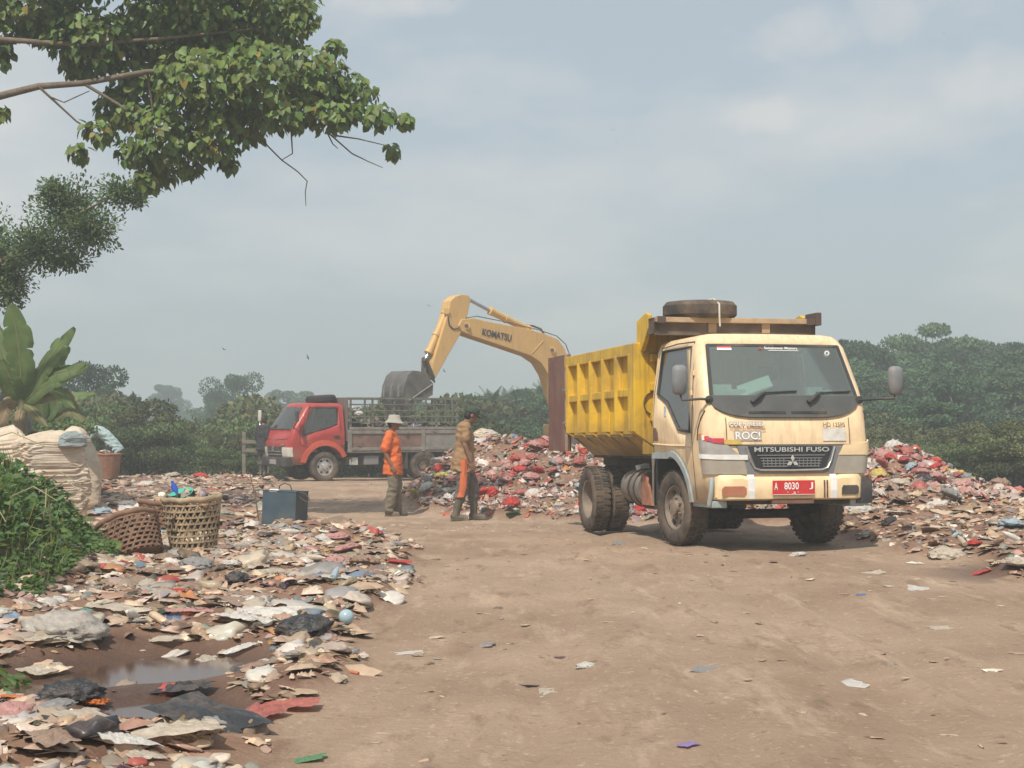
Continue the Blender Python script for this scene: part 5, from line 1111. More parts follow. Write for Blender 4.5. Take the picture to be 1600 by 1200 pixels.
# windscreen stickers
wb = c.patch('flag_sticker', M('flag_red', (.50, .05, .05), .6), ws, c.uy(-.62, 2.03), c.uy(-.47, 2.03), 2.035, 2.053, .010, 3, 1, .004); c.patch('flag_sticker', WHP, ws, c.uy(-.62, 2.03), c.uy(-.47, 2.03), 2.012, 2.035, .010, 3, 1, .004)
tb_ = c.Q(.08, 2.035, .010); up_ = (c.Q(0, 2.06, 0) - c.Q(0, 2.0, 0))
text('lettering', 'Setiakawan Motors', .030, WHP, ws, tb_, (0, 1, 0), up_, .36, .002, .012)
c.patch('underline', WHP, ws, c.uy(-.08, 2), c.uy(.25, 2), 2.008, 2.013, .010, 4, 1, .004)
em = MB(); e1 = c.Q(c.uy(-.165, 2.03), 2.03, .014); ux_ = Vector((0, 1, 0)); uz_ = up_.normalized()
for a in (0, 2 * math.pi / 3, -2 * math.pi / 3): em.prism(dia(0, 0, a, .024, .008), lambda u, v, t_: e1 + ux_ * u + uz_ * v + Vector((t_, 0, 0)), 0, .002)
em.build('emblem', M('flag_red', (.50, .05, .05)), ws)
# wipers
for y0 in (-.38, .22):
    wp = MB(); a = c.Q(c.uy(y0, 1.47), 1.47, .03); b_ = c.Q(c.uy(y0 + .16, 1.57), 1.57, .025); wp.tube([a, (a + b_) / 2 + Vector((.02, 0, .01)), b_], [.025, .02, .010], 8)
    wp.tube([b_ - Vector((0, .05, .008)), c.Q(c.uy(y0 + .50, 1.585), 1.585, .02)], .009, 6); wp.build('wiper', BLK, DT, smooth=50)
# mirrors on tubular arms
for sg in (-1, 1):
    mr_ = thing_part('mirror', DT, (0, 0, 0))
    a0 = c.Q(sg * 1.1, 1.50, .02)
    hd = Vector((.90, -1.10, 1.70)) if sg < 0 else Vector((.98, 1.20, 1.70))
    arm = MB(); arm.tube([a0, a0 + Vector((.03, sg * .10, .005)), Vector((hd.x + .02, hd.y - sg * .02, 1.50 + (.0 if sg < 0 else .02))), hd + Vector((.0, 0, -.12))], .013, 8); arm.build('arm', BLK, mr_, smooth=60)
    h_ = MB(); rings = []
    for k, (zz, sx_, sy_) in enumerate([(-.145, .035, .045), (-.12, .055, .070), (-.02, .070, .080), (.09, .070, .078), (.13, .055, .068), (.15, .03, .04)]):
        rings.append([hd + Vector((sx_ * math.cos(a) ** 1 * (1 if math.cos(a) > 0 else .45), sy_ * math.copysign(abs(math.sin(a)) ** .6, math.sin(a)), zz)) for a in [2 * math.pi * j / 18 for j in range(18)]])
    h_.loft(rings); h_.build('housing', GREYP, mr_, smooth=50)
    MB().lathe([(.04, 0), (.04, .02), (.01, .03)], 14, a0 - Vector((.02, 0, 0)), 'x', (True, True)).build('bracket', BLK, mr_, smooth=40)
MB().lathe([(.012, 0), (.028, 0), (.028, .006), (.012, .006), (.012, 0)], 18, c.Q(c.uy(.57, 2.0), 1.99, .006), 'x').build('inspection_disc', WHP, ws, smooth=40)
# inside the cab
ins = MB(); ins.b2((-.60, -.74, .98), (.50, .74, 1.02)); ins.build('floor_pan', INTER, DT)
d_ = MB(); d_.prism([(.96, 1.05), (.55, 1.05), (.50, 1.40), (.62, 1.50), (.94, 1.525)], lambda u, v, t_: Vector((u, t_, v)), -.72, .72); dash = d_.build('dashboard', INTER, DT, .02, 40)
for y0 in (-.38, .40):
    s_ = MB(); s_.box((-.15, y0, 1.12), (.48, .46, .2)); s_.box((-.42, y0, 1.45), (.14, .46, .55), roty(-.15)); s_.box((-.47, y0, 1.82), (.09, .24, .18), roty(-.15)); s_.build('seat', SEAT, DT, .05, 50, seg=3)
sw = MB(); sc_ = Vector((.42, -.38, 1.50)); rr = []
sw.tube([sc_ + roty(-.9) @ Vector((.19 * math.cos(a), .19 * math.sin(a), 0)) for a in [2 * math.pi * k / 24 for k in range(25)]], .014, 6); sw.tube([sc_, (.62, -.38, 1.25)], .025, 8); sw.build('steering_wheel', BLK, DT, smooth=60)
# clutter on the dashboard (loose things)
def on_dash(name, lab, cat, shape, mat, y, x=.84, rz=0, z=0):
    wp_ = DT.matrix_basis @ Vector((x, y, 1.535 + z)); o = shape.build(name, mat, None, .004, 40, loc=wp_, rot=(0, 0, TYAW - math.pi / 2 + rz)); o.scale = (1.3, 1.3, 2.3); return tag(o, lab, cat)
on_dash('paper_sheets', 'white folded papers lying on the dump truck dashboard', 'paper', MB().box((0, 0, .045), (.10, .26, .012), roty(.5) @ rotx(.22)), PAPER, -.28)
on_dash('paper_scraps', 'white crumpled papers at the driver end of the dashboard', 'paper', MB().box((0, 0, .03), (.08, .15, .05)).box((.01, .10, .015), (.06, .10, .02)), PAPER, -.62, .78)
on_dash('paper_cups', 'white cups beside the folded papers on the dashboard', 'cups', MB().box((0, 0, .02), (.07, .12, .03)), PAPER, -.46, .82)
bag = MB(); bag.loft([[Vector((.06 * math.cos(a) * k, .15 * math.sin(a) * k2, z)) for a in [2 * math.pi * j / 16 for j in range(16)]] for z, k, k2 in ((0, 1, 1), (.05, 1.1, 1.05), (.10, .8, .95), (.13, .3, .6))])
on_dash('shoulder_bag', 'dark brown shoulder bag on the middle of the dashboard', 'bag', bag, M('brown_leather', (.085, .045, .04), .6), .02).scale = (1, 1.05, 1.35)
on_dash('bottle_pack', 'pale packets at the passenger end of the dashboard', 'packet', MB().box((0, 0, .025), (.07, .13, .04)).box((0, .2, .02), (.06, .16, .03)), M('pale_packet', (.50, .60, .62), .5, .4, 30), .36)
on_dash('pale_packet', 'small pale packet in the far corner of the dashboard', 'packet', MB().box((0, 0, .02), (.07, .16, .03)), M('pale_packet', (.50, .60, .62)), .62, .78)
# bumper, plate, bumper end
bp_ = MB(); sec = [(.0, .505), (.045, .52), (.055, .60), (.045, .70), (.015, .735), (-.06, .745), (-.06, .50)]
rings = []
for k in range(25):
    y = -.80 + 1.60 * k / 24; t_ = abs(y) / .8; dx = -.02 * t_ ** 2 - .10 * max(0, (t_ - .86) / .14) ** 2; hi = .02 * sstep(.55, .66, t_)
    rings.append([Vector((1.09 + sx_ + dx, y, sz_ + (hi if sz_ > .65 else 0) - (.0 if sz_ > .6 else .0))) for sx_, sz_ in sec])
bp_.loft(rings); bump = bp_.build('bumper', CREAMB, DT, smooth=35)
for sg in (-1, 1):
    fl = MB(); rr_ = [(-.125, -.045), (.10, -.045), (.125, -.02), (.125, .03), (.10, .048), (-.10, .048), (-.125, .02)]
    y0 = sg * .62; nx0 = 1.139 - .02 * .6
    fl.prism([(a * (1 if sg < 0 else .75), b_) for a, b_ in rr_], lambda u, v, t_: Vector((nx0 + t_ - .05 * (abs(y0 + u) - .62) * 1.2, y0 + u, .598 + v)), 0, .008); fl.build('reflector', LENSO if sg < 0 else BLK, bump)
    wt = MB(); wt.loft([[Vector((1.09 + sx_ + .004 - .02 * (y / .8) ** 2, y, sz_ + (.024 if sz_ > .65 else 0))) for sx_, sz_ in sec[1:5]] + [Vector((1.05, y, .6))] for y in (sg * .44 - .035, sg * .44 + .035)]); wt.build('tape_patch', WHT, bump)
for y0 in (.335, .365):
    MB().b2((1.135, y0 - .005, .525), (1.150, y0 + .005, .70)).build('stripe', M('stripe_brown', (.13, .06, .045), .6), bump)
pl_ = MB().b2((1.150, -.225, .555), (1.156, .225, .700)); plt = pl_.build('number_plate', REDP, DT, .002)
ed_ = MB()
for a, b_ in (((1.153, -.222, .558), (1.159, .222, .562)),): ed_.b2(a, b_)
ed_.build('plate_border', WHP, plt)
for s_, y0, w_ in (('A', -.19, .036), ('8030', -.025, .155), ('J', .185, .040)): text('plate_character', s_, .072, WHP, plt, (1.157, y0, .645), (0, 1, 0), (0, 0, 1), w_, .002, .018)
text('plate_character', "'  .2 '", .022, WHP, plt, (1.157, -.01, .577), (0, 1, 0), (0, 0, 1), .12, .002, .02)
MB().b2((1.10, -.22, .47), (1.138, .22, .503)).build('lower_lip', M('rusty_lip', (.16, .085, .06), .8, .3), bump)
be = MB(); be.prism([(.72, .46), (.90, .46), (.90, .70), (.80, .74)], lambda u, v, t_: Vector((.98 + t_, u, v)), -.12, .08); be.build('bumper_end', BLK, DT, .015, 40)
MB().b2((1.0, -.79, .53), (1.06, -.70, .74)).build('bumper_bracket', CREAMB, DT, .008); MB().tube([(1.02, -.84, .46), (1.05, -.83, .60), (1.0, -.80, .74)], .025, 8).build('step_guard', BLUEG, DT, smooth=60)
MB().b2((.50, -.82, .43), (1.04, -.66, .50)).build('step', BLUEG, DT, .012); MB().b2((.50, .66, .43), (1.04, .82, .50)).build('step', BLUEG, DT, .012)
MB().b2((.40, -.66, .46), (1.05, .66, .76)).build('front_cross_member', CHAS, DT, .02)
# wheels
for sg in (-1, 1):
    wheel(DT, (0, sg * .755, .395), .395, .225, sg, RIM, 'steel', steer=.13)
    wheel(DT, (WB, sg * .875, .395), .395, .20, sg, RIM, 'deep'); wheel(DT, (WB, sg * .635, .395), .395, .20, sg, RIM, 'deep')
# chassis
for sg in (-1, 1): MB().b2((-4.05, sg * .30, .56), (.95, sg * .37, .80)).build('chassis_rail', CHAS, DT, .008)
ax = MB(); ax.tube([(WB, -.8, .395), (WB, -.2, .395), (WB, -.12, .42), (WB, .12, .42), (WB, .2, .395), (WB, .8, .395)], [.06, .06, .17, .17, .06, .06], 12); ax.build('rear_axle', CHAS, DT, smooth=50)
MB().tube([(0, -.75, .37), (0, -.5, .32), (0, .5, .32), (0, .75, .37)], .05, 8).build('front_axle', CHAS, DT, smooth=50)
MB().tube([(-.3, 0, .55), (WB, 0, .42)], .045, 10).build('drive_shaft', CHAS, DT, smooth=50)
MB().b2((-.55, -.35, .45), (.6, .35, 1.0)).build('engine', CHAS, DT, .05)
for sg in (-1, 1):
    sp_ = MB()
    for k in range(4): sp_.b2((WB - .55 + .08 * k, sg * .42, .50 + .016 * k), (WB + .55 - .08 * k, sg * .49, .512 + .016 * k))
    sp_.build('leaf_spring', CHAS, DT)
tk = MB(); tk.lathe([(.02, -1.30), (.20, -1.30), (.215, -1.32), (.215, -1.68), (.20, -1.70), (.02, -1.70)], 20, (0, -.62, .56), 'x'); tank = tk.build('fuel_tank', M('tank_grey', (.19, .17, .155), .6, .2, 6, dirt=(DUST, .5, 4), metal=.2), DT, smooth=40)
for x in (-1.40, -1.60): MB().lathe([(.218, x - .02), (.225, x - .018), (.225, x + .018), (.218, x + .02)], 20, (0, -.62, .56), 'x').build('tank_strap', CHAS, tank, smooth=40)
tk = MB(); tk.lathe([(.02, -1.78), (.18, -1.78), (.195, -1.80), (.195, -2.03), (.18, -2.05), (.02, -2.05)], 18, (0, -.60, .57), 'x'); tk.build('air_tank', M('tank_grey', (.19, .17, .155)), DT, smooth=40)
MB().prism([(-1.28, .38), (-.92, .38), (-1.12, .70), (-1.28, .74)], lambda u, v, t_: Vector((u, -.78 + t_, v)), 0, .03).build('rusty_plate', M('rust_plate', (.30, .13, .08), .85, .3, 8), DT)
MB().b2((-1.25, -.75, .34), (-.75, -.30, .37)).build('tool_tray', CHAS, DT); MB().b2((-.72, -.80, .42), (-.66, -.35, 1.0)).build('mud_flap', BLK, DT, .01); MB().b2((-.70, .35, .42), (-.66, .80, .98)).build('mud_flap', BLK, DT, .01)
MB().tube([(-.70, -.83, .95), (-.69, -.84, .80), (-.69, -.84, .42)], [.03, .014, .014], 8).build('air_intake_pipe', M('tank_grey', (.19, .17, .155)), DT, smooth=50)
MB().box((-1.72, -.62, .80), (.18, .12, .06), rotx(.2)).build('battery_lid', M('pale_lid', (.45, .45, .42), .7, .2), DT, .01)
# tipper box
BX = thing_part('tipper_box', DT, (0, 0, 0)); x0, x1 = -3.80, -.84; yo = .925; zt, zw, zb = 2.19, 1.20, .955
for sg in (-1, 1):
    w_ = MB(); prof = [(yo - .05, zt - .02), (yo - .05, zw), (.60, zb), (.60, zb - .03), (yo - .02, zw - .02), (yo - .02, zt - .02)]
    w_.loft([[Vector((x, sg * y, z)) for y, z in prof] for x in (x0, x1)]); w_.build('side_wall', YEL, BX)
    MB().b2((x0 - .02, sg * (yo - .06), zt - .13), (x1 + .0, sg * (yo + .055), zt)).build('top_rail', YEL, BX, .008)
    MB().b2((x0, sg * (yo - .03), 1.60), (x1, sg * (yo + .045), 1.69)).build('middle_rail', YEL, BX, .012)
    for k in range(6):
        x = x0 + .12 + k * (x1 - x0 - .36) / 5
        rb_ = MB(); rb_.loft([[Vector((x - .045, sg * (yo - .03), z)), Vector((x - .018, sg * (yo + d), z)), Vector((x + .018, sg * (yo + d), z)), Vector((x + .045, sg * (yo - .03), z))] for z, d in ((1.21, .075), (1.40, .075), (2.075, .075))])
        rb_.build('rib', YEL, BX, .004)
        gu = MB(); gu.loft([[Vector((x + e_, sg * (yo - .03), 1.21)), Vector((x + e_, sg * (yo + .07), 1.215)), Vector((x + e_, sg * .62, .955)), Vector((x + e_, sg * .60, .965))] for e_ in (-.022, .022)]); gu.build('gusset', YEL, BX)
    MB().b2((x1 - .13, sg * (yo - .04), 1.20), (x1 + .005, sg * (yo + .085), zt - .005)).build('corner_post', YEL, BX, .012)
    cw = MB(); cw.loft([[Vector((x, sg * (yo + .08), 1.20)), Vector((x, sg * .62, .93)), Vector((x, sg * .58, .955)), Vector((x, sg * (yo - .06), 1.23))] for x in (x1 - .10, x1 + .004)]); cw.build('corner_gusset', YEL, BX)
    ck = MB(); ck.prism([(x1 - .12, zt), (x1 + .04, zt - .10), (x1 + .28, 2.33), (x1 + .28, 2.47), (x1 + .20, 2.50), (x1 - .12, 2.43)], lambda u, v, t_: Vector((u, sg * (yo - .02) + t_, v)), -.03, .02); ck.build('canopy_cheek', YEL, BX, .006)
fw = MB(); fw.b2((x1 - .05, -yo + .03, zb), (x1 - .01, yo - .03, 2.44)); fw.build('front_wall', YEL, BX)
for z in (1.36, 1.70, 2.02): MB().b2((x1 - .012, -yo + .1, z - .045), (x1 + .055, yo - .1, z + .045)).build('front_rib', YEL, BX, .012)
ring = MB(); ring.tube([(x1 + .008, -.80 + .10 * math.cos(a), 1.52 + .12 * math.sin(a)) for a in [2 * math.pi * k / 20 for k in range(21)]], .02, 6, flat=.15); ring.build('stencil_ring', M('stencil_brown', (.15, .10, .06), .8), BX)
MB().b2((x0, -.60, zb - .06), (x1, .60, zb)).build('box_floor', CHAS, BX, .01)
for sg in (-1, 1): MB().b2((-3.9, sg * .34, .80), (x1, sg * .44, zb - .06)).build('subframe_rail', CHAS, DT, .008)
can = MB(); can.b2((x1 - .02, -.93, 2.40), (x1 + .52, .93, 2.425)); can.build('canopy_plate', M('canopy_steel', (.11, .085, .065), .8, .3, 4, dirt=((.22, .16, .10), .4, 4)), BX)
cs_ = MB(); cs_.b2((x1 + .47, -.93, 2.24), (x1 + .50, .93, 2.40)); cs_.build('canopy_skirt', M('canopy_steel', (.11, .085, .065)), BX)
for sg in (-1, 1): MB().b2((x1 - .0, sg * .90, 2.26), (x1 + .50, sg * .93, 2.43)).build('canopy_side', M('canopy_steel', (.11, .085, .065)), BX)
MB().b2((x1 + .50, -.94, 2.375), (x1 + .56, .90, 2.43)).build('canopy_plank', WOOD, BX, .006)
MB().b2((x1 + .30, .90, 2.36), (x1 + .60, .96, 2.50)).build('canopy_end', M('rust_dark', (.09, .06, .05), .8), BX, .006)
for y0 in (-.88, .84): MB().b2((x1 + .505, y0 - .04, 2.365), (x1 + .568, y0 + .05, 2.436)).build('plank_cleat', M('rust_dark', (.09, .06, .05)), BX)
for y0 in (-.28, .34): MB().b2((x1 + .502, y0 - .045, 2.27), (x1 + .52, y0 + .045, 2.372)).build('plank_support', WOOD, BX)
load = MB(); load.b2((x0 + .05, -.9, 1.15), (x1 - .1, .9, 1.25)); load.build('inner_lining', YELD, BX)
# tailgate leaf, swung open along the side
tg = MB(); tg.b2((x0 - .98, -yo - .02, .98), (x0 - .02, -yo + .035, 2.235)); tgo = tg.build('tailgate_leaf', MAROON, DT, .008)
MB().b2((x0 - .055, -yo - .045, .985), (x0 - .005, -yo - .018, 2.23)).build('hinge_edge', M('edge_worn', (.34, .24, .19), .7, .2), tgo)
for z in (1.78, 1.36):
    MB().tube([(x0 - .02, -yo - .05, z - .10), (x0 + .04, -yo - .09, z - .02), (x0 + .12, -yo - .06, z)], .012, 6).build('latch_hook', CHROME, tgo, smooth=60)
tg2 = MB(); tg2.b2((x0 - .98, yo - .035, .98), (x0 - .02, yo + .02, 2.235)); tg2.build('tailgate_leaf', MAROON, DT, .008)
# spare tyre tied on the canopy
st_ = thing('spare_tyre', 'worn spare tyre lying tied on the dump truck canopy', 'tyre', DT.matrix_basis @ Vector((x1 + .26, -.33, 2.425)), (0, 0, TYAW))
sp_ = MB(); r_, h_ = .405, .10
sp_.lathe([(r_ * .60, .012), (r_ * .70, .0), (r_ * .90, .012), (r_, .05), (r_ * 1.0, .15), (r_ * .90, .195), (r_ * .70, .205), (r_ * .60, .19), (r_ * .60, .012)], 40, axis='z'); sp_.build('tyre', RUB, st_, smooth=40)
rp = M('pale_rope', (.50, .46, .40), .9)
for a, e_ in ((-.2, .0), (1.95, .1), (2.25, -.12)):
    p = Vector((.30 * math.cos(a - 1.2), .30 * math.sin(a - 1.2), .21)); o_ = Vector((.415 * math.cos(a - 1.2), .415 * math.sin(a - 1.2), .15)); MB().tube([p * .6 + Vector((0, 0, .08)), p, o_, o_ * 1.01 + Vector((0, 0, -.14)), o_ + Vector((e_, -.02, -.24))], .011, 6).build('rope', rp, st_, smooth=60)
# ------------------------------------------------------------------ the red stake truck
RED = M('red_paint', (.36, .036, .03), .38, .10, 3, .03, 30, dirt=((.38, .20, .15), .25, 2.5), coat=.2, lowmud=((.34, .22, .16), .55, 1.0, .5))
SLATE = M('grey_weathered_wood', (.225, .205, .185), .9, .25, 6, .3, 30, dirt=((.17, .13, .10), .4, 4))
PLY = M('brown_panel', (.17, .105, .085), .85, .25, 5, .2, 30, dirt=((.26, .20, .16), .35, 4))
PLYG = M('grey_panel', (.21, .20, .185), .85, .2, 5, .2, 30)
CAGE = M('cage_steel', (.14, .145, .12), .75, .25, 6)
RYAW = R(-59); RO = Vector((-5.31, 40.73, 0)); RO.z = g1(RO.x, RO.y)
RT = thing('stake_truck', 'red cab stake truck with caged grey bed under the excavator bucket', 'truck', RO, (0, 0, RYAW - math.pi / 2))
rc = Cab([(.42, 1.0), (.8, 1.08), (1.0, 1.07), (1.36, .95), (1.96, .55), (2.04, .44)], [(.42, .80), (.9, .85), (1.3, .86), (1.96, .74), (2.04, .68)], -.56, cr=.13, bow=.06)
def zb2(x): return .45 if x > .52 else (.39 + math.sqrt(max(0, .56 ** 2 - x ** 2)) if x > -.4 else .80)
def zl2(x): return float(np.interp(x, [-.36, .0, .40, .64], [1.50, 1.38, 1.25, 1.20]))
rc.shell(RT, RED, zb2, zl2, 1.38, 1.93, 1.99, [.72, .64, .55, .52, .45, .36, .24, .1, -.05, -.2, -.36, -.46, -.56], (.62, -.37), .97, 2.06)
GLR = glass_mat('red_truck_glass', (.22, .25, .25), .05)
w_ = rc.patch('windscreen', GLR, RT, -.99, .99, 1.375, 1.935, .004, 16, 6, .006)
rc.patch('windscreen_gasket', BLK, w_, -1.0, 1.0, 1.355, 1.385, .010, 16, 1, .02)
for sg in (-1, 1):
    d_ = thing_part('door', RT, (0, 0, 0)); Ur = lambda x, z: sg * rc.ux(x, z)
    g = MB(); poly = [(.63, 1.215), (.0, 1.39), (-.36, 1.51), (-.36, 1.93), (.40, 1.93)]; g.v += [tuple(rc.Q(Ur(x, z), z, -.004)) for x, z in poly]; g.f.append(tuple(range(5))); g.build('window', GLR, d_)
    sl_ = MB(); sl_.tube([rc.Q(Ur(x, z), z, .004) for x, z in poly + poly[:1]], .014, 6); sl_.build('window_seal', BLK, d_)
    ln = MB(); ln.tube([rc.Q(Ur(x, z), z, .002) for x, z in [(.50, 1.97), (.70, 1.3), (.70, .98), (.45, .90), (.0, 1.0)]], .007, 5); ln.tube([rc.Q(Ur(x, z), z, .002) for x, z in [(-.43, 1.97), (-.46, 1.4), (-.48, 1.0)]], .007, 5); ln.build('shut_line', M('shut_line_red', (.09, .02, .02), .9), d_)
    h_ = MB().box(rc.Q(Ur(-.33, 1.18), 1.18, .012), (.16, .03, .05)); h_.build('handle', BLK, d_, .008)
    fe = MB(); rings = []
    for k in range(17):
        x = -.52 + 1.08 * k / 16; z = .39 + math.sqrt(max(.004, .57 ** 2 - x ** 2)); y = rc.P(Ur(max(-.5, min(.6, x)), max(.5, z)), max(.5, z)).y; dx, dz = x / .57, (z - .39) / .57
        rings.append([Vector((x - dx * .02, y + sg * .045, z - dz * .02)), Vector((x + dx * .12, y + sg * .03, z + dz * .12)), Vector((x + dx * .13, y - sg * .05, z + dz * .13)), Vector((x - dx * .02, y - sg * .3, z - dz * .02))])
    fe.loft(rings); fe.build('wheel_arch', M('red_fender', (.50, .085, .05), .4, .12, 4, dirt=((.5, .25, .18), .35, 4)), RT, smooth=50)
    hl = thing_part('headlight', RT, (0, 0, 0)); rc.patch('lens', M('red_truck_lens', (.62, .58, .52), .15, .1, 9, spec=.6), hl, lambda t_: sg * rc.uy(.50, .8), sg * 1.92, .66, .90, .015, 8, 3, .04)
    rc.patch('lower_trim', CHROME, hl, sg * rc.uy(.52, .8), sg * 1.6, .645, .675, .022, 6, 1, .01)
    mm = thing_part('mirror', RT, (0, 0, 0)); a0 = rc.Q(sg * 1.3, 1.40, .01); hd = Vector((.98, sg * 1.22, 1.72)) if sg < 0 else Vector((.86, sg * 1.04, 1.70))
    if sg < 0:
        MB().tube([a0, a0 + Vector((.05, sg * .05, .05)), hd + Vector((0, -sg * .02, -.26)), hd + Vector((0, 0, -.15))], .018, 6).build('arm', CHROME, mm, smooth=60)
        MB().box(hd, (.05, .17, .30)).build('housing', M('pale_mirror', (.62, .60, .52), .4), mm, .025, 40)
    else: MB().box(hd, (.06, .15, .28)).build('housing', BLK, mm, .025, 40); MB().tube([a0, hd + Vector((0, 0, -.12))], .015, 6).build('arm', BLK, mm, smooth=60)
g_ = rc.patch('grille', BLK, RT, -rc.uy(.48, .8), rc.uy(.48, .8), .66, .92, .012, 12, 4, .03)
for z in (.70, .78): rc.patch('grille_bar', CHROME, g_, -rc.uy(.46, .8), rc.uy(.46, .8), z, z + .025, .024, 12, 1, .02)
MB().lathe([(.03, 0), (.07, 0), (.07, .012), (.03, .012), (.03, 0)], 16, rc.Q(0, .86, .02), 'x').build('emblem', CHROME, g_, smooth=40)
rc.patch('hood_crease', RED, RT, -.95, .95, lambda k: 1.12 - .04 * (1 - abs(2 * k - 1)), lambda k: 1.15 - .04 * (1 - abs(2 * k - 1)), .012, 16, 1, .02)
rc.patch('badge', CHROME, RT, rc.uy(.44, 1), rc.uy(.62, 1), .955, .985, .012, 3, 1, .01)
MB().b2((.84, -.80, .40), (1.10, .80, .645)).build('bumper', BLK, RT, .04, 40); MB().b2((1.10, -.22, .46), (1.106, .22, .58)).build('number_plate', M('dark_plate', (.30, .29, .28), .5), RT)
MB().b2((-.5, -.74, .92), (.5, .74, .96)).build('floor_pan', INTER, RT); d_ = MB(); d_.b2((.55, -.72, .95), (.88, .72, 1.33)); d_.build('dashboard', INTER, RT, .04)
for y0 in (-.38, .38):
    s_ = MB(); s_.box((-.12, y0, 1.06), (.45, .5, .18)); s_.box((-.38, y0, 1.36), (.12, .5, .55)); s_.box((-.40, y0, 1.72), (.08, .25, .16)); s_.build('seat', SEAT, RT, .04)
for sg in (-1, 1):
    wheel(RT, (0, sg * .76, .39), .39, .22, sg, RIMS, 'steel'); wheel(RT, (-2.88, sg * .84, .39), .39, .20, sg, RIM, 'deep'); wheel(RT, (-2.88, sg * .62, .39), .39, .20, sg, RIM, 'deep')
    MB().b2((-4.0, sg * .30, .50), (.9, sg * .38, .74)).build('chassis_rail', CHAS, RT, .008)
MB().tube([(-2.88, -.8, .39), (-2.88, .8, .39)], .07, 8).build('rear_axle', CHAS, RT); MB().tube([(0, -.8, .36), (0, .8, .36)], .05, 8).build('front_axle', CHAS, RT)
MB().b2((-.95, .40, .42), (-.78, .85, .62)).build('tool_box', M('pale_lid', (.45, .45, .42)), RT, .01); MB().b2((-1.55, .45, .42), (-1.12, .86, .66)).build('battery_box', GREYP, RT, .02); MB().b2((-1.9, -.85, .40), (-1.2, -.45, .70)).build('fuel_tank', CHAS, RT, .05)
for x in (-2.35, -3.45):
    for sg in (-1, 1): MB().b2((x - .015, sg * .52, .30), (x + .015, sg * .95, .76)).build('mud_flap', BLK, RT)
bed = thing_part('stake_bed', RT, (0, 0, 0)); bx0, bx1, bw = -3.92, -.68, .93
MB().b2((bx0, -bw, .74), (bx1, bw, .82)).build('bed_floor', SLATE, bed, .01)
for sg in (-1, 1):
    for z0, z1 in ((.80, .88), (1.24, 1.33)): MB().b2((bx0, sg * (bw - .05), z0), (bx1, sg * (bw + .02), z1)).build('side_rail', SLATE, bed, .008)
    ps = np.linspace(bx0, bx1, 4)
    for k, x in enumerate(list(ps)): MB().b2((x - .05, sg * (bw - .045), .76), (x + .05, sg * (bw + .03), 1.34)).build('side_post', SLATE, bed, .008)
    for k in range(3): MB().b2((ps[k] + .05, sg * (bw - .03), .88), (ps[k + 1] - .05, sg * (bw - .005), 1.24)).build('side_panel', PLYG if k == 0 else PLY, bed)
    MB().b2((bx0, sg * (bw - .06), 1.345), (bx1, sg * (bw + .01), 1.42)).build('top_board', SLATE, bed, .01)
    for x in np.linspace(bx0 + .03, bx1 - .03, 6): MB().b2((x - .022, sg * (bw - .05), 1.40), (x + .022, sg * (bw - .005), 2.20)).build('stake', CAGE, bed)
    for z in (1.55, 1.70, 1.86, 2.02, 2.18): MB().b2((bx0, sg * (bw - .002), z - (.012 if z < 2.1 else .022)), (bx1, sg * (bw + .016), z + (.012 if z < 2.1 else .022))).build('cage_rail', CAGE, bed)
for x in (bx0, bx1):
    for y in (-.6, -.2, .2, .6): MB().b2((x - .02, y - .02, .82), (x + .02, y + .02, 2.2)).build('stake', CAGE, bed)
    for z in (1.0, 1.3, 1.7, 2.18): MB().b2((x - .03, -bw, z - .02), (x - .006, bw, z + .02)).build('end_rail', CAGE, bed)
MB().b2((bx1 + .02, -.86, 1.05), (bx1 + .06, .86, 2.2)).build('head_frame', M('head_frame', (.16, .13, .12), .8, .2), bed)
# load in the bed
ln_ = 700; lx = rng.uniform(bx0 + .1, bx1 - .1, ln_); ly = rng.uniform(-.85, .85, ln_); lz = .82 + rng.random(ln_) * (.62 + .25 * vnoise(lx, ly, 1.5, 3))
VV, FF, CC = scatter(PROTO, pick(ln_, 6, 2, 3, 2, 0), np.stack([lx, ly, lz], 1), rand_rot(ln_, .6), np.repeat(rng.uniform(.15, .38, (ln_, 1)), 3, 1), palette(ln_, [(6, (.11, .12, .08)), (4, (.16, .13, .10)), (2, (.08, .10, .05)), (1, (.5, .46, .42))]))
ld = link('rubbish_load', np_mesh('rubbish_load', VV, FF, rub, CC)); ld.matrix_world = RT.matrix_basis; tag(ld, 'dark leafy rubbish loaded in the red truck bed', 'rubbish', kind='stuff')
def in_bed(x, y, z, s, colr, lab):
    p = RT.matrix_basis @ Vector((x, y, z)); o = piece('plastic_bag', BAGS, p.x, p.y, s, colr, lab, 'bag'); o.location = p
in_bed(-2.75, .70, 1.42, .36, 'lilac', 'purple plastic bag on the load in the red truck bed'); in_bed(-1.05, .55, 1.75, .34, 'white', 'white bag hung in the front corner of the red truck cage'); in_bed(-.85, .6, 1.9, .22, 'white', 'small white bag tied behind the red cab')
st2 = thing('spare_tyre', 'dark spare tyre lying on the red cab roof', 'tyre', RT.matrix_basis @ Vector((-.22, .1, 2.06)), (R(4), 0, RYAW))
sp_ = MB(); r_ = .40; sp_.lathe([(r_ * .60, .012), (r_ * .70, .0), (r_ * .90, .012), (r_, .05), (r_, .15), (r_ * .90, .195), (r_ * .70, .205), (r_ * .60, .19), (r_ * .60, .012)], 32, axis='z'); sp_.build('tyre', M('dark_tyre', (.03, .028, .03), .85, .2), st2, smooth=40)

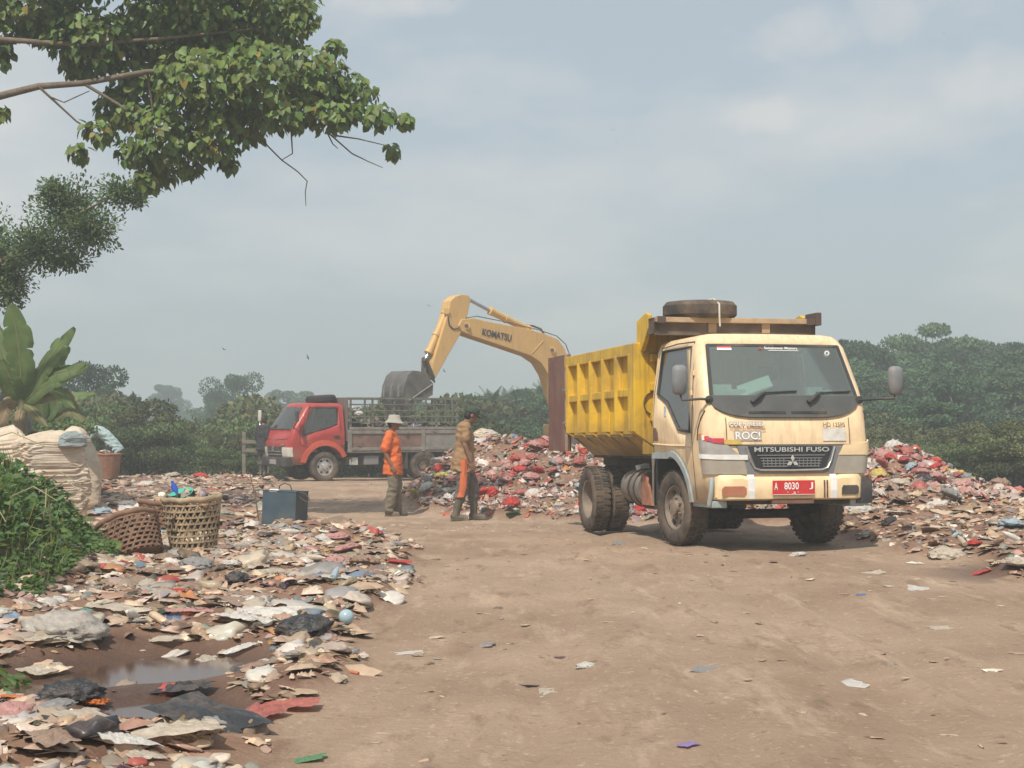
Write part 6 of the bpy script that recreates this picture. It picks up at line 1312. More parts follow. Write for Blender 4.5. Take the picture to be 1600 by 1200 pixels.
# ------------------------------------------------------------------ the excavator
EXY = M('excavator_paint', (.62, .39, .145), .5, .10, 2.5, .06, 25, dirt=((.34, .23, .14), .35, 2.5), streak=((.30, .20, .13), .35))
EXD = M('excavator_dark', (.075, .068, .062), .7, .25, 4, .2, 25, dirt=((.20, .15, .11), .45, 3))
STEELB = M('bucket_steel', (.11, .106, .102), .5, .25, 4, .25, 20, dirt=((.24, .21, .18), .5, 3), metal=.25)
EA = Vector((-2.81, 42.2)); EE = Vector((.77, .64)).normalized(); EWd = Vector((EE.y, -EE.x))
def exw(xp, yp, off=0.0):
    a = EA + EWd * off; k = (xp - 800) / F; t_ = (k * a.y - a.x) / (EE.x - k * EE.y); p = a + EE * t_; return Vector((p.x, p.y, CH + (HZ - yp) / F * p.y))
ground_e = EA + EE * 6.9; EXO = Vector((ground_e.x, ground_e.y, g1(ground_e.x, ground_e.y)))
erot = math.atan2(-EE.y, -EE.x)
EX = thing('excavator', 'orange yellow excavator with raised boom dumping into the red truck', 'excavator', EXO, (0, 0, erot))
inv = EX.matrix_basis.inverted()
def exl(xp, yp, off=0.0): return inv @ exw(xp, yp, off)
def slab(name, poly, near, half, mat, parent=EX, bevel=.02):
    """outline traced on the near face (offset `near` towards the viewer), given its real width"""
    pts = [exl(a, b_, near) for a, b_ in poly]; wv = inv.to_3x3() @ Vector((EWd.x, EWd.y, 0))
    mb = MB(); mb.loft([[p for p in pts], [p - wv * half * 2 for p in pts]]); return mb.build(name, mat, parent, bevel)
bm_ = slab('boom', [(717, 509), (722, 499), (740, 497), (762, 502), (820, 513), (850, 521), (872, 530), (883, 545), (894, 590), (903, 640), (903, 660), (890, 664), (880, 655), (868, 620), (857, 585), (846, 567), (830, 556), (780, 539), (738, 525), (722, 518)], .24, .24, EXY)
for nm, (a, b_), rr_ in (('pin', (729, 509), .10), ('pin', (863, 547), .10), ('pin', (893, 655), .12)):
    p = exl(a, b_, .27); q = exl(a, b_, -.27); MB().tube([p, q], rr_, 14).build(nm, EXY, bm_, smooth=50)
    MB().tube([exl(a, b_, .285), exl(a, b_, .265)], rr_ * .55, 12).build('pin_cap', EXD, bm_, smooth=50)
MB().tube([exl(831, 552, .245), exl(849, 532, .245)], .012, 5).build('weld_seam', EXY, bm_)
MB().tube([exl(a, b_, .22) for a, b_ in ((728, 497), (745, 494), (790, 503), (840, 515), (870, 525), (884, 538), (892, 560))], .014, 6).build('hydraulic_hose', EXD, bm_, smooth=60)
a_, b_ = exl(752, 519, .245), exl(800, 530, .245); xd = (b_ - a_).normalized(); nrm = inv.to_3x3() @ Vector((EWd.x, EWd.y, 0)); yd = nrm.cross(xd)
text('lettering', 'KOMATSU', .20, M('boom_letters', (.045, .045, .075), .6), bm_, (a_ + b_) / 2 + yd * .02, xd, yd, 1.08, .012, .03)
am_ = slab('arm', [(704, 470), (712, 463), (722, 460), (732, 461), (736, 468), (729, 500), (722, 518), (700, 556), (681, 590), (674, 593), (677, 566), (692, 516), (700, 490)], .19, .19, EXY)
hs = MB(); hs.tube([exl(a, b_, .2) for a, b_ in ((700, 494), (702, 508), (708, 514), (716, 513), (722, 503), (728, 499), (737, 500))], .02, 6); hs.build('hydraulic_hose', EXD, am_, smooth=60)
cy = MB(); cy.tube([exl(766, 486), exl(828, 516)], .105, 14); c1_ = cy.build('arm_cylinder', EXY, EX, smooth=50)
MB().tube([exl(733, 468), exl(768, 487)], .05, 12).build('rod', M('chrome_rod', (.42, .45, .52), .2, .05, metal=.8), c1_, smooth=50)
for a in ((767, 486), (790, 498), (824, 514)): MB().tube([exl(a[0] - 2, a[1] - 1), exl(a[0] + 2, a[1] + 1)], .125, 14).build('collar', EXY, c1_, smooth=50)
MB().tube([exl(818, 508), exl(832, 509), exl(845, 514), exl(851, 524)], .03, 6).build('hydraulic_hose', EXD, c1_, smooth=60)
MB().tube([exl(828, 516, .2), exl(828, 516, -.2)], .09, 12).build('pin', EXY, c1_, smooth=50)
cy = MB(); cy.tube([exl(697, 488), exl(669, 553)], .10, 14); c2_ = cy.build('bucket_cylinder', EXY, EX, smooth=50)
for a in ((696, 490), (682, 523), (670, 550)): MB().tube([exl(a[0] + 1, a[1] - 2), exl(a[0] - 1, a[1] + 2)], .12, 14).build('collar', EXY, c2_, smooth=50)
MB().tube([exl(669, 553), exl(664, 562)], .05, 10).build('rod', M('chrome_rod', (.42, .45, .52)), c2_, smooth=50)
MB().tube([exl(698, 486, .2), exl(698, 486, -.2)], .09, 12).build('pin', EXY, c2_, smooth=50)
for off in (.22, -.22):
    MB().bar(exl(663, 560, off), exl(676, 592, off), .06, .16, EWd.to_3d()).build('linkage', EXD, EX, .01); MB().bar(exl(663, 560, off * .8), exl(662, 588, off * .8), .06, .15, EWd.to_3d()).build('linkage', EXD, EX, .01)
MB().tube([exl(662, 561, .3), exl(662, 561, -.3)], .06, 10).build('pin', EXD, EX, smooth=50)
# bucket: two cheeks, curved back, cutting edge with teeth
bk = thing_part('bucket', EX, (0, 0, 0)); bw_ = .52
side = [(637, 640), (630, 620), (632, 602), (638, 586), (646, 579), (656, 580), (668, 589), (677, 599), (676, 617)]
pts = [exl(a, b_, bw_) for a, b_ in side]; wv = inv.to_3x3() @ Vector((EWd.x, EWd.y, 0))
for o_ in (0, -2 * bw_ + .03):
    mb = MB(); mb.loft([[p + wv * o_ for p in pts], [p + wv * (o_ - .03) for p in pts]]); mb.build('cheek', STEELB, bk)
mb = MB(); bpts = pts[:8]; cen = sum(pts, Vector()) / len(pts)
mb.loft([[p - wv * .03 for p in bpts] + [p + (cen - p).normalized() * .04 - wv * .03 for p in bpts[::-1]], [p - wv * (2 * bw_ - .03) for p in bpts] + [p + (cen - p).normalized() * .04 - wv * (2 * bw_ - .03) for p in bpts[::-1]]]); mb.build('back_plate', STEELB, bk, smooth=50)
for k in range(4):
    o_ = -.06 - k * (2 * bw_ - .12) / 3; p = pts[0] - wv * -o_; d_ = (pts[0] - pts[2]).normalized(); MB().bar(p - d_ * .05, p + d_ * .20, .10, .06, wv).build('tooth', STEELB, bk, .01)
for k in range(3):
    o_ = -.18 - k * .34; MB().bar(pts[1] + wv * o_ + Vector((.012, 0, 0)), pts[2] + wv * o_ + Vector((.012, 0, 0)), .10, .03, wv).build('wear_strip', M('worn_edge', (.30, .285, .26), .5, .1, metal=.4), bk)
MB().tube([exl(639, 626, bw_ + .02), exl(676, 600, bw_ + .02)], .018, 6).build('edge_bar', M('worn_edge', (.36, .34, .31), .4, .1, metal=.5), bk)
for o_ in (.22, -.22): MB().prism([(0, 0), (.22, 0), (.12, .25)], lambda u, v, t_, o_=o_: exl(668, 590) + wv * (o_ + t_) + (exl(677, 599) - exl(656, 580)).normalized() * (u - .11) + Vector((0, 0, v - .08)), -.025, .025).build('ear', EXD, bk)
# body behind the tipper box
up_ = thing_part('upper_body', EX, (0, 0, 0))
MB().b2((-1.9, -1.25, 1.0), (1.1, 1.25, 1.25)).build('deck', EXD, up_, .03); MB().b2((-1.5, -1.22, 1.25), (.2, .3, 1.95)).build('engine_hood', EXY, up_, .06, 40); MB().b2((-2.1, -1.2, 1.05), (-1.5, 1.2, 2.0)).build('counterweight', EXY, up_, .15, 40)
MB().b2((.2, -1.22, 1.25), (1.0, -.35, 1.6)).build('tool_box', EXY, up_, .04)
cbn = thing_part('operator_cab', EX, (0, 0, 0)); MB().b2((-.4, .38, 1.25), (1.15, 1.22, 1.75)).build('cab_base', EXY, cbn, .04); MB().b2((-.4, .38, 2.62), (1.0, 1.22, 2.72)).build('cab_roof', EXY, cbn, .04)
for x, y in ((-.37, .41), (-.37, 1.19), (.35, 1.19), (1.05, .41), (1.05, 1.19)): MB().bar((x, y, 1.75), (x - (.12 if x > 1 else 0), y, 2.63), .06, .06).build('cab_pillar', EXY, cbn)
for a, b_ in (((-.37, 1.20, 1.75), (1.05, 1.20, 2.62)), ((-.37, .40, 1.75), (1.05, .40, 2.62))):
    g = MB(); g.v += [a, (b_[0], a[1], a[2]), b_, (a[0], a[1], b_[2])]; g.f.append((0, 1, 2, 3)); g.build('cab_window', GLR, cbn)
g = MB(); g.v += [(1.08, .42, 1.75), (1.08, 1.18, 1.75), (.96, 1.18, 2.62), (.96, .42, 2.62)]; g.f.append((0, 1, 2, 3)); g.build('cab_window', GLR, cbn)
MB().lathe([(.6, .75), (.6, 1.0)], 24, axis='z', cap=(True, True)).build('slew_ring', EXD, EX, smooth=40); MB().b2((-.7, -.7, .45), (.7, .7, .80)).build('undercarriage', EXD, EX, .05)
for sg in (-1, 1):
    trk = thing_part('track', EX, (0, sg * 1.0, 0)); path = []
    for k in range(14): a = math.pi / 2 + math.pi * k / 13; path.append((-1.25 + .36 * math.cos(a), .40 + .36 * math.sin(a)))
    for k in range(14): a = -math.pi / 2 + math.pi * k / 13; path.append((1.25 + .36 * math.cos(a), .40 + .36 * math.sin(a)))
    mb = MB(); mb.loft([[Vector((x, y, z)) for x, z in path] for y in (-.24, .24)]); mb.build('track_belt', EXD, trk, smooth=40)
    for k in range(30):
        s = k / 30 * len(path); i = int(s); f_ = s - i; p = Vector((*path[i], 0)).lerp(Vector((*path[(i + 1) % len(path)], 0)), f_); MB().box((p.x, 0, p.y), (.05, .50, .05)).build('track_pad', EXD, trk)
# ------------------------------------------------------------------ people
def spine(mb, pts, rx, ry, n=20, front=Vector((1, 0, 0))):
    """lofted trunk: rx front-to-back, ry side-to-side, rings square to the spine"""
    pts = [Vector(p) for p in pts]; rings = []
    for i, p in enumerate(pts):
        t_ = (pts[min(i + 1, len(pts) - 1)] - pts[max(0, i - 1)]).normalized(); sd = Vector((0, 1, 0)); fw = sd.cross(t_).normalized()
        rings.append([p + fw * rx[i] * math.cos(a) + sd * ry[i] * math.copysign(abs(math.sin(a)) ** .85, math.sin(a)) for a in [2 * math.pi * j / n for j in range(n)]])
    return mb.loft(rings)
def limb(mb, pts, r, n=12):
    mb.tube(pts, r, n)
    for p, q in zip(pts, r): mb.ell(p, (q * .99,) * 3, 12, 8)
    return mb
def fused(name, mb, voxel, mat, parent, smooth=4, wrinkle=0., wscale=14., stretch=(1, 1, 1)):
    """all the shapes become one continuous skin"""
    me = mb.mesh('tmp'); o = bpy.data.objects.new('tmp', me); COL.objects.link(o)
    m = o.modifiers.new('r', 'REMESH'); m.mode = 'VOXEL'; m.voxel_size = voxel; m.use_smooth_shade = True
    s = o.modifiers.new('s', 'SMOOTH'); s.factor = .5; s.iterations = smooth
    dg = bpy.context.evaluated_depsgraph_get(); r_ = bpy.data.meshes.new_from_object(o.evaluated_get(dg)); bpy.data.objects.remove(o); bpy.data.meshes.remove(me)
    if wrinkle:
        nv = len(r_.vertices); co = np.empty(nv * 3, np.float32); r_.vertices.foreach_get('co', co); co = co.reshape(-1, 3); nn = np.empty(nv * 3, np.float32); r_.vertices.foreach_get('normal', nn); nn = nn.reshape(-1, 3)
        sd = random.uniform(0, 50)
        d = np.array([1 - abs(mnoise.noise(Vector((p[0] * stretch[0] * wscale * .5 + sd, p[1] * stretch[1] * wscale * .5, p[2] * stretch[2] * wscale)))) - .75 for p in co], np.float32)
        co += nn * (d * wrinkle)[:, None]; r_.vertices.foreach_set('co', co.ravel())
    r_.name = name; r_.materials.clear(); r_.materials.append(mat); r_.polygons.foreach_set('use_smooth', [True] * len(r_.polygons)); r_.update()
    return link(name, r_, parent)
def hand(mb, wr, d, side, thumb_dir, curl=.5):
    """palm, four unequal bent fingers and a thumb from the side of the palm"""
    wr = Vector(wr); d = Vector(d).normalized(); sd = Vector(side).normalized(); sd = (sd - d * sd.dot(d)).normalized(); nn = d.cross(sd)
    if nn.dot(Vector(thumb_dir)) < 0: nn = -nn
    M3 = Matrix((d, sd, nn)).transposed()
    mb.ell(wr + d * .05, (.055, .040, .017), 12, 8, M3)
    for k, L_ in enumerate((.068, .078, .074, .058)):
        b_ = wr + d * .088 + sd * (-.030 + .020 * k); m_ = b_ + d * L_ * .5 + nn * .012 * curl; e_ = m_ + d * L_ * .4 * (1 - .4 * curl) + nn * L_ * .5 * curl; limb(mb, [b_ - d * .02, b_, m_, e_], [.0095, .0092, .0088, .0075], 8)
    b_ = wr + d * .03 - sd * .034; limb(mb, [b_, b_ + d * .03 - sd * .020 + nn * .012, b_ + d * .058 - sd * .022 + nn * .022], [.012, .0105, .009], 8)
SKIN = M('skin', (.23, .125, .080), .55, .08, 12, spec=.35)
HAIR = M('black_hair', (.018, .015, .014), .6, .2, 40)
def face(mb, hc, fd, tilt=0.):
    """head with brow, nose, jaw and ears; fd: where it looks"""
    fd = Vector(fd).normalized(); sd = Vector((0, 0, 1)).cross(fd).normalized(); up = fd.cross(sd)
    M3 = Matrix((fd, sd, up)).transposed(); hc = Vector(hc)
    mb.ell(hc + up * .015, (.098, .077, .100), 18, 12, M3); mb.ell(hc + fd * .022 - up * .055, (.070, .058, .062), 14, 9, M3); mb.ell(hc + fd * .072 - up * .095, (.024, .026, .018), 10, 7, M3)
    mb.ell(hc + fd * .098 - up * .022, (.020, .014, .026), 10, 7, M3); mb.ell(hc + fd * .086 + up * .022, (.014, .050, .012), 10, 7, M3); mb.ell(hc + fd * .086 - up * .064, (.012, .024, .011), 10, 7, M3)
    for s_ in (-1, 1): mb.ell(hc + sd * s_ * .078 - fd * .008 - up * .010, (.020, .011, .032), 10, 7, M3)
    return fd, sd, up
def person(label, loc, head, J, mats, group=None, voxel=.008, hat=None, sleeve=.9, boots=False, hem=.80, scale=1., look=(1, 0, 0), stripe=None):
    root = thing('person', label, 'person', loc, (0, 0, head)); root.scale = (scale,) * 3
    b = MB()
    fd, sd, up = face(b, J['head'], look); hc = Vector(J['head'])
    limb(b, [J['neck'], Vector(J['neck']).lerp(hc, .6)], [.058, .052]); sp_ = [J['pelvis'], J['waist'], J['chest'], J['shoulder'], J['neck']]
    spine(b, sp_, [.10, .09, .11, .075, .05], [.15, .13, .155, .14, .05])
    for s_, k in ((1, 'L'), (-1, 'R')):
        sh_ = Vector(J['shoulder']) + Vector((0, s_ * .165, 0)); limb(b, [sh_, J['elbow' + k], J['wrist' + k]], [.052, .040, .027]); d = (Vector(J['wrist' + k]) - Vector(J['elbow' + k])); hand(b, J['wrist' + k], d, (1, 0, 0) if abs(d.normalized().x) < .8 else (0, 1, 0), (0, -s_, 0))
        hp_ = Vector(J['pelvis']) + Vector((0, s_ * .085, -.03)); limb(b, [hp_, J['knee' + k], J['ankle' + k]], [.082, .056, .038]); an = Vector(J['ankle' + k]); fo = Vector(J.get('foot' + k, (1, 0, 0))).normalized(); limb(b, [an - fo * .03 + Vector((0, 0, -.04)), an + fo * .14 + Vector((0, 0, -.055))], [.036, .028])
    body = fused('body', b, voxel, SKIN, root, 3)
    for s_ in (-1, 1): MB().ell(hc + fd * .087 + sd * s_ * .033 + up * .006, (.011, .012, .009), 8, 6).build('eye', M('eye_dark', (.03, .025, .022), .3), body, smooth=60)
    if 'hair' in mats:
        h_ = MB(); M3 = Matrix((fd, sd, up)).transposed(); h_.ell(hc - fd * .018 + up * .03, (.096, .084, .092), 16, 10, M3); h_.ell(hc - fd * .045 - up * .02, (.065, .074, .075), 14, 9, M3); fused('hair', h_, .012, HAIR, root, 3, .004, 60)
    # shirt
    s = MB(); P_ = [Vector(p) for p in sp_]; low = P_[0] + (P_[0] - P_[1]).normalized() * (.95 - hem - .0)
    spine(s, [low, P_[0], P_[1], P_[2], P_[3] + Vector((0, 0, .01)), Vector(J['neck']) + Vector((0, 0, -.005))], [.168, .160, .142, .142, .098, .062], [.215, .208, .186, .198, .168, .068])
    for s_, k in ((1, 'L'), (-1, 'R')):
        sh_ = Vector(J['shoulder']) + Vector((0, s_ * .165, -.005)); el = Vector(J['elbow' + k]); wr = Vector(J['wrist' + k])
        pts = [sh_, sh_.lerp(el, .55), sh_.lerp(el, min(1, sleeve))] if sleeve <= 1 else [sh_, el, el.lerp(wr, sleeve - 1)]
        limb(s, pts, [.082, .082, .084] if sleeve <= 1 else [.075, .062, .052])
    sh_o = fused('shirt', s, .012, mats['shirt'], root, 5, .036, 13, (1, 1, .8))
    # trousers
    t_ = MB(); tl = P_[0] + (P_[0] - P_[1]).normalized() * .05
    spine(t_, [P_[0] + Vector((0, 0, -.12)), P_[0] + Vector((0, 0, -.02)), P_[0].lerp(P_[1], .6)], [.115, .128, .115], [.165, .172, .158])
    end = 1.0 if not boots else .35
    for s_, k in ((1, 'L'), (-1, 'R')):
        hp_ = Vector(J['pelvis']) + Vector((0, s_ * .088, -.04)); kn = Vector(J['knee' + k]); an = Vector(J['ankle' + k]); limb(t_, [hp_, hp_.lerp(kn, .5), kn, kn.lerp(an, .5 * min(1, end * 2)), kn.lerp(an, min(.97, end))], [.108, .104, .092, .090, .086])
    fused('trousers', t_, .012, mats['trousers'], root, 5, .034, 12, (1, 1, .9))
    for s_, k in ((1, 'L'), (-1, 'R')):
        f = MB(); an = Vector(J['ankle' + k]); kn = Vector(J['knee' + k]); fo = Vector(J.get('foot' + k, (1, 0, 0))).normalized()
        if boots: limb(f, [kn.lerp(an, .30), kn.lerp(an, .6), an], [.070, .064, .054])
        limb(f, [an + Vector((0, 0, -.02)) - fo * .03, an + Vector((0, 0, -.038)) + fo * .05, an + Vector((0, 0, -.045)) + fo * .15], [.050, .046, .040]); f.box(an + fo * .06 + Vector((0, 0, -.078)), (.27, .085, .02), Matrix((fo, Vector((-fo.y, fo.x, 0)), Vector((0, 0, 1)))).transposed())
        fused('boot' if boots else 'shoe', f, .011, mats['shoe'], root, 3, .006, 20)
        if stripe and k == stripe[0]:
            q = MB(); hp_ = Vector(J['pelvis']) + Vector((0, s_ * .088, -.02)); ring = []
            for tt in np.linspace(.0, 1.0, 9):
                c_ = hp_.lerp(kn, tt * 1.0) if tt < .999 else kn; w_ = .045; o_ = Vector((0, s_ * (.108 - .02 * tt), 0)); ring.append([c_ + o_ * 1.22 + Vector((-w_ * 1.3, -s_ * .02, 0)), c_ + o_ * 1.32, c_ + o_ * 1.22 + Vector((w_, -s_ * .02, 0)), c_ + o_ * .8])
            for tt in (.15, .33):
                c_ = kn.lerp(an, tt); o_ = Vector((0, s_ * .088, 0)); ring.append([c_ + o_ * 1.18 + Vector((-.055, -s_ * .02, 0)), c_ + o_ * 1.26, c_ + o_ * 1.18 + Vector((.045, -s_ * .02, 0)), c_ + o_ * .8])
            q.loft(ring); q.build('side_panel', stripe[1], root, smooth=60)
    # headgear
    M3 = Matrix((fd, sd, up)).transposed()
    def hat_lathe(prof, n=28, sq=(1.12, .96)):
        m_ = MB(); m_.loft([[hc + M3 @ Vector((r_ * sq[0] * math.cos(a), r_ * sq[1] * math.sin(a), z + (.004 * math.sin(3 * a) if r_ > .11 else 0))) for a in [2 * math.pi * j / n for j in range(n)]] for r_, z in prof], (False, True)); return m_
    if hat == 'bucket': hat_lathe([(.152, .015), (.150, .012), (.104, .070), (.098, .075), (.088, .140), (.080, .150), (.03, .154)]).build('bucket_hat', mats['hat'], root, smooth=50)
    if hat == 'cap':
        m_ = hat_lathe([(.100, .030), (.101, .060), (.095, .100), (.070, .128), (.03, .137)]); ring = []
        for rr_ in (.095, .17):
            ring.append([hc + M3 @ Vector((rr_ * 1.08 * math.cos(a), rr_ * .95 * math.sin(a) * (1 if rr_ < .1 else .72), .035 - (.02 if rr_ > .1 else 0))) for a in np.linspace(-1.25, 1.25, 14)])
        m_.loft(ring, (False, False), False); m_.build('cap', mats['hat'], root, smooth=50)
    if hat == 'hood':
        m_ = MB(); m_.ell(hc - fd * .02 + up * .02, (.125, .108, .135), 16, 10, M3); m_.ell(hc - fd * .03 - up * .10, (.11, .12, .10), 14, 9, M3); fused('hood', m_, .012, mats['hat'], root, 3, .008, 20)
    return root
def stand(lean=.0, stride=0., arm=0., kneeb=.0):
    return dict(pelvis=(0, 0, .94), waist=(.01 + lean * .3, 0, 1.08), chest=(.0 + lean * .7, 0, 1.26), shoulder=(-.015 + lean, 0, 1.41), neck=(.0 + lean * 1.1, 0, 1.475), head=(.045 + lean * 1.3, 0, 1.60),
                elbowL=(-.05 + arm, .225, 1.12), wristL=(.02 + arm * 2.2, .225, .875), elbowR=(-.06 - arm, -.225, 1.12), wristR=(-.0 - arm * 1.6, -.225, .875),
                kneeL=(.03 + stride * .55, .095, .50), ankleL=(-.0 + stride, .10, .085), kneeR=(.03 - stride * .25, -.095, .50), ankleR=(-.0 - stride, -.10, .085))
OR = M('orange_shirt_cloth', (.62, .135, .035), .75, .12, 5, .15, 60, dirt=((.45, .16, .08), .35, 4)); OLV = M('olive_trouser_cloth', (.17, .145, .105), .85, .15, 5, .15, 60, dirt=((.24, .18, .13), .4, 4))
HATW = M('pale_hat_cloth', (.37, .345, .30), .9, .12, 8, .2, 60); TAN = M('brown_shirt_cloth', (.30, .185, .095), .85, .12, 5, .15, 60, dirt=((.22, .13, .075), .35, 4)); GRYT = M('grey_trouser_cloth', (.125, .105, .095), .85, .18, 5, .15, 60, dirt=((.20, .15, .12), .35, 5))
ORP = M('orange_panel_cloth', (.58, .15, .06), .8, .15, 6); BOOT = M('rubber_boot', (.085, .082, .060), .55, .2, 6, dirt=(DUST, .5, 5)); CAPG = M('dark_green_cap', (.045, .06, .045), .9, .25, 9); SHOE = M('dark_shoe', (.05, .042, .036), .7, .2, 8, dirt=(DUST, .5, 5))
def at_feet(xp, Y): x = (xp - 800) / F * Y; return Vector((x, Y, g1(x, Y) + .003))
J1 = stand(-.02, .05, .02); J1['wristR'] = (.02, -.23, .88); J1['elbowR'] = (-.10, -.235, 1.13)
person('man in orange shirt, pale bucket hat and olive trousers standing by the red truck', at_feet(614, 24.6), R(-6), J1, dict(shirt=OR, trousers=OLV, shoe=SHOE, hat=HATW, hair=1), None, .0095, 'bucket', .82, False, .73, .925, look=(1, -.12, -.05))
J2 = stand(.03, .16, .05); J2['head'] = (.12, .0, 1.585); J2['neck'] = (.05, 0, 1.47); J2['elbowR'] = (.0, -.235, 1.13); J2['wristR'] = (.09, -.235, .89); J2['kneeL'] = (.16, .10, .51); J2['ankleL'] = (.17, .11, .085); J2['kneeR'] = (-.02, -.10, .49); J2['ankleR'] = (-.13, -.10, .085)
person('man in brown T-shirt, dark cap and rubber boots walking with lowered head', at_feet(724, 22.8), R(8), J2, dict(shirt=TAN, trousers=GRYT, shoe=BOOT, hat=CAPG, hair=1), None, .0095, 'cap', .60, True, .74, .985, look=(1, .25, -.45), stripe=('R', ORP))
PB = M('pale_blue_cloth', (.36, .46, .47), .85, .12, 5, .1, 50); DK = M('dark_cloth', (.030, .030, .034), .9, .2, 6); GRH = M('grey_hood_cloth', (.22, .23, .23), .9, .15, 8); DKB = M('dark_brown_cloth', (.11, .085, .07), .9, .2, 6)
J3 = dict(pelvis=(-.10, 0, .86), waist=(.0, 0, 1.0), chest=(.16, 0, 1.13), shoulder=(.29, 0, 1.19), neck=(.37, 0, 1.20), head=(.47, 0, 1.13), elbowL=(.44, .26, .98), wristL=(.62, .20, .78), elbowR=(.44, -.26, .98), wristR=(.62, -.18, .78), kneeL=(.02, .1, .46), ankleL=(-.05, .1, .085), kneeR=(.04, -.1, .46), ankleR=(-.02, -.1, .085))
pb = person('stooping person in pale blue shirt picking through a round basket', at_feet(168, 38.4), R(192), J3, dict(shirt=PB, trousers=DK, shoe=SHOE, hat=DK, hair=1), None, .012, 'cap', 1.5, False, .66, 1.0, look=(.8, 0, -.7))
J4 = stand(.10, .03, .02)
person('person with grey hood standing behind the white sacks', at_feet(47, 26.2) + Vector((0, 0, -.03)), R(-100), J4, dict(shirt=DKB, trousers=DK, shoe=SHOE, hat=GRH), None, .014, 'hood', 1.4, False, .72, .90, look=(1, 0, -.2))
J5 = stand(.02, .04, .02)
person('person in dark shirt and boots standing at the red truck bumper', at_feet(411, 41.0), R(60), J5, dict(shirt=DK, trousers=DKB, shoe=BOOT, hat=DK, hair=1), None, .014, None, 1.4, True, .74, .93)
# ------------------------------------------------------------------ sacks, baskets, tin, posts, birds
WV = M('white_woven_sack', (.62, .53, .42), .7, .14, 5, .3, 90, dirt=((.40, .28, .18), .55, 3.0)); WVB = M('sack_blue_patch', (.25, .29, .30), .8, .15, 5); WVG = M('grey_sack', (.42, .39, .34), .8, .15, 5, .2, 60, dirt=((.3, .23, .17), .4, 4))
def sack(label, loc, rz, d, mat, lean=(0, 0), wr=.05, wf=11., top=.25, group=None, name='sack', expo=.38, res=(72, 64)):
    """bulging sack with pleats running round it"""
    mb = MB(); n_, m_ = res; sd = random.uniform(0, 60)
    for i in range(m_ + 1):
        t_ = i / m_; z = d[2] * t_
        k = (1 - max(0, (t_ - 1 + top) / top) ** 2.2 * .75) * (1 - max(0, (.08 - t_) / .08) ** 2 * .12) * (1 + .05 * math.sin(t_ * 7 + sd))
        for j in range(n_):
            a = 2 * math.pi * j / n_; c_, s_ = math.cos(a), math.sin(a); cx = math.copysign(abs(c_) ** expo, c_) * d[0] / 2; cy = math.copysign(abs(s_) ** expo, s_) * d[1] / 2
            q = Vector((c_ * 1.9 + sd, s_ * 1.9, t_ * wf + .8 * mnoise.noise(Vector((c_ * 3, s_ * 3, t_ * 4 + sd))))); pl = 1 - abs(mnoise.noise(q)); pl2 = 1 - abs(mnoise.noise(Vector((c_ * 2.2, s_ * 2.2 + sd, t_ * wf * 2.1)))); bg_ = mnoise.noise(Vector((c_ + sd, s_, t_ * 2.2)))
            e_ = k + wr * (pl - .7) * 1.2 + wr * .8 * (pl2 - .7) + .16 * bg_
            zz = z + (.10 * d[2] * (mnoise.noise(Vector((cx * 2.2 + sd, cy * 2.2, 1))) ) if t_ > .6 else 0) * (t_ - .6) / .4
            mb.v.append((cx * e_ + lean[0] * t_, cy * e_ + lean[1] * t_, zz))
    for i in range(m_):
        for j in range(n_): k2 = (j + 1) % n_; mb.f.append((i * n_ + j, i * n_ + k2, (i + 1) * n_ + k2, (i + 1) * n_ + j))
    mb.f.append(tuple(m_ * n_ + j for j in range(n_))); mb.f.append(tuple(range(n_))[::-1])
    o = mb.build(name, mat, None, smooth=80, loc=loc, rot=(0, 0, rz)); return tag(o, label, 'sack', group)
def gp(xp, Y, dz=0.): x = (xp - 800) / F * Y; return Vector((x, Y, g1(x, Y) + dz))
sack('huge pleated white woven sack standing behind the weedy bank', gp(76, 24.3, -.03), R(33), (1.05, .80, 1.30), WV, (.0, 0), .11, 19, .16, expo=.3, res=(110, 140))
sack('white sack slumped against the huge pleated sack', gp(20, 24.6, -.03), R(10), (.75, .7, 1.24), WV, (-.1, 0), .11, 17, .3, expo=.4, res=(80, 110))
sack('white sack with tied top standing behind the huge pleated sack', gp(138, 26.3, -.03), R(20), (.42, .42, 1.10), WV, (0, 0), .07, 11, .4, expo=.6)
o = sack('small sack with grey blue patch lying on top of the huge sack', px(112, 698, 24.15), R(33), (.42, .34, .24), WVB, (0, 0), .12, 5, .6, expo=.5)
sack('soft beige sack lying on top of the huge sack', px(118, 692, 24.35), R(-20), (.40, .36, .26), WV, (0, 0), .08, 3, .7, expo=.6)
sack('white plastic bundle heaped on the rubbish behind the walking man', gp(757, 29.0, -.05), R(15), (.55, .5, .34), WV, (0, 0), .34, 12, .6, expo=.8)
foam = MB().box((0, 0, .03), (.62, .40, .06)); tag(foam.build('foam_board', M('foam_white', (.74, .73, .70), .8), None, .01, loc=px(754, 690, 28.9), rot=(0, .03, R(12))), 'white foam board lying on the white bundle of the heap', 'board')
tag(sack('grey rag crumpled on top of the white foam board', px(762, 686, 29.0), 0, (.42, .40, .18), WVG, (0, 0), .12, 4, .7, expo=.8), None)

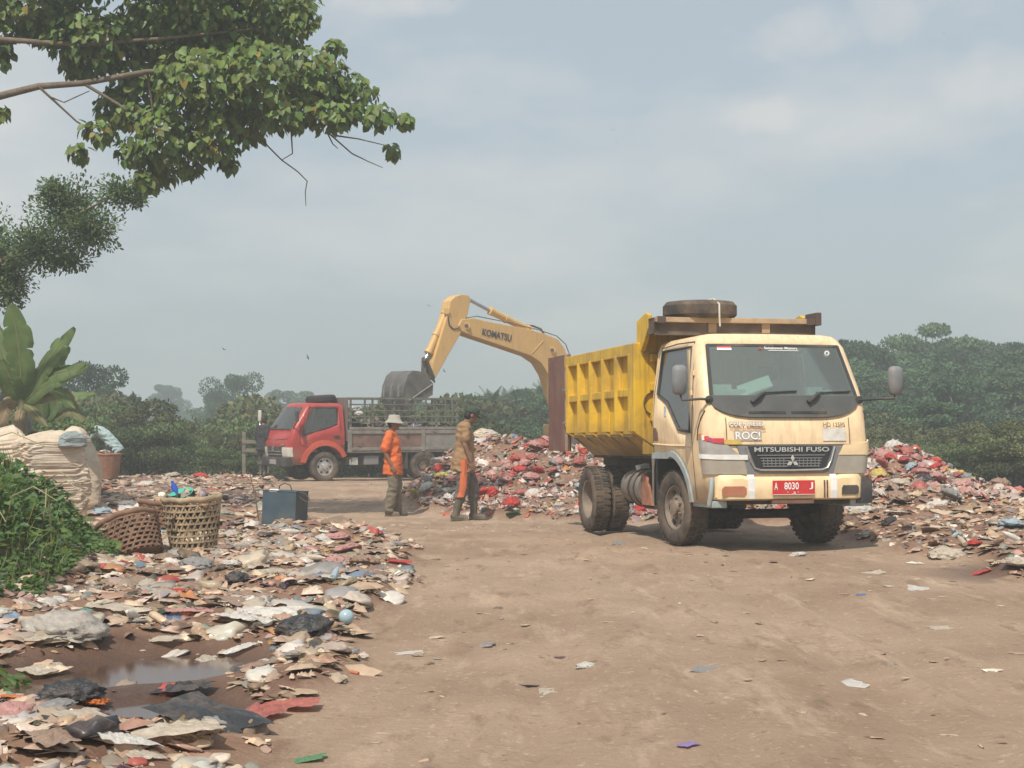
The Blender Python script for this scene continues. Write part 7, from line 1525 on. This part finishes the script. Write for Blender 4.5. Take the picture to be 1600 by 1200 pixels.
# woven baskets
CANE = M('cane', (.40, .30, .19), .8, .25, 9, .2, 40, dirt=((.20, .135, .09), .35, 6)); CANED = M('dark_cane', (.22, .125, .080), .85, .25, 9, .2, 40, dirt=((.13, .085, .06), .45, 6))
def basket(label, loc, rot, rb, rt, h, mat, open_=True, name='basket'):
    root = thing(name, label, 'basket', loc, rot); P_ = lambda a, t_, o_=0.: Vector(((rb + (rt - rb) * t_ ** .8 + o_) * math.cos(a), (rb + (rt - rb) * t_ ** .8 + o_) * math.sin(a), h * t_))
    mb = MB(); nd = 26 if open_ else 40
    def ribbon(f, w_, up=None):
        pts = [f(k / 14) for k in range(15)]; base = len(mb.v)
        for i, p in enumerate(pts):
            t_ = (pts[min(14, i + 1)] - pts[max(0, i - 1)]).normalized(); n_ = Vector((p.x, p.y, 0)).normalized(); s_ = t_.cross(n_).normalized() * w_ / 2
            mb.v += [tuple(p + s_ + n_ * .002), tuple(p - s_ + n_ * .002), tuple(p - s_ - n_ * .002), tuple(p + s_ - n_ * .002)]
        for i in range(14):
            for k in range(4): a = base + i * 4; mb.f.append((a + k, a + (k + 1) % 4, a + 4 + (k + 1) % 4, a + 4 + k))
    for k in range(nd):
        for s_, o_ in ((1, .004), (-1, -.004)): ribbon(lambda t_, k=k, s_=s_, o_=o_: P_(2 * math.pi * k / nd + s_ * t_ * (.95 if open_ else .5), .02 + .96 * t_, o_), .017 if open_ else .03)
    for z in np.linspace(.08, .90, 8 if open_ else 13): ribbon(lambda t_, z=z: P_(2 * math.pi * t_, z + random.uniform(-.002, .002), .009), .018 if open_ else .028)
    tag(mb.build('weave', mat, root), kind='stuff')
    rim = MB(); rim.tube([P_(2 * math.pi * k / 32, 1.0 + .012 * math.sin(k * 1.7), .0) for k in range(33)], .020, 8, flat=1.4); rim.build('rim', mat, root, smooth=60)
    bt_ = MB(); bt_.lathe([(.005, .015), (rb * .98, .015)], 24, axis='z'); bt_.build('bottom', CANED, root)
    return root
def fill(root, r_, z, label, table, hump=.08, n_=90):
    """what lies in a basket"""
    x = rng.normal(0, r_ * .45, n_); y = rng.normal(0, r_ * .45, n_); k = np.hypot(x, y) < r_ * .95; x, y = x[k], y[k]; m_ = len(x); zz = z + hump * (1 - np.hypot(x, y) / r_) + rng.normal(0, .02, m_)
    VV, FF, CC = scatter(PROTO, pick(m_, 6, 2, 3, 3, .2), np.stack([x, y, zz], 1), rand_rot(m_, .5), np.repeat(rng.uniform(.08, .22, (m_, 1)), 3, 1), palette(m_, table))
    o = link('basket_filling', np_mesh('basket_filling', VV, FF, rub, CC)); o.matrix_world = root.matrix_basis; tag(o, label, 'rubbish', kind='stuff')
b1 = basket('upright open weave cane basket full of scraps', gp(303, 14.6, -.01), (R(2), R(-3), .4), .205, .275, .50, CANE); fill(b1, .25, .44, 'scraps filling the upright cane basket', BROWN, .07)
fill(b1, .22, .22, 'dark scraps deep in the upright cane basket', [(1, (.08, .055, .04)), (1, (.13, .09, .06))], .10, 160)
b2 = basket('tilted caked cane basket lying beside the upright basket', gp(214, 14.1, -.03), (R(-26), R(-16), .3), .24, .29, .36, CANED); fill(b2, .26, .30, 'mud and scraps spilling from the tilted basket', BROWN[:6], .10, 120); fill(b2, .23, .12, 'mud packed in the tilted basket', [(1, (.13, .085, .06)), (1, (.10, .065, .045))], .15, 200)
b3 = basket('half hidden brown basket behind the upright basket', gp(252, 16.9, -.02), (R(4), R(5), 1.), .23, .29, .36, CANED); fill(b3, .26, .30, 'rubbish in the half hidden basket', BROWN, .06)
b4 = basket('tightly woven reddish basket beside the stooping person', gp(166, 38.0, 0), (0, 0, 0), .27, .36, .62, M('red_cane', (.30, .145, .085), .85, .2, 9, .2, 40, dirt=((.18, .10, .07), .4, 6)), False); fill(b4, .34, .56, 'white scraps heaped in the reddish basket', HEAPP, .12, 80)
# tray and bottle in the upright basket
tp = b1.matrix_basis @ Vector((-.10, -.05, .52)); tr_ = MB(); tr_.lathe([(.01, 0), (.085, .0), (.115, .035), (.122, .035), (.088, -.006), (.01, -.008)], 24, axis='z'); tag(tr_.build('plastic_tray', M('turquoise_plastic', (.06, .42, .30), .35, .08), None, smooth=50, loc=tp, rot=(R(22), R(-14), 0)), 'turquoise plastic tray on top of the upright basket', 'tray')
bl_ = MB().lathe([(.005, 0), (.030, .0), (.032, .02), (.032, .11), (.014, .15), (.013, .17), (.004, .17)], 14, axis='z'); tag(bl_.build('bottle', M('blue_plastic', (.035, .09, .42), .3, .08), None, smooth=50, loc=b1.matrix_basis @ Vector((-.12, .06, .50)), rot=(0, R(-18), 0)), 'deep blue bottle standing in the upright basket', 'bottle')
wh = b2.matrix_basis @ Vector((.1, .05, .50)); piece('plastic_sheet', SHT, wh.x + .05, wh.y - .1, .42, 'white', 'white rolled sheet resting across the tilted basket', 'sheet').location = wh
# blue-grey square tin with carrying rope
tin = thing('square_tin', 'blue grey square tin with rope loops standing in the rubbish', 'tin', gp(444, 19.6, -.03), (R(-2), R(2), R(-16))); TINM = M('blue_grey_tin', (.05, .085, .11), .55, .15, 5, .1, 30, dirt=((.15, .13, .11), .45, 3), metal=.1)
w_, h_ = .46, .46
for a, b_ in (((-w_ / 2, -.19, 0), (w_ / 2, -.185, h_)), ((-w_ / 2, .185, 0), (w_ / 2, .19, h_)), ((-w_ / 2, -.184, 0), (-w_ / 2 + .006, .184, h_)), ((w_ / 2 - .006, -.184, 0), (w_ / 2, .184, h_))): MB().b2(a, b_).build('side', TINM, tin)
MB().b2((-w_ / 2 + .007, -.183, .005), (w_ / 2 - .007, .183, .012)).build('bottom', TINM, tin); ri = MB(); ri.tube([(-w_ / 2, -.19, h_), (w_ / 2, -.19, h_), (w_ / 2, .19, h_), (-w_ / 2, .19, h_), (-w_ / 2, -.19, h_)], .008, 6); ri.build('rim', TINM, tin)
RP = M('dark_rope', (.12, .085, .06), .9)
for pts in ([(-.10, 0, .44), (-.09, 0, .52), (-.02, .0, .56), (.06, 0, .53), (.09, 0, .45)], [(.23, -.1, .45), (.31, -.1, .44), (.36, -.08, .38), (.34, -.1, .33), (.23, -.12, .40)]): MB().tube(pts, .008, 6).build('rope_loop', RP, tin, smooth=60)
MB().box((-.09, -.16, .45), (.13, .06, .05), rotx(.3)).build('white_cloth', M('white_rag', (.66, .63, .58), .9), tin, .01)
sx = gp(405, 19.9); MBk = MB(); MBk.tube([(0, 0, -.05), (-.05, 0, .3), (-.13, .02, .62)], [.012, .010, .006], 6); tag(MBk.build('stick', M('dry_stick', (.20, .14, .10), .9), None, smooth=60, loc=sx), 'thin dry stick standing beside the square tin', 'stick')
# wooden posts and rails by the red truck
PW = M('old_post_wood', (.17, .155, .12), .9, .25, 6, .3, 30)
fn = thing('wooden_barrier', 'weathered wooden posts with two rails left of the red truck', 'barrier', gp(394, 42.2))
for x in (-.22, .42): MB().box((x, 0, .62), (.10, .10, 1.34)).build('post', PW, fn, .01)
for z in (.78, 1.02): MB().box((.10, -.06, z), (.74, .03, .10)).build('rail', PW, fn, .006)
# birds
BIRD = M('bird_dark', (.05, .05, .055), .8)
def bird(xp, yp, Y, s, roll, head, lab):
    o = thing('bird', lab, 'bird', px(xp, yp, Y), (roll, 0, head), 'birds over the dump'); o.scale = (s,) * 3
    MB().tube([(-.5, 0, 0), (-.3, 0, .0), (0, 0, 0), (.22, 0, .03), (.36, 0, .04)], [.05, .05, .10, .07, .015], 8).build('body', BIRD, o, smooth=60)
    for sg in (-1, 1):
        w = MB(); P_ = [(.16, 0, .02), (.12, sg * .35, .16), (-.05, sg * .80, .22), (-.12, sg * .78, .20), (-.14, sg * .35, .12), (-.12, 0, .0)]; w.loft([[Vector(p) for p in P_], [Vector(p) + Vector((0, 0, .018)) for p in P_]]); w.build('wing', BIRD, o)
for b_ in [(350, 546, 52, .16, .3, 2.4, 'bird gliding above the large round tree'), (481, 559, 52, .15, 1.0, .6, 'bird banking above the red truck cab'), (670, 478, 55, .12, .4, 2.0, 'bird beside the top of the excavator arm'), (694, 580, 55, .13, .9, .8, 'bird below the excavator arm'), (1475, 53, 60, .10, .5, 1.0, 'tiny bird high in the hazy sky'), (963, 222, 70, .10, .5, 1.0, 'tiny bird in the sky above the tipper box'), (957, 203, 70, .09, .5, 2.0, 'tiny second bird above the tipper box')]: bird(*b_)
# ------------------------------------------------------------------ hazy air
hb = MB().b2((-900, -30, -9), (900, 950, 16)).mesh('haze')
hm = bpy.data.materials.new('haze'); hm.use_nodes = True; t = hm.node_tree; t.nodes.clear()
pv = t.nodes.new('ShaderNodeVolumePrincipled'); pv.inputs['Color'].default_value = (.76, .84, .87, 1); pv.inputs['Density'].default_value = .0035; pv.inputs['Anisotropy'].default_value = .15
mo = t.nodes.new('ShaderNodeOutputMaterial'); t.links.new(pv.outputs[0], mo.inputs['Volume']); hb.materials.append(hm)
tag(link('haze', hb), 'thin pale haze lying over the whole dump', 'haze', kind='stuff')
